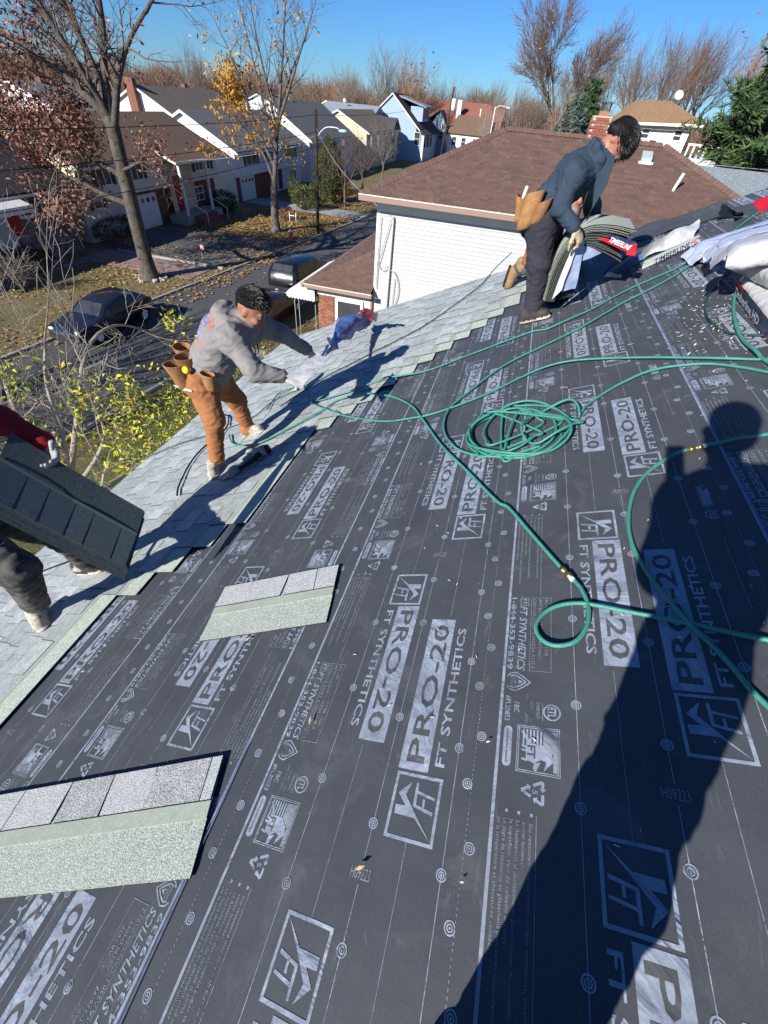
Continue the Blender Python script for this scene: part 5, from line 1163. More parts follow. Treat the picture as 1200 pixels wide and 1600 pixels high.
for i, (a, b, s, lab) in enumerate((((-15.95,37.9,7.3), (-17.5,-6,7.6), .5, 'upper street wire left of the utility pole'), ((-15.95,37.9,6.4), (-17.5,-6,6.7), .6, 'middle street wire left of the utility pole'), ((-15.95,37.9,5.6), (-17.5,-6,5.6), .7, 'lower street wire left of the utility pole'),
     ((-15.95,37.9,7.3), (-16.9,100,9.5), .8, 'wire running away from the lamp pole to the leaning pole'), ((-15.95,37.9,6.2), (-27.4,45.6,4.4), .3, 'service wire from the pole to the white garage house'), ((-15.95,37.9,5.9), (-27.3,36,3.9), .3, 'service wire from the pole to the cream house porch'),
     ((-15.95,37.9,6.6), (-4.2,15.95,5.85), .5, 'service wire from the pole to the white siding corner'), ((3.5,32,7.3), (16,34,7.35), .1, 'thin wire crossing the pine at the right'))):
    o = cable(a, b, s, .014, m_wire if i > 3 else m_black, 'overhead_wire', None, 20); tag(o, lab, 'wire', 'overhead wires')
# fire hydrant, garden frame, flag marker, post by the lawn
t = thing('fire_hydrant', (-17.3,35.2,0), 'red fire hydrant with a white cap on the leafy verge', 'hydrant')
mb = MB(); mb.lathe([(.14,0),(.14,.08),(.10,.1),(.10,.5),(.12,.52),(.12,.56)], (-17.3,35.2,0), 10); mb.tube([(-17.48,35.2,.4),(-17.12,35.2,.4)], .05, 8); mb.build('barrel', mat('hydrant_red', (.3,.03,.02), .5), t)
mb = MB(); mb.lathe([(.12,.56),(.10,.66),(.04,.72),(0,.73)], (-17.3,35.2,0), 10); mb.build('cap', m_white, t)
t = thing('garden_frame', (-19.6,40.6,0), 'small white metal frame on the leafy lawn by the reddish shrub', 'frame')
for x in (-19.9, -19.3): pipe([(x,40.6,0),(x,40.6,.8)], .03, 'leg', m_white, t)
pipe([(-19.9,40.6,.55),(-19.3,40.6,.55)], .03, 'rail', m_white, t)
t = thing('marker_flag', (-19.8,27.0,0), 'tiny pale flag on a stick beside the paved driveway', 'flag'); pipe([(-19.8,27,0),(-19.8,27,.9)], .012, 'stick', m_white, t); mb = MB(); mb.box(-19.8,-19.55,26.99,27.01,.65,.9); mb.build('cloth', mat('flag_pink', (.6,.3,.3), .7), t)
t = thing('fence_post', (-9.9,11.6,0), 'lone dark post at the corner of the front lawn', 'post'); pipe([(-9.9,11.6,0),(-9.9,11.6,1.1)], .05, 'shaft', m_pole, t); mb = MB(); mb.ball((-9.9,11.6,1.12), .06, 8, 5); mb.build('finial', m_pole, t)
# ================================================ parked cars
def car(label, x, y, rz, L, Wd, Hh, col, suv, seed, group='cars parked in the street'):
    t = thing('parked_car', (x, y, 0), label, 'car', group); t.rotation_euler = (0, 0, rz)
    mcar = mat('car_paint_%d' % seed, col, .25, spec=.6, coat=.6); hb = Hh*.56; w = Wd/2
    # stations: position, low z, belt z, roof z (or None), half width factor
    X = [-.5, -.47, -.36, -.20, -.08, .12, .30, .40, .47, .5]
    if suv: bel = [.50,.60,.62,.62,.62,.62,.62,.62,.60,.5]; roof = [.50,.60,.66,.90,.98,1.0,.99,.96,.80,.5]; lo = [.24]*10
    else: bel = [.44,.54,.58,.61,.62,.63,.64,.64,.60,.5]; roof = [.44,.54,.585,.66,.93,1.0,.95,.76,.62,.5]; lo = [.22]*10
    wf = [.78,.92,.98,1,1,1,1,.98,.93,.82]
    def sect(i):
        xx = X[i]*L; b = bel[i]*Hh; z1 = roof[i]*Hh; h = w*wf[i]; g = max(0, min(1, (roof[i]-bel[i])/.38)); hr = h*(1-.22*g)
        return [(-h*.9, xx, lo[i]*Hh), (-h, xx, .36*Hh), (-h*1.0, xx, (.36*Hh+b)/2), (-h*.97, xx, b), (-hr, xx, b+(z1-b)*.85), (-hr*.82, xx, z1), (hr*.82, xx, z1), (hr, xx, b+(z1-b)*.85), (h*.97, xx, b), (h, xx, (.36*Hh+b)/2), (h, xx, .36*Hh), (h*.9, xx, lo[i]*Hh)]
    SS = [sect(i) for i in range(10)]
    def loc(ps): return [Vector(p) for p in ps]
    mb = MB(); n = 12; vs = [p for s_ in SS for p in s_]
    mb.add(vs, [(i*n+j, i*n+(j+1) % n, (i+1)*n+(j+1) % n, (i+1)*n+j) for i in range(9) for j in range(n)] + [tuple(range(n))[::-1], tuple(9*n+j for j in range(n))], 0, True)
    def bld(mb, nm, m, par=t):
        o = bpy.data.objects.new(nm, mb.mesh(nm, m)); COL.objects.link(o); o.parent = par; return o
    bld(mb, 'body', mcar)
    for sgn, a, b in ((-1, 3, 4), (1, 7, 8)):
        for i, j in ((3, 4), (4, 5), (5, 6), (6, 7)) if suv else ((3, 4), (4, 5), (5, 6)):
            p = [Vector(SS[i][a]), Vector(SS[j][a]), Vector(SS[j][b]), Vector(SS[i][b])]; c = sum(p, Vector())/4
            q = [c + (v-c)*.84 + Vector((sgn*.012, 0, 0)) for v in p]
            if (q[0]-q[3]).length + (q[1]-q[2]).length < .12: continue
            mb = MB(); mb.poly(q); bld(mb, 'window', m_glass)
    for i, j, nm in ((2, 4, 'windscreen'), (7, 8, 'rear_window') if not suv else (7, 8, 'rear_window')):
        i_, j_ = (3, 4) if nm == 'windscreen' else (i, j)
        p = [Vector(SS[i_][5]), Vector(SS[i_][6]), Vector(SS[j_][6]), Vector(SS[j_][5])]; c = sum(p, Vector())/4
        mb = MB(); mb.poly([c + (v-c)*.92 + Vector((0, -.01 if nm == 'windscreen' else .01, .015)) for v in p]); bld(mb, nm, m_glass)
    for sx in (-1, 1):
        for sy in (-.31, .30):
            mb = MB(); R_ = Matrix.Rotation(pi/2, 3, 'Y'); mb.lathe([(.18,-.1),(.30,-.1),(.335,-.07),(.335,.07),(.30,.1),(.18,.1)], (sx*(w-.09), sy*L, .335), 16, 0, R_); ty = bld(mb, 'tyre', mat('tyre', (.015,.015,.016), .9))
            mb = MB(); mb.lathe([(0,-.08),(.06,-.085),(.19,-.06)], (sx*(w-.09)+ (.17 if sx > 0 else 0), sy*L, .335), 10, 0, R_); mb.lathe([(0,.085),(.19,.07)], (sx*(w-.09), sy*L, .335), 10, 0, R_); bld(mb, 'rim', m_alu, ty)
        mb = MB(); mb.ball((sx*w*.72, -.475*L, .50*Hh), (.16,.07,.07), 8, 5); bld(mb, 'headlight', mat('lamp_glass', (.7,.72,.75), .15, spec=.8))
        mb = MB(); mb.ball((sx*w*.76, .480*L, .55*Hh), (.12,.06,.10), 8, 5); bld(mb, 'tail_light', mat('tail_red', (.35,.01,.01), .3))
    mb = MB(); mb.box(-w*.85, w*.85, -.505*L, -.48*L, .25*Hh, .36*Hh); bld(mb, 'bumper', m_shut)
    mb = MB(); mb.box(-w*.85, w*.85, .48*L, .506*L, .25*Hh, .38*Hh); bld(mb, 'bumper', m_shut)
    return t
car('dark sedan parked across the street under the big oak', -17.3, 15.6, 0, 4.7, 1.8, 1.42, (.012,.016,.03), False, 1)
car('black sport utility car parked behind the white porch awning', -12.0, 25.2, pi, 4.7, 1.9, 1.75, (.008,.009,.012), True, 2)
car('dark maroon car parked in the street behind the grey hoodie', -11.3, 20.0, pi, 4.5, 1.8, 1.42, (.05,.006,.012), False, 3)
car('pale car parked far up the street before the blue house', -17.0, 92, 0, 4.6, 1.8, 1.5, (.45,.5,.55), False, 4)

# ================================================ people: bodies grown as one smooth surface from tapered limbs
class Field:
    def __init__(s, lo, hi, h):
        s.h = h; s.lo = np.array(lo, float) - .03; n = np.ceil((np.array(hi) + .03 - s.lo)/h).astype(int) + 1; s.n = n
        s.d = np.full(n, 9., np.float32); s.t = np.zeros(n, np.int8)
    def _win(s, a, b):
        i0 = np.maximum(np.floor((a - s.lo)/s.h).astype(int), 0); i1 = np.minimum(np.ceil((b - s.lo)/s.h).astype(int)+1, s.n)
        if (i1 <= i0).any(): return None
        sl = tuple(slice(x, y) for x, y in zip(i0, i1))
        g = np.meshgrid(*[s.lo[k] + s.h*np.arange(i0[k], i1[k]) for k in range(3)], indexing='ij')
        return sl, np.stack(g, -1).astype(np.float32)
    def _mix(s, sl, e, k, tag, sub):
        d = s.d[sl]
        if sub:
            h = np.clip(.5 - .5*(e + d)/k, 0, 1); s.d[sl] = d*(1-h) + (-e)*h + k*h*(1-h); return
        m = e < d; s.t[sl] = np.where(m, tag, s.t[sl])
        h = np.clip(.5 + .5*(d - e)/k, 0, 1); s.d[sl] = d*(1-h) + e*h - k*h*(1-h)
    def cone(s, a, b, ra, rb, tag=0, k=.04, flat=None, sub=False):
        """tapered limb a-b; flat = (direction, factor) squashes the section along the direction"""
        a = np.array(a, np.float32); b = np.array(b, np.float32); R_ = max(ra, rb)*1.6 + k + .05
        w = s._win(np.minimum(a, b) - R_, np.maximum(a, b) + R_)
        if w is None: return
        sl, P = w; ab = b - a; q = P - a
        t = np.clip((q @ ab)/max(ab @ ab, 1e-9), 0, 1)[..., None]; v = q - t*ab
        if flat is not None:
            n = np.array(flat[0], np.float32); n /= np.linalg.norm(n); c = (v @ n)[..., None]; v = v + n*c*(flat[1]-1)
        e = np.linalg.norm(v, axis=-1) - (ra + (rb-ra)*t[..., 0])
        s._mix(sl, e, k, tag, sub)
    def ell(s, c, ax, r, tag=0, k=.03, sub=False):
        """ellipsoid with axes ax (3 vectors) and radii r"""
        c = np.array(c, np.float32); R_ = max(r) + k + .04; w = s._win(c - R_, c + R_)
        if w is None: return
        sl, P = w; A = np.array([list(Vector(v).normalized()) for v in ax], np.float32); r = np.array(r, np.float32)
        q = ((P - c) @ A.T)/r; l = np.linalg.norm(q, axis=-1); g = np.linalg.norm(q/r, axis=-1) + 1e-6
        s._mix(sl, l*(l-1)/g, k, tag, sub)
    def chain(s, pts, rs, tag=0, k=.04, flat=None):
        for i in range(len(pts)-1): s.cone(pts[i], pts[i+1], rs[i], rs[i+1], tag, k, flat)
    def mesh(s):
        d = s.d; n = d.shape; ins = d < 0
        c = [(i, j, k) for i in (0, 1) for j in (0, 1) for k in (0, 1)]
        def cs(A, o): return A[o[0]:n[0]-1+o[0], o[1]:n[1]-1+o[1], o[2]:n[2]-1+o[2]]
        cnt = sum(cs(ins, o).astype(np.int8) for o in c); act = (cnt > 0) & (cnt < 8)
        idx = np.argwhere(act); m = len(idx); vid = np.full(act.shape, -1, int); vid[act] = np.arange(m)
        V = np.stack([cs(d, o)[act] for o in c], 1); pos = np.zeros((m, 3)); w = np.zeros((m, 1))
        for a in range(8):
            for b in range(a+1, 8):
                if sum(abs(x-y) for x, y in zip(c[a], c[b])) != 1: continue
                f = (V[:, a] < 0) != (V[:, b] < 0); t = np.where(f, V[:, a]/np.where(f, V[:, a]-V[:, b], 1), 0)
                p = np.array(c[a]) + t[:, None]*(np.array(c[b]) - np.array(c[a])); pos += np.where(f[:, None], p, 0); w += f[:, None]
        pos = pos/w; pts = s.lo + (idx + pos)*s.h
        tag = s.t[tuple(np.minimum(idx + np.round(pos).astype(int), np.array(n)-1).T)]
        F = []
        for ax in range(3):
            u, v = [(1, 2), (2, 0), (0, 1)][ax]
            lo = [slice(None)]*3; hi = [slice(None)]*3; lo[ax] = slice(0, -1); hi[ax] = slice(1, None)
            A = ins[tuple(lo)]; B_ = ins[tuple(hi)]; E = np.argwhere(A != B_)
            E = E[(E[:, u] > 0) & (E[:, v] > 0) & (E[:, u] < n[u]-1) & (E[:, v] < n[v]-1)]
            if not len(E): continue
            def g(du, dv):
                q = E.copy(); q[:, u] -= du; q[:, v] -= dv; return vid[tuple(q.T)]
            Q = np.stack([g(1, 1), g(0, 1), g(0, 0), g(1, 0)], 1); fl = ~A[tuple(E.T)]
            Q[fl] = Q[fl][:, ::-1]; F.append(Q)
        F = np.concatenate(F); F = F[(F >= 0).all(1)]
        return pts, F, tag
def skin_mesh(name, fld, mats, parent, fold=None, seed=0):
    pts, F, tag = fld.mesh(); off = np.array(wloc(parent)) if parent else 0
    me = bpy.data.meshes.new(name)
    if fold:
        # cloth folds: short wrinkles across the limb, by tag amplitude
        e = np.zeros_like(pts); fn = np.cross(pts[F[:, 1]] - pts[F[:, 0]], pts[F[:, 3]] - pts[F[:, 0]])
        for k in range(4): np.add.at(e, F[:, k], fn)
        e /= (np.linalg.norm(e, axis=1, keepdims=True) + 1e-9)
        amp = np.array([fold.get(int(t), 0.) for t in range(12)])[tag]
        def fld_(p):
            q = noise.noise((p[0]*3 + seed, p[1]*3, p[2]*3))*1.3
            return .95*(1 - 2.4*abs(noise.noise((p[0]*6.5 + q, p[1]*6.5 + seed, p[2]*13 + p[0]*5 + q)))) + .5*(1 - 2.4*abs(noise.noise((p[0]*15 + q, p[1]*15, p[2]*27 + seed - p[0]*9)))) - .5
        w = np.array([fld_(p) for p in pts])
        pts = pts + e*(amp*w)[:, None]
    me.from_pydata((pts - off).tolist(), [], F.tolist())
    for m in mats: me.materials.append(m)
    me.polygons.foreach_set('material_index', tag[F[:, 0]].astype(np.int32)); me.polygons.foreach_set('use_smooth', [True]*len(F)); me.update()
    o = bpy.data.objects.new(name, me); COL.objects.link(o)
    if parent: o.parent = parent
    return o
def hand(par, wrist, fd, pn, sc=1., curl=.6, side=1, m=None, name='glove', spread=.10, thumb=.6, pinch=0.):
    """five fingered hand: fd finger direction, pn palm normal (the side the fingers close to), side picks the thumb edge"""
    wrist = Vector(wrist); fd = Vector(fd).normalized(); pn = Vector(pn); pn = (pn - fd*pn.dot(fd)).normalized(); sd = fd.cross(pn)*side
    f = Field(wrist - Vector((.16,)*3)*sc, wrist + Vector((.22,)*3)*sc, .0042*sc)
    k0 = wrist + fd*.085*sc
    f.cone(wrist - fd*.012*sc, wrist + fd*.015*sc, .029*sc, .029*sc, 0, .015); f.cone(wrist + fd*.01*sc, k0 - fd*.02*sc, .032*sc, .036*sc, 0, .02, (pn, 1.75)); f.cone(wrist + fd*.05*sc, k0, .038*sc, .034*sc, 0, .015, (pn, 2.0))
    for i, (o, L) in enumerate(((.031, .074), (.0105, .083), (-.0105, .077), (-.030, .060))):
        b = k0 + sd*o*sc - fd*abs(o)*.25*sc; d = (fd + sd*(o*spread*18)).normalized(); a = curl*(1 + .12*i); r = (.0112, .0115, .011, .0098)[i]*sc
        p = b; an = a*.55; rr = [r, r*.94, r*.84, r*.74]
        for j, l in enumerate((.46, .30, .24)):
            dd = d*cos(an) + pn*sin(an); q = p + dd*L*l*sc*1.12; f.cone(p, q, rr[j], rr[j+1], 0, .005); p = q; an += a*(.95 if j == 0 else .7)
    b = wrist + fd*.022*sc + sd*.030*sc + pn*.006*sc; d = (fd*.62 + sd*.70 + pn*(.35+thumb*.4)).normalized(); q = b + d*.046*sc; f.cone(b, q, .0155*sc, .0125*sc, 0, .012)
    d2 = (d*.7 + fd*.55 + pn*thumb*.5 - sd*thumb*.35).normalized(); q2 = q + d2*.032*sc; f.cone(q, q2, .0125*sc, .011*sc, 0, .005); f.cone(q2, q2 + (d2 + fd*.3).normalized()*.022*sc, .011*sc, .009*sc, 0, .004)
    return skin_mesh(name, f, [m], par)
def shoe(f, heel, toe, up, tagu, tags, sc=1., w=.044):
    """shoe along heel-toe; sole tag separate"""
    heel = Vector(heel); toe = Vector(toe); up = Vector(up).normalized(); d = (toe-heel).normalized(); sd = d.cross(up)
    f.cone(heel + d*.035 + up*.045, toe - d*.05 + up*.042, w*1.0, w*.98, tagu, .02, (up, 1.05)); f.cone(heel + d*.05 + up*.085, heel + d*.13 + up*.055, .042, .045, tagu, .02)
    f.cone(heel + d*.035 + up*.014, toe - d*.045 + up*.014, w*1.0, w*1.05, tags, .006, (up, 3.2))
def face(f, c, fw, up, sc=1., tag=2):
    """skull, jaw, nose, brow, sockets, lips, ears around head centre c"""
    c = Vector(c); fw = Vector(fw).normalized(); up = Vector(up); up = (up - fw*up.dot(fw)).normalized(); sd = fw.cross(up)
    A = (fw, sd, up); P = lambda x, y, z: c + fw*x*sc + sd*y*sc + up*z*sc
    f.ell(P(-.012, 0, .035), A, (.098*sc, .077*sc, .092*sc), tag, .02); f.ell(P(.018, 0, -.03), A, (.078*sc, .064*sc, .085*sc), tag, .03)
    f.cone(P(.035, .030, -.088), P(.072, .0, -.105), .030*sc, .022*sc, tag, .025); f.cone(P(.035, -.030, -.088), P(.072, 0, -.105), .030*sc, .022*sc, tag, .025)
    f.cone(P(.086, .035, .022), P(.086, -.035, .022), .014*sc, .014*sc, tag, .018)
    for s_ in (-1, 1):
        f.ell(P(.097, s_*.031, .0), A, (.016*sc, .015*sc, .010*sc), tag, .012, True); f.ell(P(.068, s_*.046, -.030), A, (.026*sc, .024*sc, .022*sc), tag, .02)
        f.ell(P(-.012, s_*.077, -.008), (fw*.95 - up*.2, sd, up), (.019*sc, .009*sc, .033*sc), tag, .008); f.ell(P(-.005, s_*.088, -.008), A, (.010*sc, .007*sc, .018*sc), tag, .006, True)
    f.cone(P(.090, 0, .010), P(.112, 0, -.034), .008*sc, .0135*sc, tag, .012); f.ell(P(.102, .012, -.040), A, (.010*sc, .010*sc, .008*sc), tag, .008); f.ell(P(.102, -.012, -.040), A, (.010*sc, .010*sc, .008*sc), tag, .008)
    f.cone(P(.090, .019, -.066), P(.090, -.019, -.066), .0065*sc, .0065*sc, 5, .006); f.cone(P(.088, .016, -.077), P(.088, -.016, -.077), .007*sc, .007*sc, 5, .006)
    return A, P
def eyes(par, P, sc=1.):
    for s_ in (-1, 1):
        mb = MB(); mb.ball(P(.081, s_*.031, .001), .0125*sc, 10, 7, 0); mb.ball(P(.0905, s_*.031, .0), .0052*sc, 8, 5, 1); mb.build('eye', [mat('eye_white', (.30,.27,.25), .4), mat('eye_dark', (.02,.012,.008), .2)], par)
        mb = MB(); mb.tube([P(.098, s_*.014, .024), P(.100, s_*.030, .029), P(.088, s_*.048, .022)], [.003, .0045, .003], 5); mb.build('eyebrow', mat('hair_black', (.004,.0037,.004), .62, spec=.16, n=(60, .3), col2=(.008,.0075,.0075)), par)
def hair(par, fill, lo, hi, h, strands, seed, name='hair'):
    """fill(field) lays the mass, strands: list of (root, dir, length) locks over it"""
    f = Field(lo, hi, h); fill(f); m = mat('hair_black', (.004,.0037,.004), .62, spec=.16, n=(60, .3), col2=(.008,.0075,.0075))
    o = skin_mesh(name, f, [m], par, {0: .004}, seed); r = random.Random(seed); T = Tubes()
    for p, d, L in strands:
        p = Vector(p); d = Vector(d).normalized(); pts = [tuple(p)]; q = p.copy()
        for i in range(3): d = (d + Vector((r.gauss(0,.09), r.gauss(0,.09), r.gauss(0,.09)-.10))).normalized(); q = q + d*L/3; pts.append(tuple(q))
        T.seg(pts, [.0026, .0024, .0018, .0004], 4)
    if T.v:
        me = T.mesh('locks', mat('hair_locks', (.011,.010,.010), .36, spec=.5), wloc(par)); q = bpy.data.objects.new('locks', me); COL.objects.link(q); q.parent = par
    return o
def pouch(par, c, ax, w, d, h, m, name='tool_pouch', flare=1.25, tilt=None):
    """open leather pouch: c = top centre, ax = (out, along, down)"""
    o, a, dn = [Vector(v).normalized() for v in ax]; c = Vector(c); k = 12; mb = MB(); rings = []
    for t, s in ((0, flare), (.03, flare), (.35, 1.08), (.75, 1.0), (.95, .85), (1., .3)):
        rings.append([c + dn*h*t + o*(d*s*cos(2*pi*j/k)*.5) + a*(w*s*sin(2*pi*j/k)*.5) for j in range(k)])
    inn = [[c + dn*h*t + o*(d*s*cos(2*pi*j/k)*.5*.88) + a*(w*s*sin(2*pi*j/k)*.5*.90) for j in range(k)] for t, s in ((.7, .9), (.03, flare), (0., flare))]
    R_ = inn + rings; vs = [p for q in R_ for p in q]
    mb.add(vs, [(i*k+j, i*k+(j+1) % k, (i+1)*k+(j+1) % k, (i+1)*k+j) for i in range(len(R_)-1) for j in range(k)], 0, True)
    return mb.build(name, m, par)
def belt(par, pts, w, m, up):
    up = Vector(up).normalized(); mb = MB(); P = [[Vector(p) - up*w/2, Vector(p) + up*w/2] for p in pts]; mb.grid(P); return mb.build('belt', m, par)
m_lea = mat('tan_leather', (.36,.19,.075), .75, n=(22, .3), col2=(.22,.11,.045), n2=(180, .25), bump=(90, .002, .6))
m_lead = mat('worn_leather', (.26,.125,.05), .75, n=(22, .3), col2=(.15,.075,.035), n2=(180, .25), bump=(90, .002, .6))
m_grey = mat('hoodie_grey', (.235,.225,.222), .95, n=(16, .3), col2=(.20,.192,.19), n2=(420, .18), bump=(110, .003, .5), spec=.1)
m_tanp = mat('canvas_trousers', (.35,.155,.068), .9, n=(12, .3), col2=(.26,.11,.05), n2=(300, .15), bump=(55, .004, .7), spec=.1)
m_skin = mat('skin', (.33,.155,.10), .55, n=(40, .3), col2=(.27,.12,.08), spec=.4); m_lip = mat('lips', (.26,.10,.08), .5)
m_glov = mat('work_glove_white', (.58,.55,.50), .9, n=(45, .25), col2=(.42,.36,.30), n2=(300, .15), bump=(160, .002, .6)); m_glovb = mat('work_glove_cream', (.50,.43,.31), .9, n=(45, .25), col2=(.37,.30,.20), n2=(300, .15), bump=(160, .002, .6))
m_shw = mat('shoe_cream', (.50,.46,.38), .8, n=(28, .22), col2=(.25,.22,.19), n2=(200, .2)); m_sole = mat('shoe_sole', (.60,.56,.48), .8, n=(20, .25), col2=(.36,.32,.27))
m_navy = mat('navy_jacket', (.036,.056,.085), .85, n=(14, .3), col2=(.027,.043,.067), n2=(400, .15), bump=(70, .003, .6), spec=.15)
m_dpant = mat('charcoal_trousers', (.042,.043,.056), .9, n=(10, .3), col2=(.03,.031,.042), n2=(300, .12), bump=(50, .003, .6), spec=.1)
m_dark = mat('black_clothes', (.012,.013,.015), .9, n=(14, .3), col2=(.02,.021,.024), bump=(50, .003, .6), spec=.1)
m_redc = mat('red_sleeve', (.28,.012,.018), .85, n=(14, .3), col2=(.20,.01,.014), bump=(60, .003, .6)); m_shd = mat('shoe_dark', (.055,.045,.042), .7, n=(30, .3), col2=(.03,.026,.025))
m_boot = mat('boot_tan', (.30,.19,.10), .85, n=(26, .3), col2=(.2,.12,.06), bump=(60, .003, .6)); m_sdk = mat('dark_rubber', (.015,.014,.014), .8)
m_torn = mat('worn_dark_trousers', (.03,.03,.034), .9, n=(16, .14), col2=(.10,.095,.09), bump=(50, .004, .7))
UPW = Vector((0,0,1))
# ---------------- worker in grey hoodie and tan trousers
t1 = thing('person', R(-2.84, 2.6, 0), 'person in grey hoodie and tan trousers bending to tear a shingle wrapper', 'person')
pel = Vector((-2.140,2.660,6.924)); che = Vector((-1.905,2.660,7.279)); nek = Vector((-1.766,2.680,7.410)); hd = Vector((-1.663,2.680,7.484))
shN, elN, wrN = Vector((-1.723,2.480,7.343)), Vector((-1.532,2.400,7.180)), Vector((-1.383,2.500,7.131))
shF, elF, wrF = Vector((-1.758,2.900,7.286)), Vector((-1.628,3.020,7.197)), Vector((-1.503,3.200,7.022))
hiN, knN, anN = Vector((-2.106,2.520,6.905)), Vector((-1.988,2.420,6.673)), Vector((-2.022,2.380,6.311))
hiF, knF, anF = Vector((-2.165,2.800,6.773)), Vector((-2.082,2.900,6.566)), Vector((-2.067,2.950,6.237))
f = Field((-2.75,1.95,CAMZ-2.65), (-1.15,3.4,CAMZ-.75), .0078)
ax_ = (nek-pel).normalized(); sdv = Vector((.1,1,0)); frn = ax_.cross(sdv).normalized()
f.chain([pel, pel.lerp(che,.35), che, nek - ax_*.04], [.150,.168,.165,.085], 0, .06, (frn, 1.12)); f.cone(pel - ax_*.01, pel + ax_*.07, .172, .170, 0, .02, (frn, 1.1))
f.cone(shN, shF, .105, .105, 0, .07); f.ell(che.lerp(pel, .5) - frn*.0 + UPW*-.04, (ax_, sdv, frn), (.17,.15,.13), 0, .06)
f.chain([shN, elN, wrN], [.082,.066,.046], 0, .035); f.chain([shF, elF, wrF], [.080,.064,.046], 0, .035)
for a, b in ((elN, wrN), (elF, wrF)): d = (b-a).normalized(); f.cone(b - d*.05, b, .047, .043, 0, .012)
f.cone(nek - ax_*.03, hd - Vector((.03,0,.05)), .058, .055, 2, .02)
# hood lying on the nape
f.chain([nek + Vector((-.06,-.10,.02)), nek + Vector((-.125,-.03,.03)), nek + Vector((-.125,.03,.03)), nek + Vector((-.06,.11,.02))], [.036,.046,.046,.036], 0, .05); f.chain([nek + Vector((-.05,-.10,.015)), nek + Vector((.05,-.085,-.06)), nek + Vector((.075,-.03,-.11))], [.034,.026,.02], 0, .025); f.chain([nek + Vector((-.05,.10,.015)), nek + Vector((.05,.085,-.06)), nek + Vector((.075,.03,-.11))], [.034,.026,.02], 0, .025)
f.cone(pel - ax_*.05 - UPW*.03, pel - ax_*.0, .150, .150, 1, .02, (sdv, .92)); f.chain([hiN, knN, anN + UPW*.02], [.118,.078,.060], 1, .04); f.chain([hiF, knF, anF + UPW*.03], [.118,.078,.060], 1, .04); f.cone(hiN, hiF, .12, .12, 1, .05)
f.ell(pel + Vector((-.10,-.05,-.06)), (ax_, sdv, frn), (.11,.14,.12), 1, .05)
for a in (anN, anF): f.cone(a + UPW*.035, a - UPW*.01, .063, .060, 1, .012)
heN, toN = Vector(R(-2.93, 2.42, .022)), Vector(R(-2.80, 2.205, .022)); heF, toF = Vector(R(-2.965, 2.95, .022)), Vector(R(-2.715, 2.955, .022))
f.cone(anN, heN + (toN-heN)*.25 + NX*.06, .045, .042, 3, .02); f.cone(anF, heF + (toF-heF)*.25 + NX*.06, .045, .042, 3, .02)
shoe(f, heN, toN, NX, 3, 4); shoe(f, heF, toF, NX, 3, 4)
A1, P1 = face(f, hd, (.86,.06,-.40), (.40,0,.92))
skin_mesh('body', f, [m_grey, m_tanp, m_skin, m_shw, m_sole, m_lip], t1, {0: .0085, 1: .0085, 3: .002}, 3)
eyes(t1, P1)
def fill(f):
    f.ell(P1(-.022, 0, .062), A1, (.098,.080,.073), 0, .02); f.ell(P1(.03, 0, .098), A1, (.066,.072,.036), 0, .03); f.ell(P1(.058, 0, .082), A1, (.040,.060,.026), 0, .02); f.cone(P1(-.080, -.03, .012), P1(-.080, .03, .012), .026, .026, 0, .02)
r = random.Random(5); st = []
for i in range(900):
    a = r.uniform(0, 2*pi); b = r.uniform(.05, 1.4); v = (cos(a)*sin(b), sin(a)*sin(b), cos(b)); p = P1(-.016 + .105*v[0], .086*v[1], .066 + .080*v[2]); st.append((p, A1[0]*(v[0]*.6+.9) + A1[1]*v[1]*.7 + A1[2]*(v[2]*.45+.1), r.uniform(.035, .055)))
hair(t1, fill, hd - Vector((.2,.2,.16)), hd + Vector((.2,.2,.22)), .006, st, 4)
hand(t1, wrN + (wrN-elN).normalized()*.02, (.80,.25,-.35), (.1,.2,-1), 1., .75, 1, m_glov, thumb=.9)
hand(t1, wrF + (wrF-elF).normalized()*.02, (.75,.1,-.60), (.3,-.3,-1), 1., .8, 1, m_glov, thumb=.9)
mb = MB()                                                     # drawstrings
for k, (y, L) in enumerate(((-.02, .20), (.025, .15))):
    p = nek + Vector((.085, y, -.10)); mb.tube([p, p + Vector((.015,0,-L*.5)), p + Vector((.012,.004,-L))], .0045, 5)
mb.build('drawstrings', m_black, t1)
# round print across the back
m_po = mat('print_orange', (.62,.13,.07), .8); m_pb = mat('print_blue', (.20,.22,.50), .8)
def on_back(u_, v_): # u_ across (towards +y), v_ up the back
    c0 = pel.lerp(nek, .70); p = c0 - frn*(-.0) + sdv*u_ + ax_*v_; return p
from mathutils.bvhtree import BVHTree
body1 = [o for o in t1.children if o.name.startswith('body')][0]; bv = BVHTree.FromPolygons([v.co[:] for v in body1.data.vertices], [tuple(p.vertices) for p in body1.data.polygons]); o1 = t1.location
bdir = (ax_.cross(sdv)).normalized(); bdir = bdir if bdir.z > 0 else -bdir
def back_pt(a, b):
    p = pel.lerp(nek, .62) + Vector((0,1,0))*a + ax_*b + bdir*.5; h = bv.ray_cast(p - o1, -bdir); return (h[0] + o1 + bdir*.003) if h[0] is not None else None
def arc(mb, r0, r1, a0, a1, n, mi):
    for i in range(n):
        x, y = a0 + (a1-a0)*i/n, a0 + (a1-a0)*(i+1)/n; q = [back_pt(cy + r_*cos(t_), cb + r_*sin(t_)) for r_, t_ in ((r0,x),(r1,x),(r1,y),(r0,y))]
        if all(p is not None for p in q) and max((q[0]-p).length for p in q) < .09: mb.add(q, [(0,1,2,3)], mi)
cy, cb = -.075, .03; mb = MB(); arc(mb, .118, .134, 0, 2*pi, 40, 0)
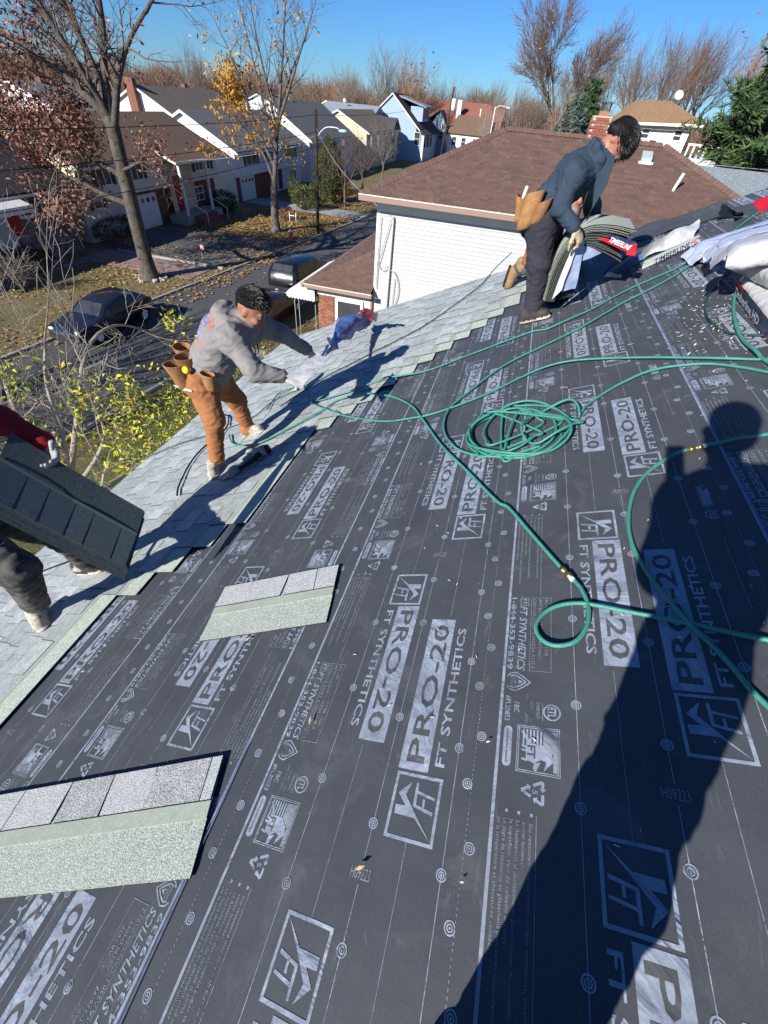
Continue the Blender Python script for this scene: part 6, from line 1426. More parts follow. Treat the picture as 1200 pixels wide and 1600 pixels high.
for k in range(16): arc(mb, .082, .108, k*2*pi/16, k*2*pi/16 + .22, 2, 1)
for k in range(5): arc(mb, .0, .05, k*2*pi/5, k*2*pi/5 + .7, 2, k % 2)
arc(mb, .062, .070, 0, 2*pi, 28, 1)
mb.build('back_print', [m_po, m_pb], t1)
bp_ = [Vector((-2.237,2.660,7.049)), Vector((-2.201,2.500,7.033))]
bk = [pel - ax_*.06 + sdv*(.185*sin(q)) - frn*0 + bdir*(.17*cos(q)) for q in [2*pi*i/20 for i in range(21)]]
belt(t1, bk, .05, m_lead, ax_)
pouch(t1, (-2.212,2.420,7.096), ((-1,-.3,.2), (.2,.9,0), (.25,.05,-1)), .12, .10, .20, m_lea); pouch(t1, (-2.160,2.500,7.131), ((-1,-.3,.2), (.2,.9,0), (.2,.05,-1)), .14, .10, .21, m_lead); pouch(t1, (-2.413,2.780,7.045), ((-1,0,.2), (0,1,0), (.2,.0,-1)), .13, .11, .18, m_lea); pouch(t1, (-1.959,2.440,7.059), ((.2,-1,0), (.9,.2,-.2), (.1,-.1,-1)), .09, .07, .13, m_lea)
tp = Vector((-2.128,2.430,7.059)); mb = MB(); mb.lathe([(0,-.018),(.024,-.018),(.028,-.012),(.028,.012),(.024,.018),(0,.018)], tp, 12, 0, Matrix.Rotation(1.2, 3, 'X')); mb.build('tape_measure', mat('tape_yellow', (.62,.46,.02), .4), t1)
mb = MB(); p = Vector((-2.148,2.470,7.102)); mb.tube([p, p + Vector((.02,0,-.07))], [.016,.018], 8); mb.build('tool_handle', m_alu, t1)
mb = MB(); p = Vector((-2.273,2.420,6.908)); q = Vector((-2.087,2.380,6.920)); mb.tube([p, p.lerp(q,.5)-Vector((0,0,.006)), q], [.004,.011,.008], 6); mb.build('hammer', m_alu, t1)
# ---------------- worker in navy jacket holding a bundle open
t2 = thing('person', R(-.25, 4.1, 0), 'person in navy jacket stooping over an opened bundle of shingles near the roof top', 'person')
pel = Vector((0.127,4.120,8.047)); che = Vector((0.283,4.120,8.296)); nek = Vector((0.386,4.120,8.415)); hd = Vector((0.483,4.120,8.481))
shN, elN, wrN = Vector((0.271,3.970,8.299)), Vector((0.239,3.880,8.116)), Vector((0.366,3.840,8.029))
shF, elF, wrF = Vector((0.437,4.300,8.246)), Vector((0.514,4.420,8.080)), Vector((0.613,4.350,7.950))
hiN, knN, anN = Vector((0.141,4.040,8.007)), Vector((0.218,4.020,7.715)), Vector((0.272,4.040,7.385))
hiF, knF, anF = Vector((0.204,4.240,7.963)), Vector((0.312,4.300,7.679)), Vector((0.427,4.380,7.417))
f = Field((-.35,3.6,CAMZ-1.5), (1.05,4.75,CAMZ+.25), .0078)
ax_ = (nek-pel).normalized(); sdv = Vector((0,1,0)); frn = ax_.cross(sdv).normalized()
f.chain([pel, pel.lerp(che,.4), che, nek - ax_*.03], [.122,.132,.145,.085], 0, .06, (frn, 1.15)); f.cone(pel + ax_*.04, pel + ax_*.10, .142, .140, 0, .02, (frn, 1.1)); f.cone(shN, shF, .092, .092, 0, .07)
f.chain([shN, elN, wrN], [.078,.058,.043], 0, .035); f.chain([shF, elF, wrF], [.076,.058,.043], 0, .035); d = (wrN-elN).normalized(); f.cone(wrN - d*.045, wrN, .045, .041, 0, .01)
# big stand collar round the neck
f.chain([nek + Vector((-.02,-.09,.035)), nek + Vector((-.035,0,.055)), nek + Vector((-.02,.09,.035))], [.024,.026,.024], 0, .03); f.chain([nek + Vector((-.02,-.09,.035)), nek + Vector((.03,-.095,-.02)), nek + Vector((.05,-.085,-.09))], [.026,.030,.022], 0, .03); f.chain([nek + Vector((-.02,.09,.035)), nek + Vector((.03,.095,-.02)), nek + Vector((.05,.085,-.09))], [.026,.030,.022], 0, .03)
f.cone(nek - ax_*.02, hd - Vector((.03,0,.02)), .056, .055, 2, .02)
f.cone(pel - ax_*.06, pel + ax_*.02, .132, .13, 1, .02, (sdv, .95)); f.chain([hiN, knN, anN + UPW*.03], [.118,.088,.070], 1, .04); f.chain([hiF, knF, anF + UPW*.03], [.112,.084,.066], 1, .04); f.cone(hiN, hiF, .112, .112, 1, .05)
for a in (anN, anF): f.cone(a + UPW*.05, a + UPW*.0, .074, .071, 1, .012)
heN, toN = Vector(R(-.40, 4.03, .012)), Vector(R(-.14, 3.99, .012)); heF, toF = Vector(R(-.19, 4.42, .012)), Vector(R(.06, 4.40, .012))
f.cone(anN + UPW*.02, heN + (toN-heN)*.25 + NX*.06, .046, .044, 3, .02); f.cone(anF + UPW*.02, heF + (toF-heF)*.25 + NX*.06, .046, .044, 3, .02); shoe(f, heN, toN, NX, 3, 4); shoe(f, heF, toF, NX, 3, 4)
A2, P2 = face(f, hd, (.36,-.18,-.91), (.93,0,.36))
skin_mesh('body', f, [m_navy, m_dpant, m_skin, m_shd, m_sole, m_lip], t2, {0: .007, 1: .0085, 3: .002}, 8)
eyes(t2, P2)
def fill(f):
    f.ell(P2(-.030, 0, .042), A2, (.100,.085,.088), 0, .02); f.ell(P2(.040, 0, .088), A2, (.064,.074,.040), 0, .03); f.ell(P2(.078, 0, .056), A2, (.028,.060,.040), 0, .02); f.cone(P2(-.082, -.035, -.015), P2(-.082, .035, -.015), .028, .028, 0, .03)
st = []
for i in range(1500):
    a = r.uniform(0, 2*pi); b = r.uniform(.05, 2.0) if i % 2 else r.uniform(.05, 1.2); v = (cos(a)*sin(b), sin(a)*sin(b), cos(b)); p = P2(-.020 + .108*v[0], .088*v[1], .046 + .092*v[2]); st.append((p, A2[0]*(v[0]*.4+.75) + A2[1]*v[1]*.8 + A2[2]*(v[2]*.5), r.uniform(.022, .040)))
hair(t2, fill, hd - Vector((.22,.22,.18)), hd + Vector((.22,.22,.24)), .006, st, 6)
# hanging collar flap and cords
mb = MB(); q0 = nek + Vector((.03,-.115,.045)); fl = [(q0), q0 + Vector((.085,-.005,-.045)), q0 + Vector((.095,.0,-.19)), q0 + Vector((.055,.015,-.34)), q0 + Vector((.012,.005,-.20))]
mb.prism(fl, (.004,.016,.0)); mb.build('collar_flap', m_navy, t2)
mb = MB()
for o, L in ((Vector((.015,-.10,-.16)), .20), (Vector((.085,-.09,-.20)), .17)):
    p = nek + o; mb.tube([p, p + Vector((.0,0,-L*.5)), p + Vector((-.01,.0,-L))], .005, 5)
mb.build('drawstrings', m_black, t2)
bdir = ax_.cross(sdv).normalized(); bdir = bdir if bdir.z > 0 else -bdir
belt(t2, [pel + ax_*.015 + sdv*(.155*sin(q)) + bdir*(.145*cos(q)) for q in [2*pi*i/20 for i in range(21)]], .05, m_lea, ax_)
pouch(t2, (-0.035,4.020,8.138), ((-1,-.2,.3), (.3,.9,0), (.12,0,-1)), .11, .09, .17, m_lea); pouch(t2, (0.047,3.980,8.181), ((-.3,-1,.1), (.9,-.3,.3), (-.12,-.1,-1)), .13, .09, .24, m_lea, flare=1.1); pouch(t2, (0.129,3.950,8.144), ((.1,-1,.1), (.9,0,.4), (-.2,-.1,-1)), .10, .07, .15, m_lead, flare=1.1)
mb = MB(); p = Vector((-0.037,4.000,8.147)); mb.tube([p + Vector((.01,0,.06)), p - Vector((0,0,.02))], [.011,.014], 7); mb.build('tool_handle', m_alu, t2)
hand(t2, wrN + (wrN-elN).normalized()*.02, (.62,.30,-.62), (-.6,.5,-.55), 1.05, .9, -1, m_glovb, thumb=.7)
hand(t2, wrF + (wrF-elF).normalized()*.02, (.62,-.20,-.62), (-.6,-.5,-.55), 1.05, .9, 1, m_glovb, thumb=.7)
# ---------------- worker at the left edge carrying shingles
t3 = thing('person', R(-3.2, .95, 0), 'person in black with red sleeve carrying shingles at the left edge of the roof', 'person')
f = Field((-3.0,.2,CAMZ-2.75), (-.95,1.75,CAMZ-.25), .0085)
an1, kn1, hi1 = Vector((-2.243,0.780,6.312)), Vector((-1.907,0.700,6.879)), Vector((-2.452,0.820,6.746))
an2, kn2, hi2 = Vector((-2.354,1.200,6.156)), Vector((-2.192,1.100,6.559)), Vector((-2.449,1.000,6.798))
pel = (hi1+hi2)*.5 + Vector((-.02,0,.08)); sho = pel + Vector((.10,-.16,.50)); hd = sho + Vector((.05,-.03,.22))
f.chain([hi1, kn1, an1 + UPW*.02], [.115,.078,.066], 1, .04); f.chain([hi2, kn2, an2 + UPW*.02], [.115,.076,.064], 1, .04); f.cone(hi1, hi2, .12, .12, 1, .05)
for a in (an1, an2): f.cone(a + UPW*.04, a - UPW*.005, .070, .066, 1, .012)
f.chain([pel, pel.lerp(sho,.5), sho], [.14,.155,.12], 0, .06); f.cone(sho, hd - UPW*.08, .06, .058, 2, .02)
h1, to1 = Vector(R(-3.36, .83, .022)), Vector(R(-3.13, .715, .022)); h2, to2 = Vector(R(-3.40, 1.20, .022)), Vector(R(-3.12, 1.215, .022))
f.cone(an1, h1 + (to1-h1)*.25 + NX*.06, .046, .044, 3, .02); f.cone(an2, h2 + (to2-h2)*.25 + NX*.06, .046, .044, 3, .02); shoe(f, h1, to1, NX, 3, 4); shoe(f, h2, to2, NX, 5, 4)
BT = [Vector((-2.062,1.120,7.354)), Vector((-1.596,1.220,6.897)), Vector((-1.524,0.930,6.779))]; BT.append(BT[0] + (BT[2]-BT[1]))
bn = (BT[1]-BT[0]).cross(BT[3]-BT[0]).normalized()
if bn.dot(BT[0]-CAMP) < 0: bn = -bn                          # bn points away from the viewer
ta, tb = (BT[1]-BT[0]), (BT[3]-BT[0]).normalized()
wr = BT[0] + ta*.17 + bn*.05 - tb*.055; el = BT[0] - ta*.12 + bn*.10 - tb*.06; s2 = sho + Vector((.06,.12,.02))
f.chain([s2, el, wr], [.075,.062,.050], 6, .03); wl_ = BT[3] - ta*.30 + bn*.16 - tb*.02; f.chain([sho + Vector((0,-.12,0)), wl_ + Vector((-.14,-.12,.02)), wl_], [.075,.06,.046], 0, .03)
face(f, hd, (.7,.6,-.2), (0,0,1))
skin_mesh('body', f, [m_dark, m_torn, m_skin, m_shw, m_sole, m_shd, m_redc], t3, {0: .007, 1: .009, 6: .006}, 5)
hair(t3, lambda f: f.ell(hd + Vector((-.02,-.02,.06)), ((.7,.6,-.2),(.6,-.7,0),(0,0,1)), (.10,.085,.085), 0, .02), hd - Vector((.2,.2,.1)), hd + Vector((.2,.2,.2)), .008, [], 7)
gl = hand(t3, wr + ta.normalized()*.02 - tb*.01, (ta.normalized()*.55 + tb*.75 - bn*.25), (-bn*.4 + tb*.8), 1.05, .55, -1, mat('work_glove_grey', (.42,.42,.42), .9, n=(45, .25), col2=(.3,.28,.27)), thumb=.5)
hand(t3, wl_, (ta.normalized()*.6 - tb*.5 - bn*.3), (-bn - tb*.3), 1.05, .7, 1, MATS['work_glove_grey'], thumb=.5)
mb = MB(); p = Vector((-2.363,0.740,6.628)); q = Vector((-2.122,0.720,6.501)); mb.tube([p, q], [.016,.019], 8); mb.build('hammer_handle', mat('hickory', (.36,.21,.08), .6, n=(30,.3), col2=(.28,.15,.06)), t3)
# carried shingles: a thin stack, each sheet a part
tc = thing('carried_shingles', BT[0], 'stack of dark grey shingles carried on edge by the worker at the left', 'shingle stack')
La, Hb = ta.length, (BT[3]-BT[0]).length; tn = ta.normalized()
for k in range(7):
    o = bn*(.0062*k) + tn*(.012*rnd.uniform(-1,1)) + tb*(.010*k + .008*rnd.uniform(-1,1))
    mb = MB(); P = [[BT[0] + o + tn*La*i/10 + tb*Hb*j/4 + bn*(.012*sin(pi*i/10)) for j in range(5)] for i in range(11)]; mb.grid(P)
    P2_ = [[p + bn*.0052 for p in row] for row in P]; mb.grid([row[::-1] for row in P2_], 1)
    for a, b in ((P[0], P2_[0]), (P[-1], P2_[-1]), ([q[0] for q in P], [q[0] for q in P2_]), ([q[-1] for q in P], [q[-1] for q in P2_])):
        for i in range(len(a)-1): mb.add([a[i], a[i+1], b[i+1], b[i]], [(0,1,2,3)], 1)
    sh_ = mb.build('shingle', [mat('granules_dark', (.075,.10,.105), .9, n=(60,.2), col2=(.05,.07,.075), n2=(300,.5), bump=(260,.003,.8,2)), m_asph], tc)
    if k == 0:
        x = 0.
        for i, wd in enumerate((.13, .10, .12, .09, .14, .12, .1)):
            if x >= La: break
            x1 = min(x+wd, La); mb = MB(); z = -.004
            q = [BT[0] + o + tn*x_ + tb*y_ + bn*(-.0016 + .012*sin(pi*x_/La)) for x_, y_ in ((x+.002, Hb*.46), (x1-.002, Hb*.46), (x1-.008, Hb*1.0), (x+.008, Hb*1.0))]
            mb.prism(q, bn*.0042); mb.build('tab', mat('granules_slate', (.095,.12,.13), .9, n=(60,.2), col2=(.07,.09,.11), n2=(300,.5)) if i % 2 else mat('granules_slate_dark', (.075,.098,.11), .9, n2=(300,.5)), sh_); x = x1
        mb = MB(); q = [BT[0] + o + tn*x_ + tb*y_ - bn*.0015 + bn*(.012*sin(pi*x_/La)) for x_, y_ in ((0, Hb*.41), (La*.5, Hb*.41), (La, Hb*.41), (La, Hb*.46), (La*.5, Hb*.46), (0, Hb*.46))]; mb.add(q, [(0,1,4,5),(1,2,3,4)]); mb.build('nailing_strip', mat('strip_dark', (.13,.16,.13), .7), sh_)
# ---------------- kneeling worker mostly hidden behind the navy jacket
t4 = thing('person', R(-.3, 5.3, 0), 'kneeling person in cap and tan boots almost hidden behind the navy worker', 'person')
f = Field((-.45,4.75,CAMZ-1.5), (.95,5.75,CAMZ-.1), .010)
bo = Vector((0.077,5.250,7.372)); kn = bo + Vector((.45,.02,.13)); hp = bo + Vector((.12,.05,.34)); hd = Vector((0.466,5.200,8.085)); shd = hd + Vector((-.05,0,-.22))
f.chain([bo, kn, hp], [.055,.07,.11], 1, .04); f.chain([bo + Vector((.05,.28,0)), kn + Vector((0,.25,0)), hp + Vector((0,.2,0))], [.055,.07,.11], 1, .04); f.cone(hp, hp + Vector((0,.2,0)), .11, .11, 1, .05)
f.chain([hp + Vector((0,.1,.03)), hp.lerp(shd,.5) + Vector((0,.05,0)), shd], [.13,.14,.11], 0, .06); f.cone(shd + Vector((0,-.15,0)), shd + Vector((0,.15,0)), .09, .09, 0, .05)
f.chain([shd + Vector((0,-.16,-.01)), shd + Vector((.10,-.2,-.22)), shd + Vector((.26,-.12,-.34))], [.07,.055,.045], 0, .03); f.cone(shd, hd - UPW*.07, .055, .055, 2, .02)
f.cone(bo + Vector((-.03,0,-.02)), bo + Vector((-.05,0,-.15)), .055, .046, 3, .03); f.cone(bo + Vector((.03,0,.02)), bo, .058, .056, 3, .03); f.cone(bo + Vector((-.085,0,-.0)), bo + Vector((-.10,0,-.15)), .045, .04, 4, .006, ((1,0,0), 3.)); f.cone(bo + Vector((.03,.28,.02)), bo + Vector((-.03,.28,-.13)), .055, .046, 3, .03)
A4, P4 = face(f, hd, (.6,-.5,-.5), (.25,0,.9)); skin_mesh('body', f, [m_grey, m_torn, m_skin, m_boot, m_sdk, m_lip], t4, {0: .006, 1: .006}, 9)
f = Field(hd - Vector((.2,.2,.1)), hd + Vector((.25,.25,.25)), .008); f.ell(P4(-.01, 0, .055), A4, (.105,.088,.085), 0, .01); f.cone(P4(.08, .04, .045), P4(.16, .0, .035), .03, .03, 0, .02, (A4[2], 2.5)); skin_mesh('cap', f, [m_dark], t4)
mb = MB(); mb.tube([P4(.093, .04, .07), P4(.1, .0, .085), P4(.093, -.04, .07)], .008, 6); mb.build('cap_trim', m_white, t4)
pouch(t4, bo + Vector((.10,-.13,.24)), ((.2,-1,0), (1,.2,0), (-.15,0,-1)), .12, .08, .16, m_lead)
# ---------------- the photographer, behind the lens; only the shadow is in view
t5 = thing('person', R(-.42, -.38, 0), 'person taking the photograph, seen only as the long shadow on the felt', 'person')
f = Field((-1.0,-.95,CAMZ-1.75), (.75,.15,CAMZ+.5), .012)
J5 = lambda u, v, n: R(u, v, n)
for s_, (fu, ft) in ((-1, (-.36, -.30)), (1, (-.31, -.36))):
    f.chain([J5(fu, ft, .09), J5(fu+.20, ft+.03, .44), J5(fu+.33, -.31, .80)], [.060,.072,.085], 1, .05); shoe(f, J5(fu-.06, ft-.08, .006), J5(fu+.02, ft+.17, .006), NX, 3, 4)
    f.cone(J5(fu, ft, .10), J5(fu-.03, ft-.0, .05), .06, .05, 3, .03)
f.chain([J5(-.07,-.31,.62), J5(.0,-.31,.80), J5(.07,-.29,1.02), J5(.13,-.25,1.26)], [.095,.105,.125,.12], 0, .07); f.cone(J5(-.03,-.24,1.26), J5(.30,-.24,1.28), .085, .085, 0, .06)
f.chain([J5(-.04,-.25,1.24), J5(-.08,-.24,1.00), J5(-.035,-.20,1.15)], [.072,.06,.042], 0, .03); f.chain([J5(.30,-.24,1.26), J5(.33,-.24,.96), J5(.11,-.21,1.12)], [.085,.075,.042], 0, .03)
f.cone(J5(.10,-.24,1.28), J5(.13,-.19,1.42), .06, .058, 2, .02); hd5 = J5(.160,-.135,1.50); A5, P5 = face(f, hd5, (.0,.9,-.4), (0,.3,.9))
skin_mesh('body', f, [m_dark, m_dpant, m_skin, m_shd, m_sole, m_lip], t5, {0: .006, 1: .006}, 2)
f = Field(hd5 - Vector((.2,.2,.14)), hd5 + Vector((.2,.2,.2)), .010); f.ell(P5(-.02, 0, .05), A5, (.108,.092,.095), 0, .02); f.ell(P5(-.05, 0, -.02), A5, (.075,.085,.07), 0, .03); skin_mesh('hair', f, [mat('hair_black', (.004,.0037,.004), .62)], t5)
hand(t5, J5(-.030,-.185,1.15), (.05,.45,.9), (.5,.75,.1), .95, .75, 1, m_skin, 'hand')
hand(t5, J5(.105,-.195,1.14), (-.15,.45,.9), (-.5,.75,.1), .95, .75, -1, m_skin, 'hand')
ph = thing('phone', CAMP - _F*.03, 'phone held at the lens by the photographer, outside the picture', 'phone')
mb = MB(); Mp = Matrix(((_R.x, _U.x, -_F.x, 0), (_R.y, _U.y, -_F.y, 0), (_R.z, _U.z, -_F.z, 0), (0,0,0,1))); Mp.translation = CAMP; mb.box(-.06, .018, -.125, .022, .016, .025, 0, Mp); mb.build('case', m_black, ph)
mb = MB(); mb.box(-.056, .014, -.121, .018, .0252, .0262, 0, Mp); mb.build('screen', m_glass, ph)

# ================================================ nail gun, bundles, wrappers, debris
m_wrap = mat('plastic_white', (.54,.54,.55), .3, n=(7, .22), col2=(.40,.41,.44), bump=(14, .02, .7, 5), spec=.6); m_wrapb = mat('plastic_blue_inside', (.20,.27,.44), .3, n=(8, .3), col2=(.32,.38,.52), bump=(16, .015, .8, 5), spec=.6)
m_wblue = mat('wrapper_blue', (.06,.12,.34), .3, n=(9, .25), col2=(.13,.19,.42), bump=(18, .012, .8, 5), spec=.6); m_wred = mat('wrapper_red', (.50,.015,.03), .3, n=(9, .25), col2=(.36,.01,.02), bump=(20, .01, .7), spec=.6)
m_wnavy = mat('wrapper_navy', (.014,.02,.07), .35, n=(9, .25), col2=(.02,.03,.09), bump=(18, .012, .7), spec=.6); m_wprint = mat('wrapper_lettering', (.75,.75,.78), .4)
m_edge = mat('shingle_edges', (.14,.15,.135), .9, n=(120, .3), col2=(.04,.042,.04), n2=(400, .4), bump=(220, .004, .9, 2)); m_edgel = mat('shingle_edges_light', (.25,.28,.25), .9, n=(120, .3), col2=(.15,.17,.15), n2=(300, .5))
def crumple(p, s, a, seed=0): return Vector(p) + Vector((noise.noise((p[0]*s + seed, p[1]*s, p[2]*s)), noise.noise((p[0]*s, p[1]*s + seed, p[2]*s + 9)), noise.noise((p[0]*s + 5, p[1]*s, p[2]*s + seed))))*a
def film(par, corners, nu, nv, m, name, amp=.012, sc=9., seed=0, bulge=None, mi=None):
    """crumpled sheet through four corners (c00, c10, c11, c01)"""
    a, b, c, d = [Vector(q) for q in corners]; P = []
    for i in range(nu+1):
        u = i/nu; row = []
        for j in range(nv+1):
            v = j/nv; p = (a*(1-u)+b*u)*(1-v) + (d*(1-u)+c*u)*v
            if bulge is not None: p = p + Vector(bulge)*(4*u*(1-u))*(.5+.5*v)
            row.append(crumple(p, sc, amp, seed))
        P.append(row)
    mb = MB(); mb.grid(P); return mb.build(name, m, par)
# ---- the pneumatic nailer by the front shoe
ng = thing('nail_gun', R(-2.46, 2.36, .02), 'black and grey pneumatic roofing nail gun lying beside the front shoe', 'nail gun')
def NG(a, b, c): # local frame: a along the tool, b across, c up
    d = Vector((.93, .36, 0)); q = Vector((-.36, .93, 0)); return R(-2.62 + d.x*a + q.x*b, 2.31 + d.y*a + q.y*b, .024 + c)
m_ngk = mat('tool_black', (.014,.014,.016), .5); m_ngg = mat('tool_grey', (.30,.31,.32), .45, n=(30,.3), col2=(.22,.22,.23))
mb = MB(); mb.tube([NG(.19,.03,.06), NG(.21,.03,.06), NG(.30,.03,.06), NG(.315,.03,.06)], [.035,.045,.046,.036], 12); mb.build('cylinder_housing', m_ngg, ng)
mb = MB(); mb.tube([NG(.315,.03,.06), NG(.335,.03,.06)], [.042,.036], 12); mb.build('exhaust_cap', m_ngk, ng)
mb = MB(); mb.tube([NG(.21,.02,.055), NG(.12,.035,.05), NG(.08,.035,.045)], [.034,.022,.014], 10); mb.build('nose', m_ngg, ng)
mb = MB(); mb.tube([NG(.26,.01,.06), NG(.20,-.05,.05), NG(.10,-.09,.04), NG(.04,-.10,.04)], [.026,.021,.019,.021], 10); mb.build('grip', m_ngk, ng)
mb = MB(); mb.lathe([(0,-.022),(.042,-.022),(.048,-.015),(.048,.015),(.042,.022),(0,.022)], NG(.03,-.10,.05), 16, 0, RM.to_3x3()); mb.build('coil_magazine', m_ngg, ng)
mb = MB(); mb.tube([NG(.13,.05,.08), NG(.15,.07,.085), NG(.19,.06,.09)], [.016,.02,.014], 8); mb.build('safety_bracket', m_ngg, ng)
mb = MB(); mb.tube([NG(.04,-.10,.04), NG(-.02,-.12,.03), NG(-.09,-.13,.012)], [.009,.009,.009], 8); mb.build('hose_fitting', m_brass, ng)
mb = MB(); mb.tube([NG(.17,-.02,.045), NG(.16,-.045,.03), NG(.19,-.06,.03)], .006, 6); mb.build('trigger', m_ngk, ng)
# ---- bundle held open by the navy worker: sheets bending over
bd = thing('opened_bundle', R(0, 4.1, .02), 'opened bundle of grey shingles bending over in the hands of the navy worker', 'shingle bundle')
ctr = [Vector(v) for v in ((0.324,4.020,7.463), (0.312,4.000,7.654), (0.330,3.980,7.829), (0.386,3.980,7.951), (0.487,3.980,8.029), (0.639,4.000,8.052), (0.810,4.020,8.041))]
ctr = smooth_path(ctr, 4); nS = 17
for k in range(nS):
    P = []; fan = k/(nS-1)
    for i, p in enumerate(ctr):
        t_ = i/(len(ctr)-1); a = ctr[max(i-1,0)]; b = ctr[min(i+1,len(ctr)-1)]; tg = (b-a).normalized(); nn = Vector((tg.z, 0, -tg.x))
        sp = .0062 + .0040*t_*t_; q = p + nn*(sp*k) + Vector((0, 0, 1))*(-.010*k*max(0, t_-.62)*(.6+.4*sin(k*2.1)))
        P.append([q + Vector((.02*sin(k*1.7)*t_*t_, -.0 + .008*sin(k*3.3), 0)), q + Vector((0, .33, .01))])
    mb = MB(); mb.grid(P, 0); th_ = .0046
    Q = [[p - Vector((0,0,0)) + (Vector((ctr[min(i+1,len(ctr)-1)].z-ctr[max(i-1,0)].z, 0, -(ctr[min(i+1,len(ctr)-1)].x-ctr[max(i-1,0)].x))).normalized())*th_ for p in row] for i, row in enumerate(P)]
    mb.grid([row[::-1] for row in Q], 1)
    for i in range(len(P)-1): mb.add([P[i][0], P[i+1][0], Q[i+1][0], Q[i][0]], [(0,1,2,3)], 1)
    mb.add([P[0][0], P[0][1], Q[0][1], Q[0][0]], [(0,1,2,3)], 1); mb.add([P[-1][0], P[-1][1], Q[-1][1], Q[-1][0]], [(0,1,2,3)], 1)
    mb.build('shingle', [m_sh_headl if k == 0 else m_edge, m_edgel if k < 5 else m_edge], bd)
film(bd, ((0.392,3.920,7.513), (0.441,3.900,7.604), (0.445,3.920,7.941), (0.411,3.920,7.882)), 10, 6, m_wrap, 'wrapper_edge', .008, 14, 1)
film(bd, ((0.430,3.930,7.580), (0.555,3.970,7.602), (0.485,3.960,7.951), (0.437,3.950,7.892)), 10, 12, m_wrapb, 'hanging_film', .012, 11, 2)
film(bd, ((0.508,3.980,7.787), (0.702,4.050,7.877), (0.620,4.020,7.974), (0.460,3.980,7.944)), 10, 6, m_wrapb, 'hanging_film', .010, 11, 3)
film(bd, ((0.563,3.950,7.962), (0.866,3.970,7.890), (0.856,3.990,7.955), (0.645,3.970,7.969)), 12, 4, m_wred, 'label_band', .004, 14, 4)
film(bd, ((0.629,3.944,7.980), (0.850,3.962,7.939), (0.850,3.972,7.970), (0.654,3.950,7.998)), 10, 3, m_wnavy, 'label_stripe', .003, 14, 4)
def words(par, txt, a, b, upv, hgt, m, name='lettering', off=(0,0,0)):
    a = Vector(a) + Vector(off); b = Vector(b) + Vector(off); xd = (b-a).normalized(); up = Vector(upv); up = (up - xd*up.dot(xd)).normalized(); mb = MB(); put_text(mb, txt, a, xd, up, (b-a).length, hgt, .02, 0, .2); return mb.build(name, m, par)
words(bd, 'TIMBERLINE', (0.648,3.935,7.955), (0.813,3.945,7.917), (0,-.2,1), .035, m_wprint)
film(bd, ((0.811,3.955,7.885), (0.880,3.960,7.885), (0.858,3.970,7.963), (0.794,3.960,7.953)), 3, 3, m_wred, 'label_end', .003, 14, 5)
# ---- loose wrappers on the felt
w1 = thing('loose_wrapper', R(.45, 4.4, .02), 'torn open white and blue bundle wrapper lying on the felt beside the navy worker', 'wrapper')
film(w1, ((0.850,4.709,7.567), (1.530,4.989,7.907), (1.565,5.279,8.002), (0.976,4.622,7.784)), 18, 10, m_wrap, 'film', .03, 7, 1)
film(w1, ((0.864,4.755,7.568), (1.154,4.757,7.714), (1.073,4.746,7.786), (0.830,4.629,7.713)), 10, 8, m_wblue, 'blue_film', .03, 8, 2)
film(w1, ((1.104,4.560,7.701), (1.522,4.866,7.909), (1.539,4.955,7.934), (1.117,4.640,7.730)), 12, 3, m_sh_headl, 'strip', .006, 9, 3)
film(w1, ((1.106,4.540,7.691), (1.532,4.834,7.897), (1.532,4.874,7.913), (1.104,4.579,7.706)), 12, 2, m_wrap, 'printed_edge', .003, 9, 3)
words(w1, 'TIMBERLINE', (1.174,4.513,7.746), (1.436,4.719,7.873), NX + Vector((-.5,0,.3)), .035, m_wnavy, off=(-.004,-.012,.004))
words(w1, 'HD', (1.446,4.726,7.877), (1.502,4.771,7.905), NX + Vector((-.5,0,.3)), .035, m_wred, off=(-.004,-.012,.004))
film(w1, ((0.859,4.654,7.560), (0.970,4.504,7.614), (0.943,4.485,7.645), (0.862,4.666,7.595)), 8, 3, m_wrap, 'curled_edge', .02, 12, 4)
w2 = thing('loose_wrapper', R(-2.8, 5.4, .02), 'blue and red bundle wrapper held up by the worker in the hoodie', 'wrapper')
film(w2, ((-1.413,3.360,6.916), (-1.609,5.493,6.411), (-1.449,5.006,6.744), (-1.754,4.600,6.768)), 14, 10, m_wblue, 'blue_film', .05, 6, 1)
film(w2, ((-1.438,3.360,6.911), (-1.403,3.350,6.922), (-1.731,4.600,6.772), (-1.786,4.600,6.748)), 3, 10, m_wrap, 'white_border', .01, 9, 2)
film(w2, ((-1.770,5.371,6.500), (-1.443,4.975,6.658), (-1.297,4.497,6.973), (-1.499,4.632,6.897)), 8, 6, m_wred, 'red_panel', .05, 9, 3)
film(w2, ((-1.493,5.174,6.589), (-1.409,5.101,6.675), (-1.284,4.610,6.913), (-1.356,4.682,6.878)), 5, 4, m_wrap, 'white_end', .03, 9, 4)
film(w2, ((-1.737,5.118,6.582), (-1.653,5.065,6.645), (-1.447,4.563,6.901), (-1.535,4.720,6.836)), 5, 4, m_wrap, 'white_mark', .02, 9, 5)
for i, (a, b) in enumerate(((553, 513), (560, 520), (549, 522), (568, 512))):
    film(w2, tuple(R(*q) for q in [( *rr, .10+.02*i) for rr in ((-2.62-.02*i,5.35+.1*i),(-2.60-.02*i,5.35+.1*i),(-2.60-.02*i,5.39+.1*i),(-2.62-.02*i,5.39+.1*i))]), 2, 2, m_wrap, 'white_fleck', .01, 9, 6+i)
w3 = thing('white_sheet', R(-3.2, 4.0, .03), 'white release film pinched between the two gloved hands of the hoodie worker', 'plastic sheet')
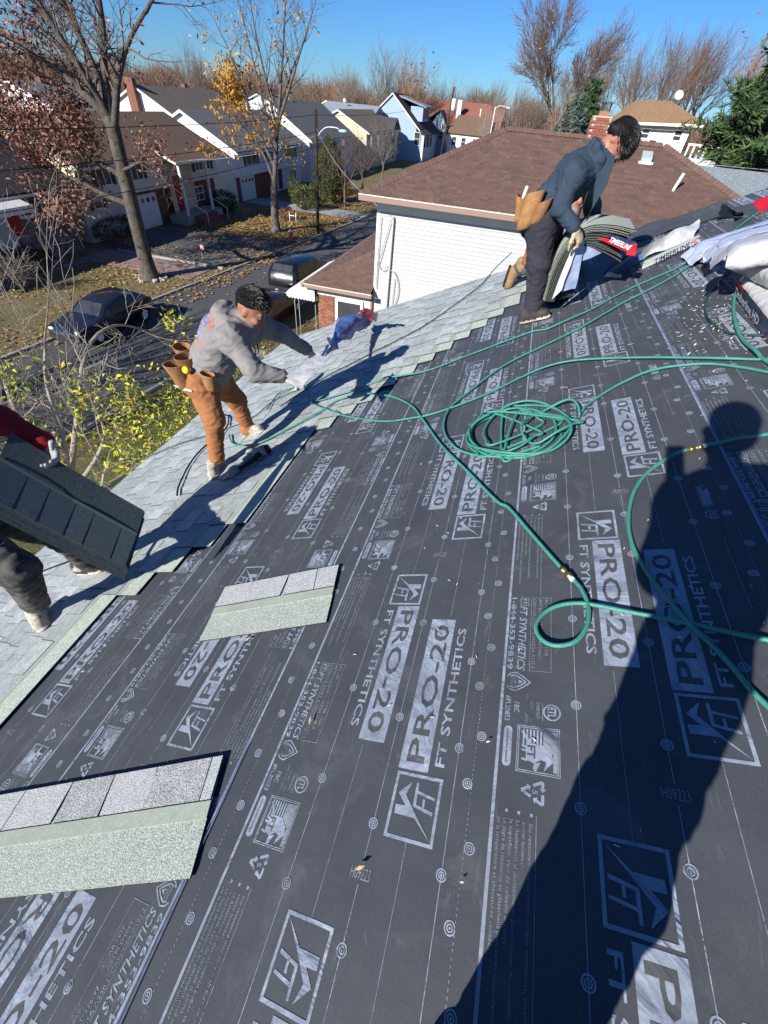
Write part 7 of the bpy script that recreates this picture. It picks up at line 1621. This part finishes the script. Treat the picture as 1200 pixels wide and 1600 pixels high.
film(w3, ((-1.299,2.420,7.186), (-1.140,2.280,7.195), (-1.111,2.660,7.221), (-1.223,2.800,7.223)), 8, 12, m_wrap, 'film', .012, 10, 3)
# ---- wrapped bundles stacked at the right
def bundle(label, c, ax, L=1.0, Wd=.34, Hh=.13, seed=0, topm=None, band=None, txt=None, nlab='bundle'):
    """puffy wrapped pack; ax = (along, across, up) in roof frame"""
    t = thing('wrapped_bundle', c, label, 'shingle bundle', 'wrapped shingle bundles'); a, w, u = [Vector(v).normalized() for v in ax]; c = Vector(c); nu, nv = 22, 20; P = []
    for i in range(nu+1):
        x = (i/nu - .5)*2; row = []; e = 1 - .10*max(0, abs(x)-.82)/.18
        for j in range(nv):
            an = 2*pi*(j+.5)/nv; cx, cy = cos(an), sin(an); k = (abs(cx)**5 + abs(cy)**5)**(-1/5.)
            q = c + a*(L*.5*x) + w*(Wd*.5*cx*k*e) + u*(Hh*.5*cy*k*(e if abs(x) < .99 else .5))
            row.append(crumple(q, 15., .010, seed))
        P.append(row + [row[0]])
    mb = MB(); mb.grid(P); vs = [p for p in P[0][:-1]]; mb.poly(vs[::-1]); mb.poly([p for p in P[-1][:-1]]); mb.build('plastic_wrap', topm or m_wrap, t)
    for i, s in enumerate((-1, 1)):                       # gathered ends
        q = c + a*(L*.5*s); mb = MB(); P2 = [[crumple(q - w*Wd*.46 + w*Wd*.92*j/8 + u*(Hh*.30*(1-k/2.)) + a*s*(.05*k/2.), 22., .02, seed+i) for j in range(9)] for k in range(4)]; mb.grid(P2); mb.build('folded_end', topm or m_wrap, t)
    if band is not None:                                  # printed face on the near long side
        s = band; mb = MB(); P2 = [[c + a*(L*(-.46 + .92*i/14)) + w*(s*(Wd*.5+.008)) + u*(Hh*(-.44 + .86*j/3)) + w*s*.004*noise.noise((i*.7, j*.7, seed)) for j in range(4)] for i in range(15)]; mb.grid(P2); mb.build('label_band', m_wnavy, t)
        mb = MB(); P2 = [[c + a*(L*(-.46 + .92*i/14)) + w*(s*(Wd*.5+.0105)) + u*(Hh*(.24 + .2*j)) for j in range(2)] for i in range(5)]; mb.grid(P2); mb.build('label_stripe', m_wred, t)
        if txt: words(t, txt, c + a*(-L*.40*1) + w*(s*(Wd*.5+.014)) - u*Hh*.22, c + a*(L*.22) + w*(s*(Wd*.5+.014)) - u*Hh*.22, u, Hh*.42, m_wprint)
    return t
B_ = [('lowest white wrapped bundle with navy lettered side facing down the slope', 1.126, 3.035, 0.065, -1.6308, 0, 0.9, 5, 'w', -1, 'Timberline HD'), ('white wrapped bundle resting on the navy lettered one', 1.172, 3.203, 0.18, -1.4508, 0.05, 0.8, 4, 'w', None, None), ('pale blue wrapped bundle lying highest up, its end under the green hoses', 1.428, 4.374, 0.06, 0.05, 0, 0.95, 1, 'p', None, None), ('pale wrapped bundle on top of the highest one with crumpled white film', 1.431, 3.79, 0.19, -0.12, 0.08, 0.95, 2, 'p', None, None), ('white wrapped bundle with red print at the top of the stack', 1.255, 3.187, 0.31, -0.25, 0.1, 0.8, 3, 'w', None, None)]
Ub, Vb = UX, Vector((0,1,0))
for (lab, u, v, n, ang, tilt, L, seed, tm, band, txt) in B_:
    al = Ub*cos(ang) + Vb*sin(ang); ac = -Ub*sin(ang) + Vb*cos(ang); up_ = NX*cos(tilt) + ac*sin(tilt); ac2 = ac*cos(tilt) - NX*sin(tilt)
    bundle(lab, R(u, v, n), (al, ac2, up_), L, .35, .13, seed, {'w': m_wrap, 'p': mat('plastic_pale_blue', (.50,.55,.66), .3, n=(7,.22), col2=(.42,.47,.60), bump=(14,.02,.7,5), spec=.6)}[tm], band, txt)
for i, (u, v, n, s) in enumerate(((1.20,3.80,.40,.07),)):
    film(bpy.data.objects.get('wrapped_bundle.004') or bd, (R(u-s,v-.06,n-.02), R(u+s,v-.06,n), R(u+s,v+.1,n+.02), R(u-s,v+.08,n+.02)), 6, 4, m_wred, 'red_print', .015, 12, i)
# torn felt end at the rake
ff = thing('felt_flap', R(1.2, 5.9, .03), 'loose black felt flap folded over the far roof edge above the wrapper', 'felt')
film(ff, ((0.844,5.639,7.564), (1.772,5.426,8.024), (1.848,5.761,8.094), (1.302,5.996,7.819)), 16, 6, m_under, 'felt', .03, 5, 2)
film(ff, ((1.831,5.769,8.086), (1.768,5.055,8.100), (1.881,5.225,8.066), (1.740,5.346,7.997)), 5, 4, m_black, 'torn_corner', .03, 8, 3)
# ---- small debris: staples, shingle crumbs, dry leaves on the roof
r = random.Random(12); mb = MB()
def chip(u, v, s, mi, n=.016, el=.35):
    a = r.uniform(0, pi); d = Vector((cos(a), sin(a)))*s; q = Vector((-d.y, d.x))*el; z = n + r.uniform(0, .006)
    mb.add([R(u-d.x, v-d.y, z), R(u+q.x, v+q.y, z+.002), R(u+d.x, v+d.y, z+r.uniform(0,.008)), R(u-q.x, v-q.y, z)], [(0,1,2,3)], mi)
for _ in range(85): u, v = r.uniform(-2.0, 1.3), r.uniform(.0, 5.2); chip(u, v, r.uniform(.002, .007), r.choice((0,0,1)), .0175)
for _ in range(170): chip(r.gauss(.78,.13), r.gauss(3.1,.30), r.uniform(.004, .014), r.choice((0,2,2)), .0175)
for _ in range(70): chip(r.gauss(.75,.3), r.gauss(1.2,.5), r.uniform(.002, .006), 0, .0175, .3)
for u, v in ((-.62,.11),(-1.45,.75),(-.95,.45),(-2.45,2.95)): chip(u, v, .016, 2, .0165, .3)
mb.build('debris', [mat('chip_white', (.6,.6,.58), .8), mat('chip_grey', (.3,.31,.3), .9), mat('chip_straw', (.45,.36,.18), .8)], None, 'stuff')
# staples that pin the felt, each with a dimple of raised felt
stp = MB(); stp.tube([(-.006,0,.0), (-.006,0,.003), (.006,0,.003), (.006,0,.0)], .0011, 5); stp = stp.mesh('staple', m_alu)
hs = bpy.data.objects['underlayment.003']
for _ in range(26):
    u, v = r.uniform(-1.0, .4), r.uniform(0, 3.2); M_ = Matrix.Translation(R(u, v, .0085)) @ RM.to_3x3().to_4x4() @ Matrix.Rotation(r.uniform(0, pi), 4, 'Z'); inst('staple', stp, hs, M_)
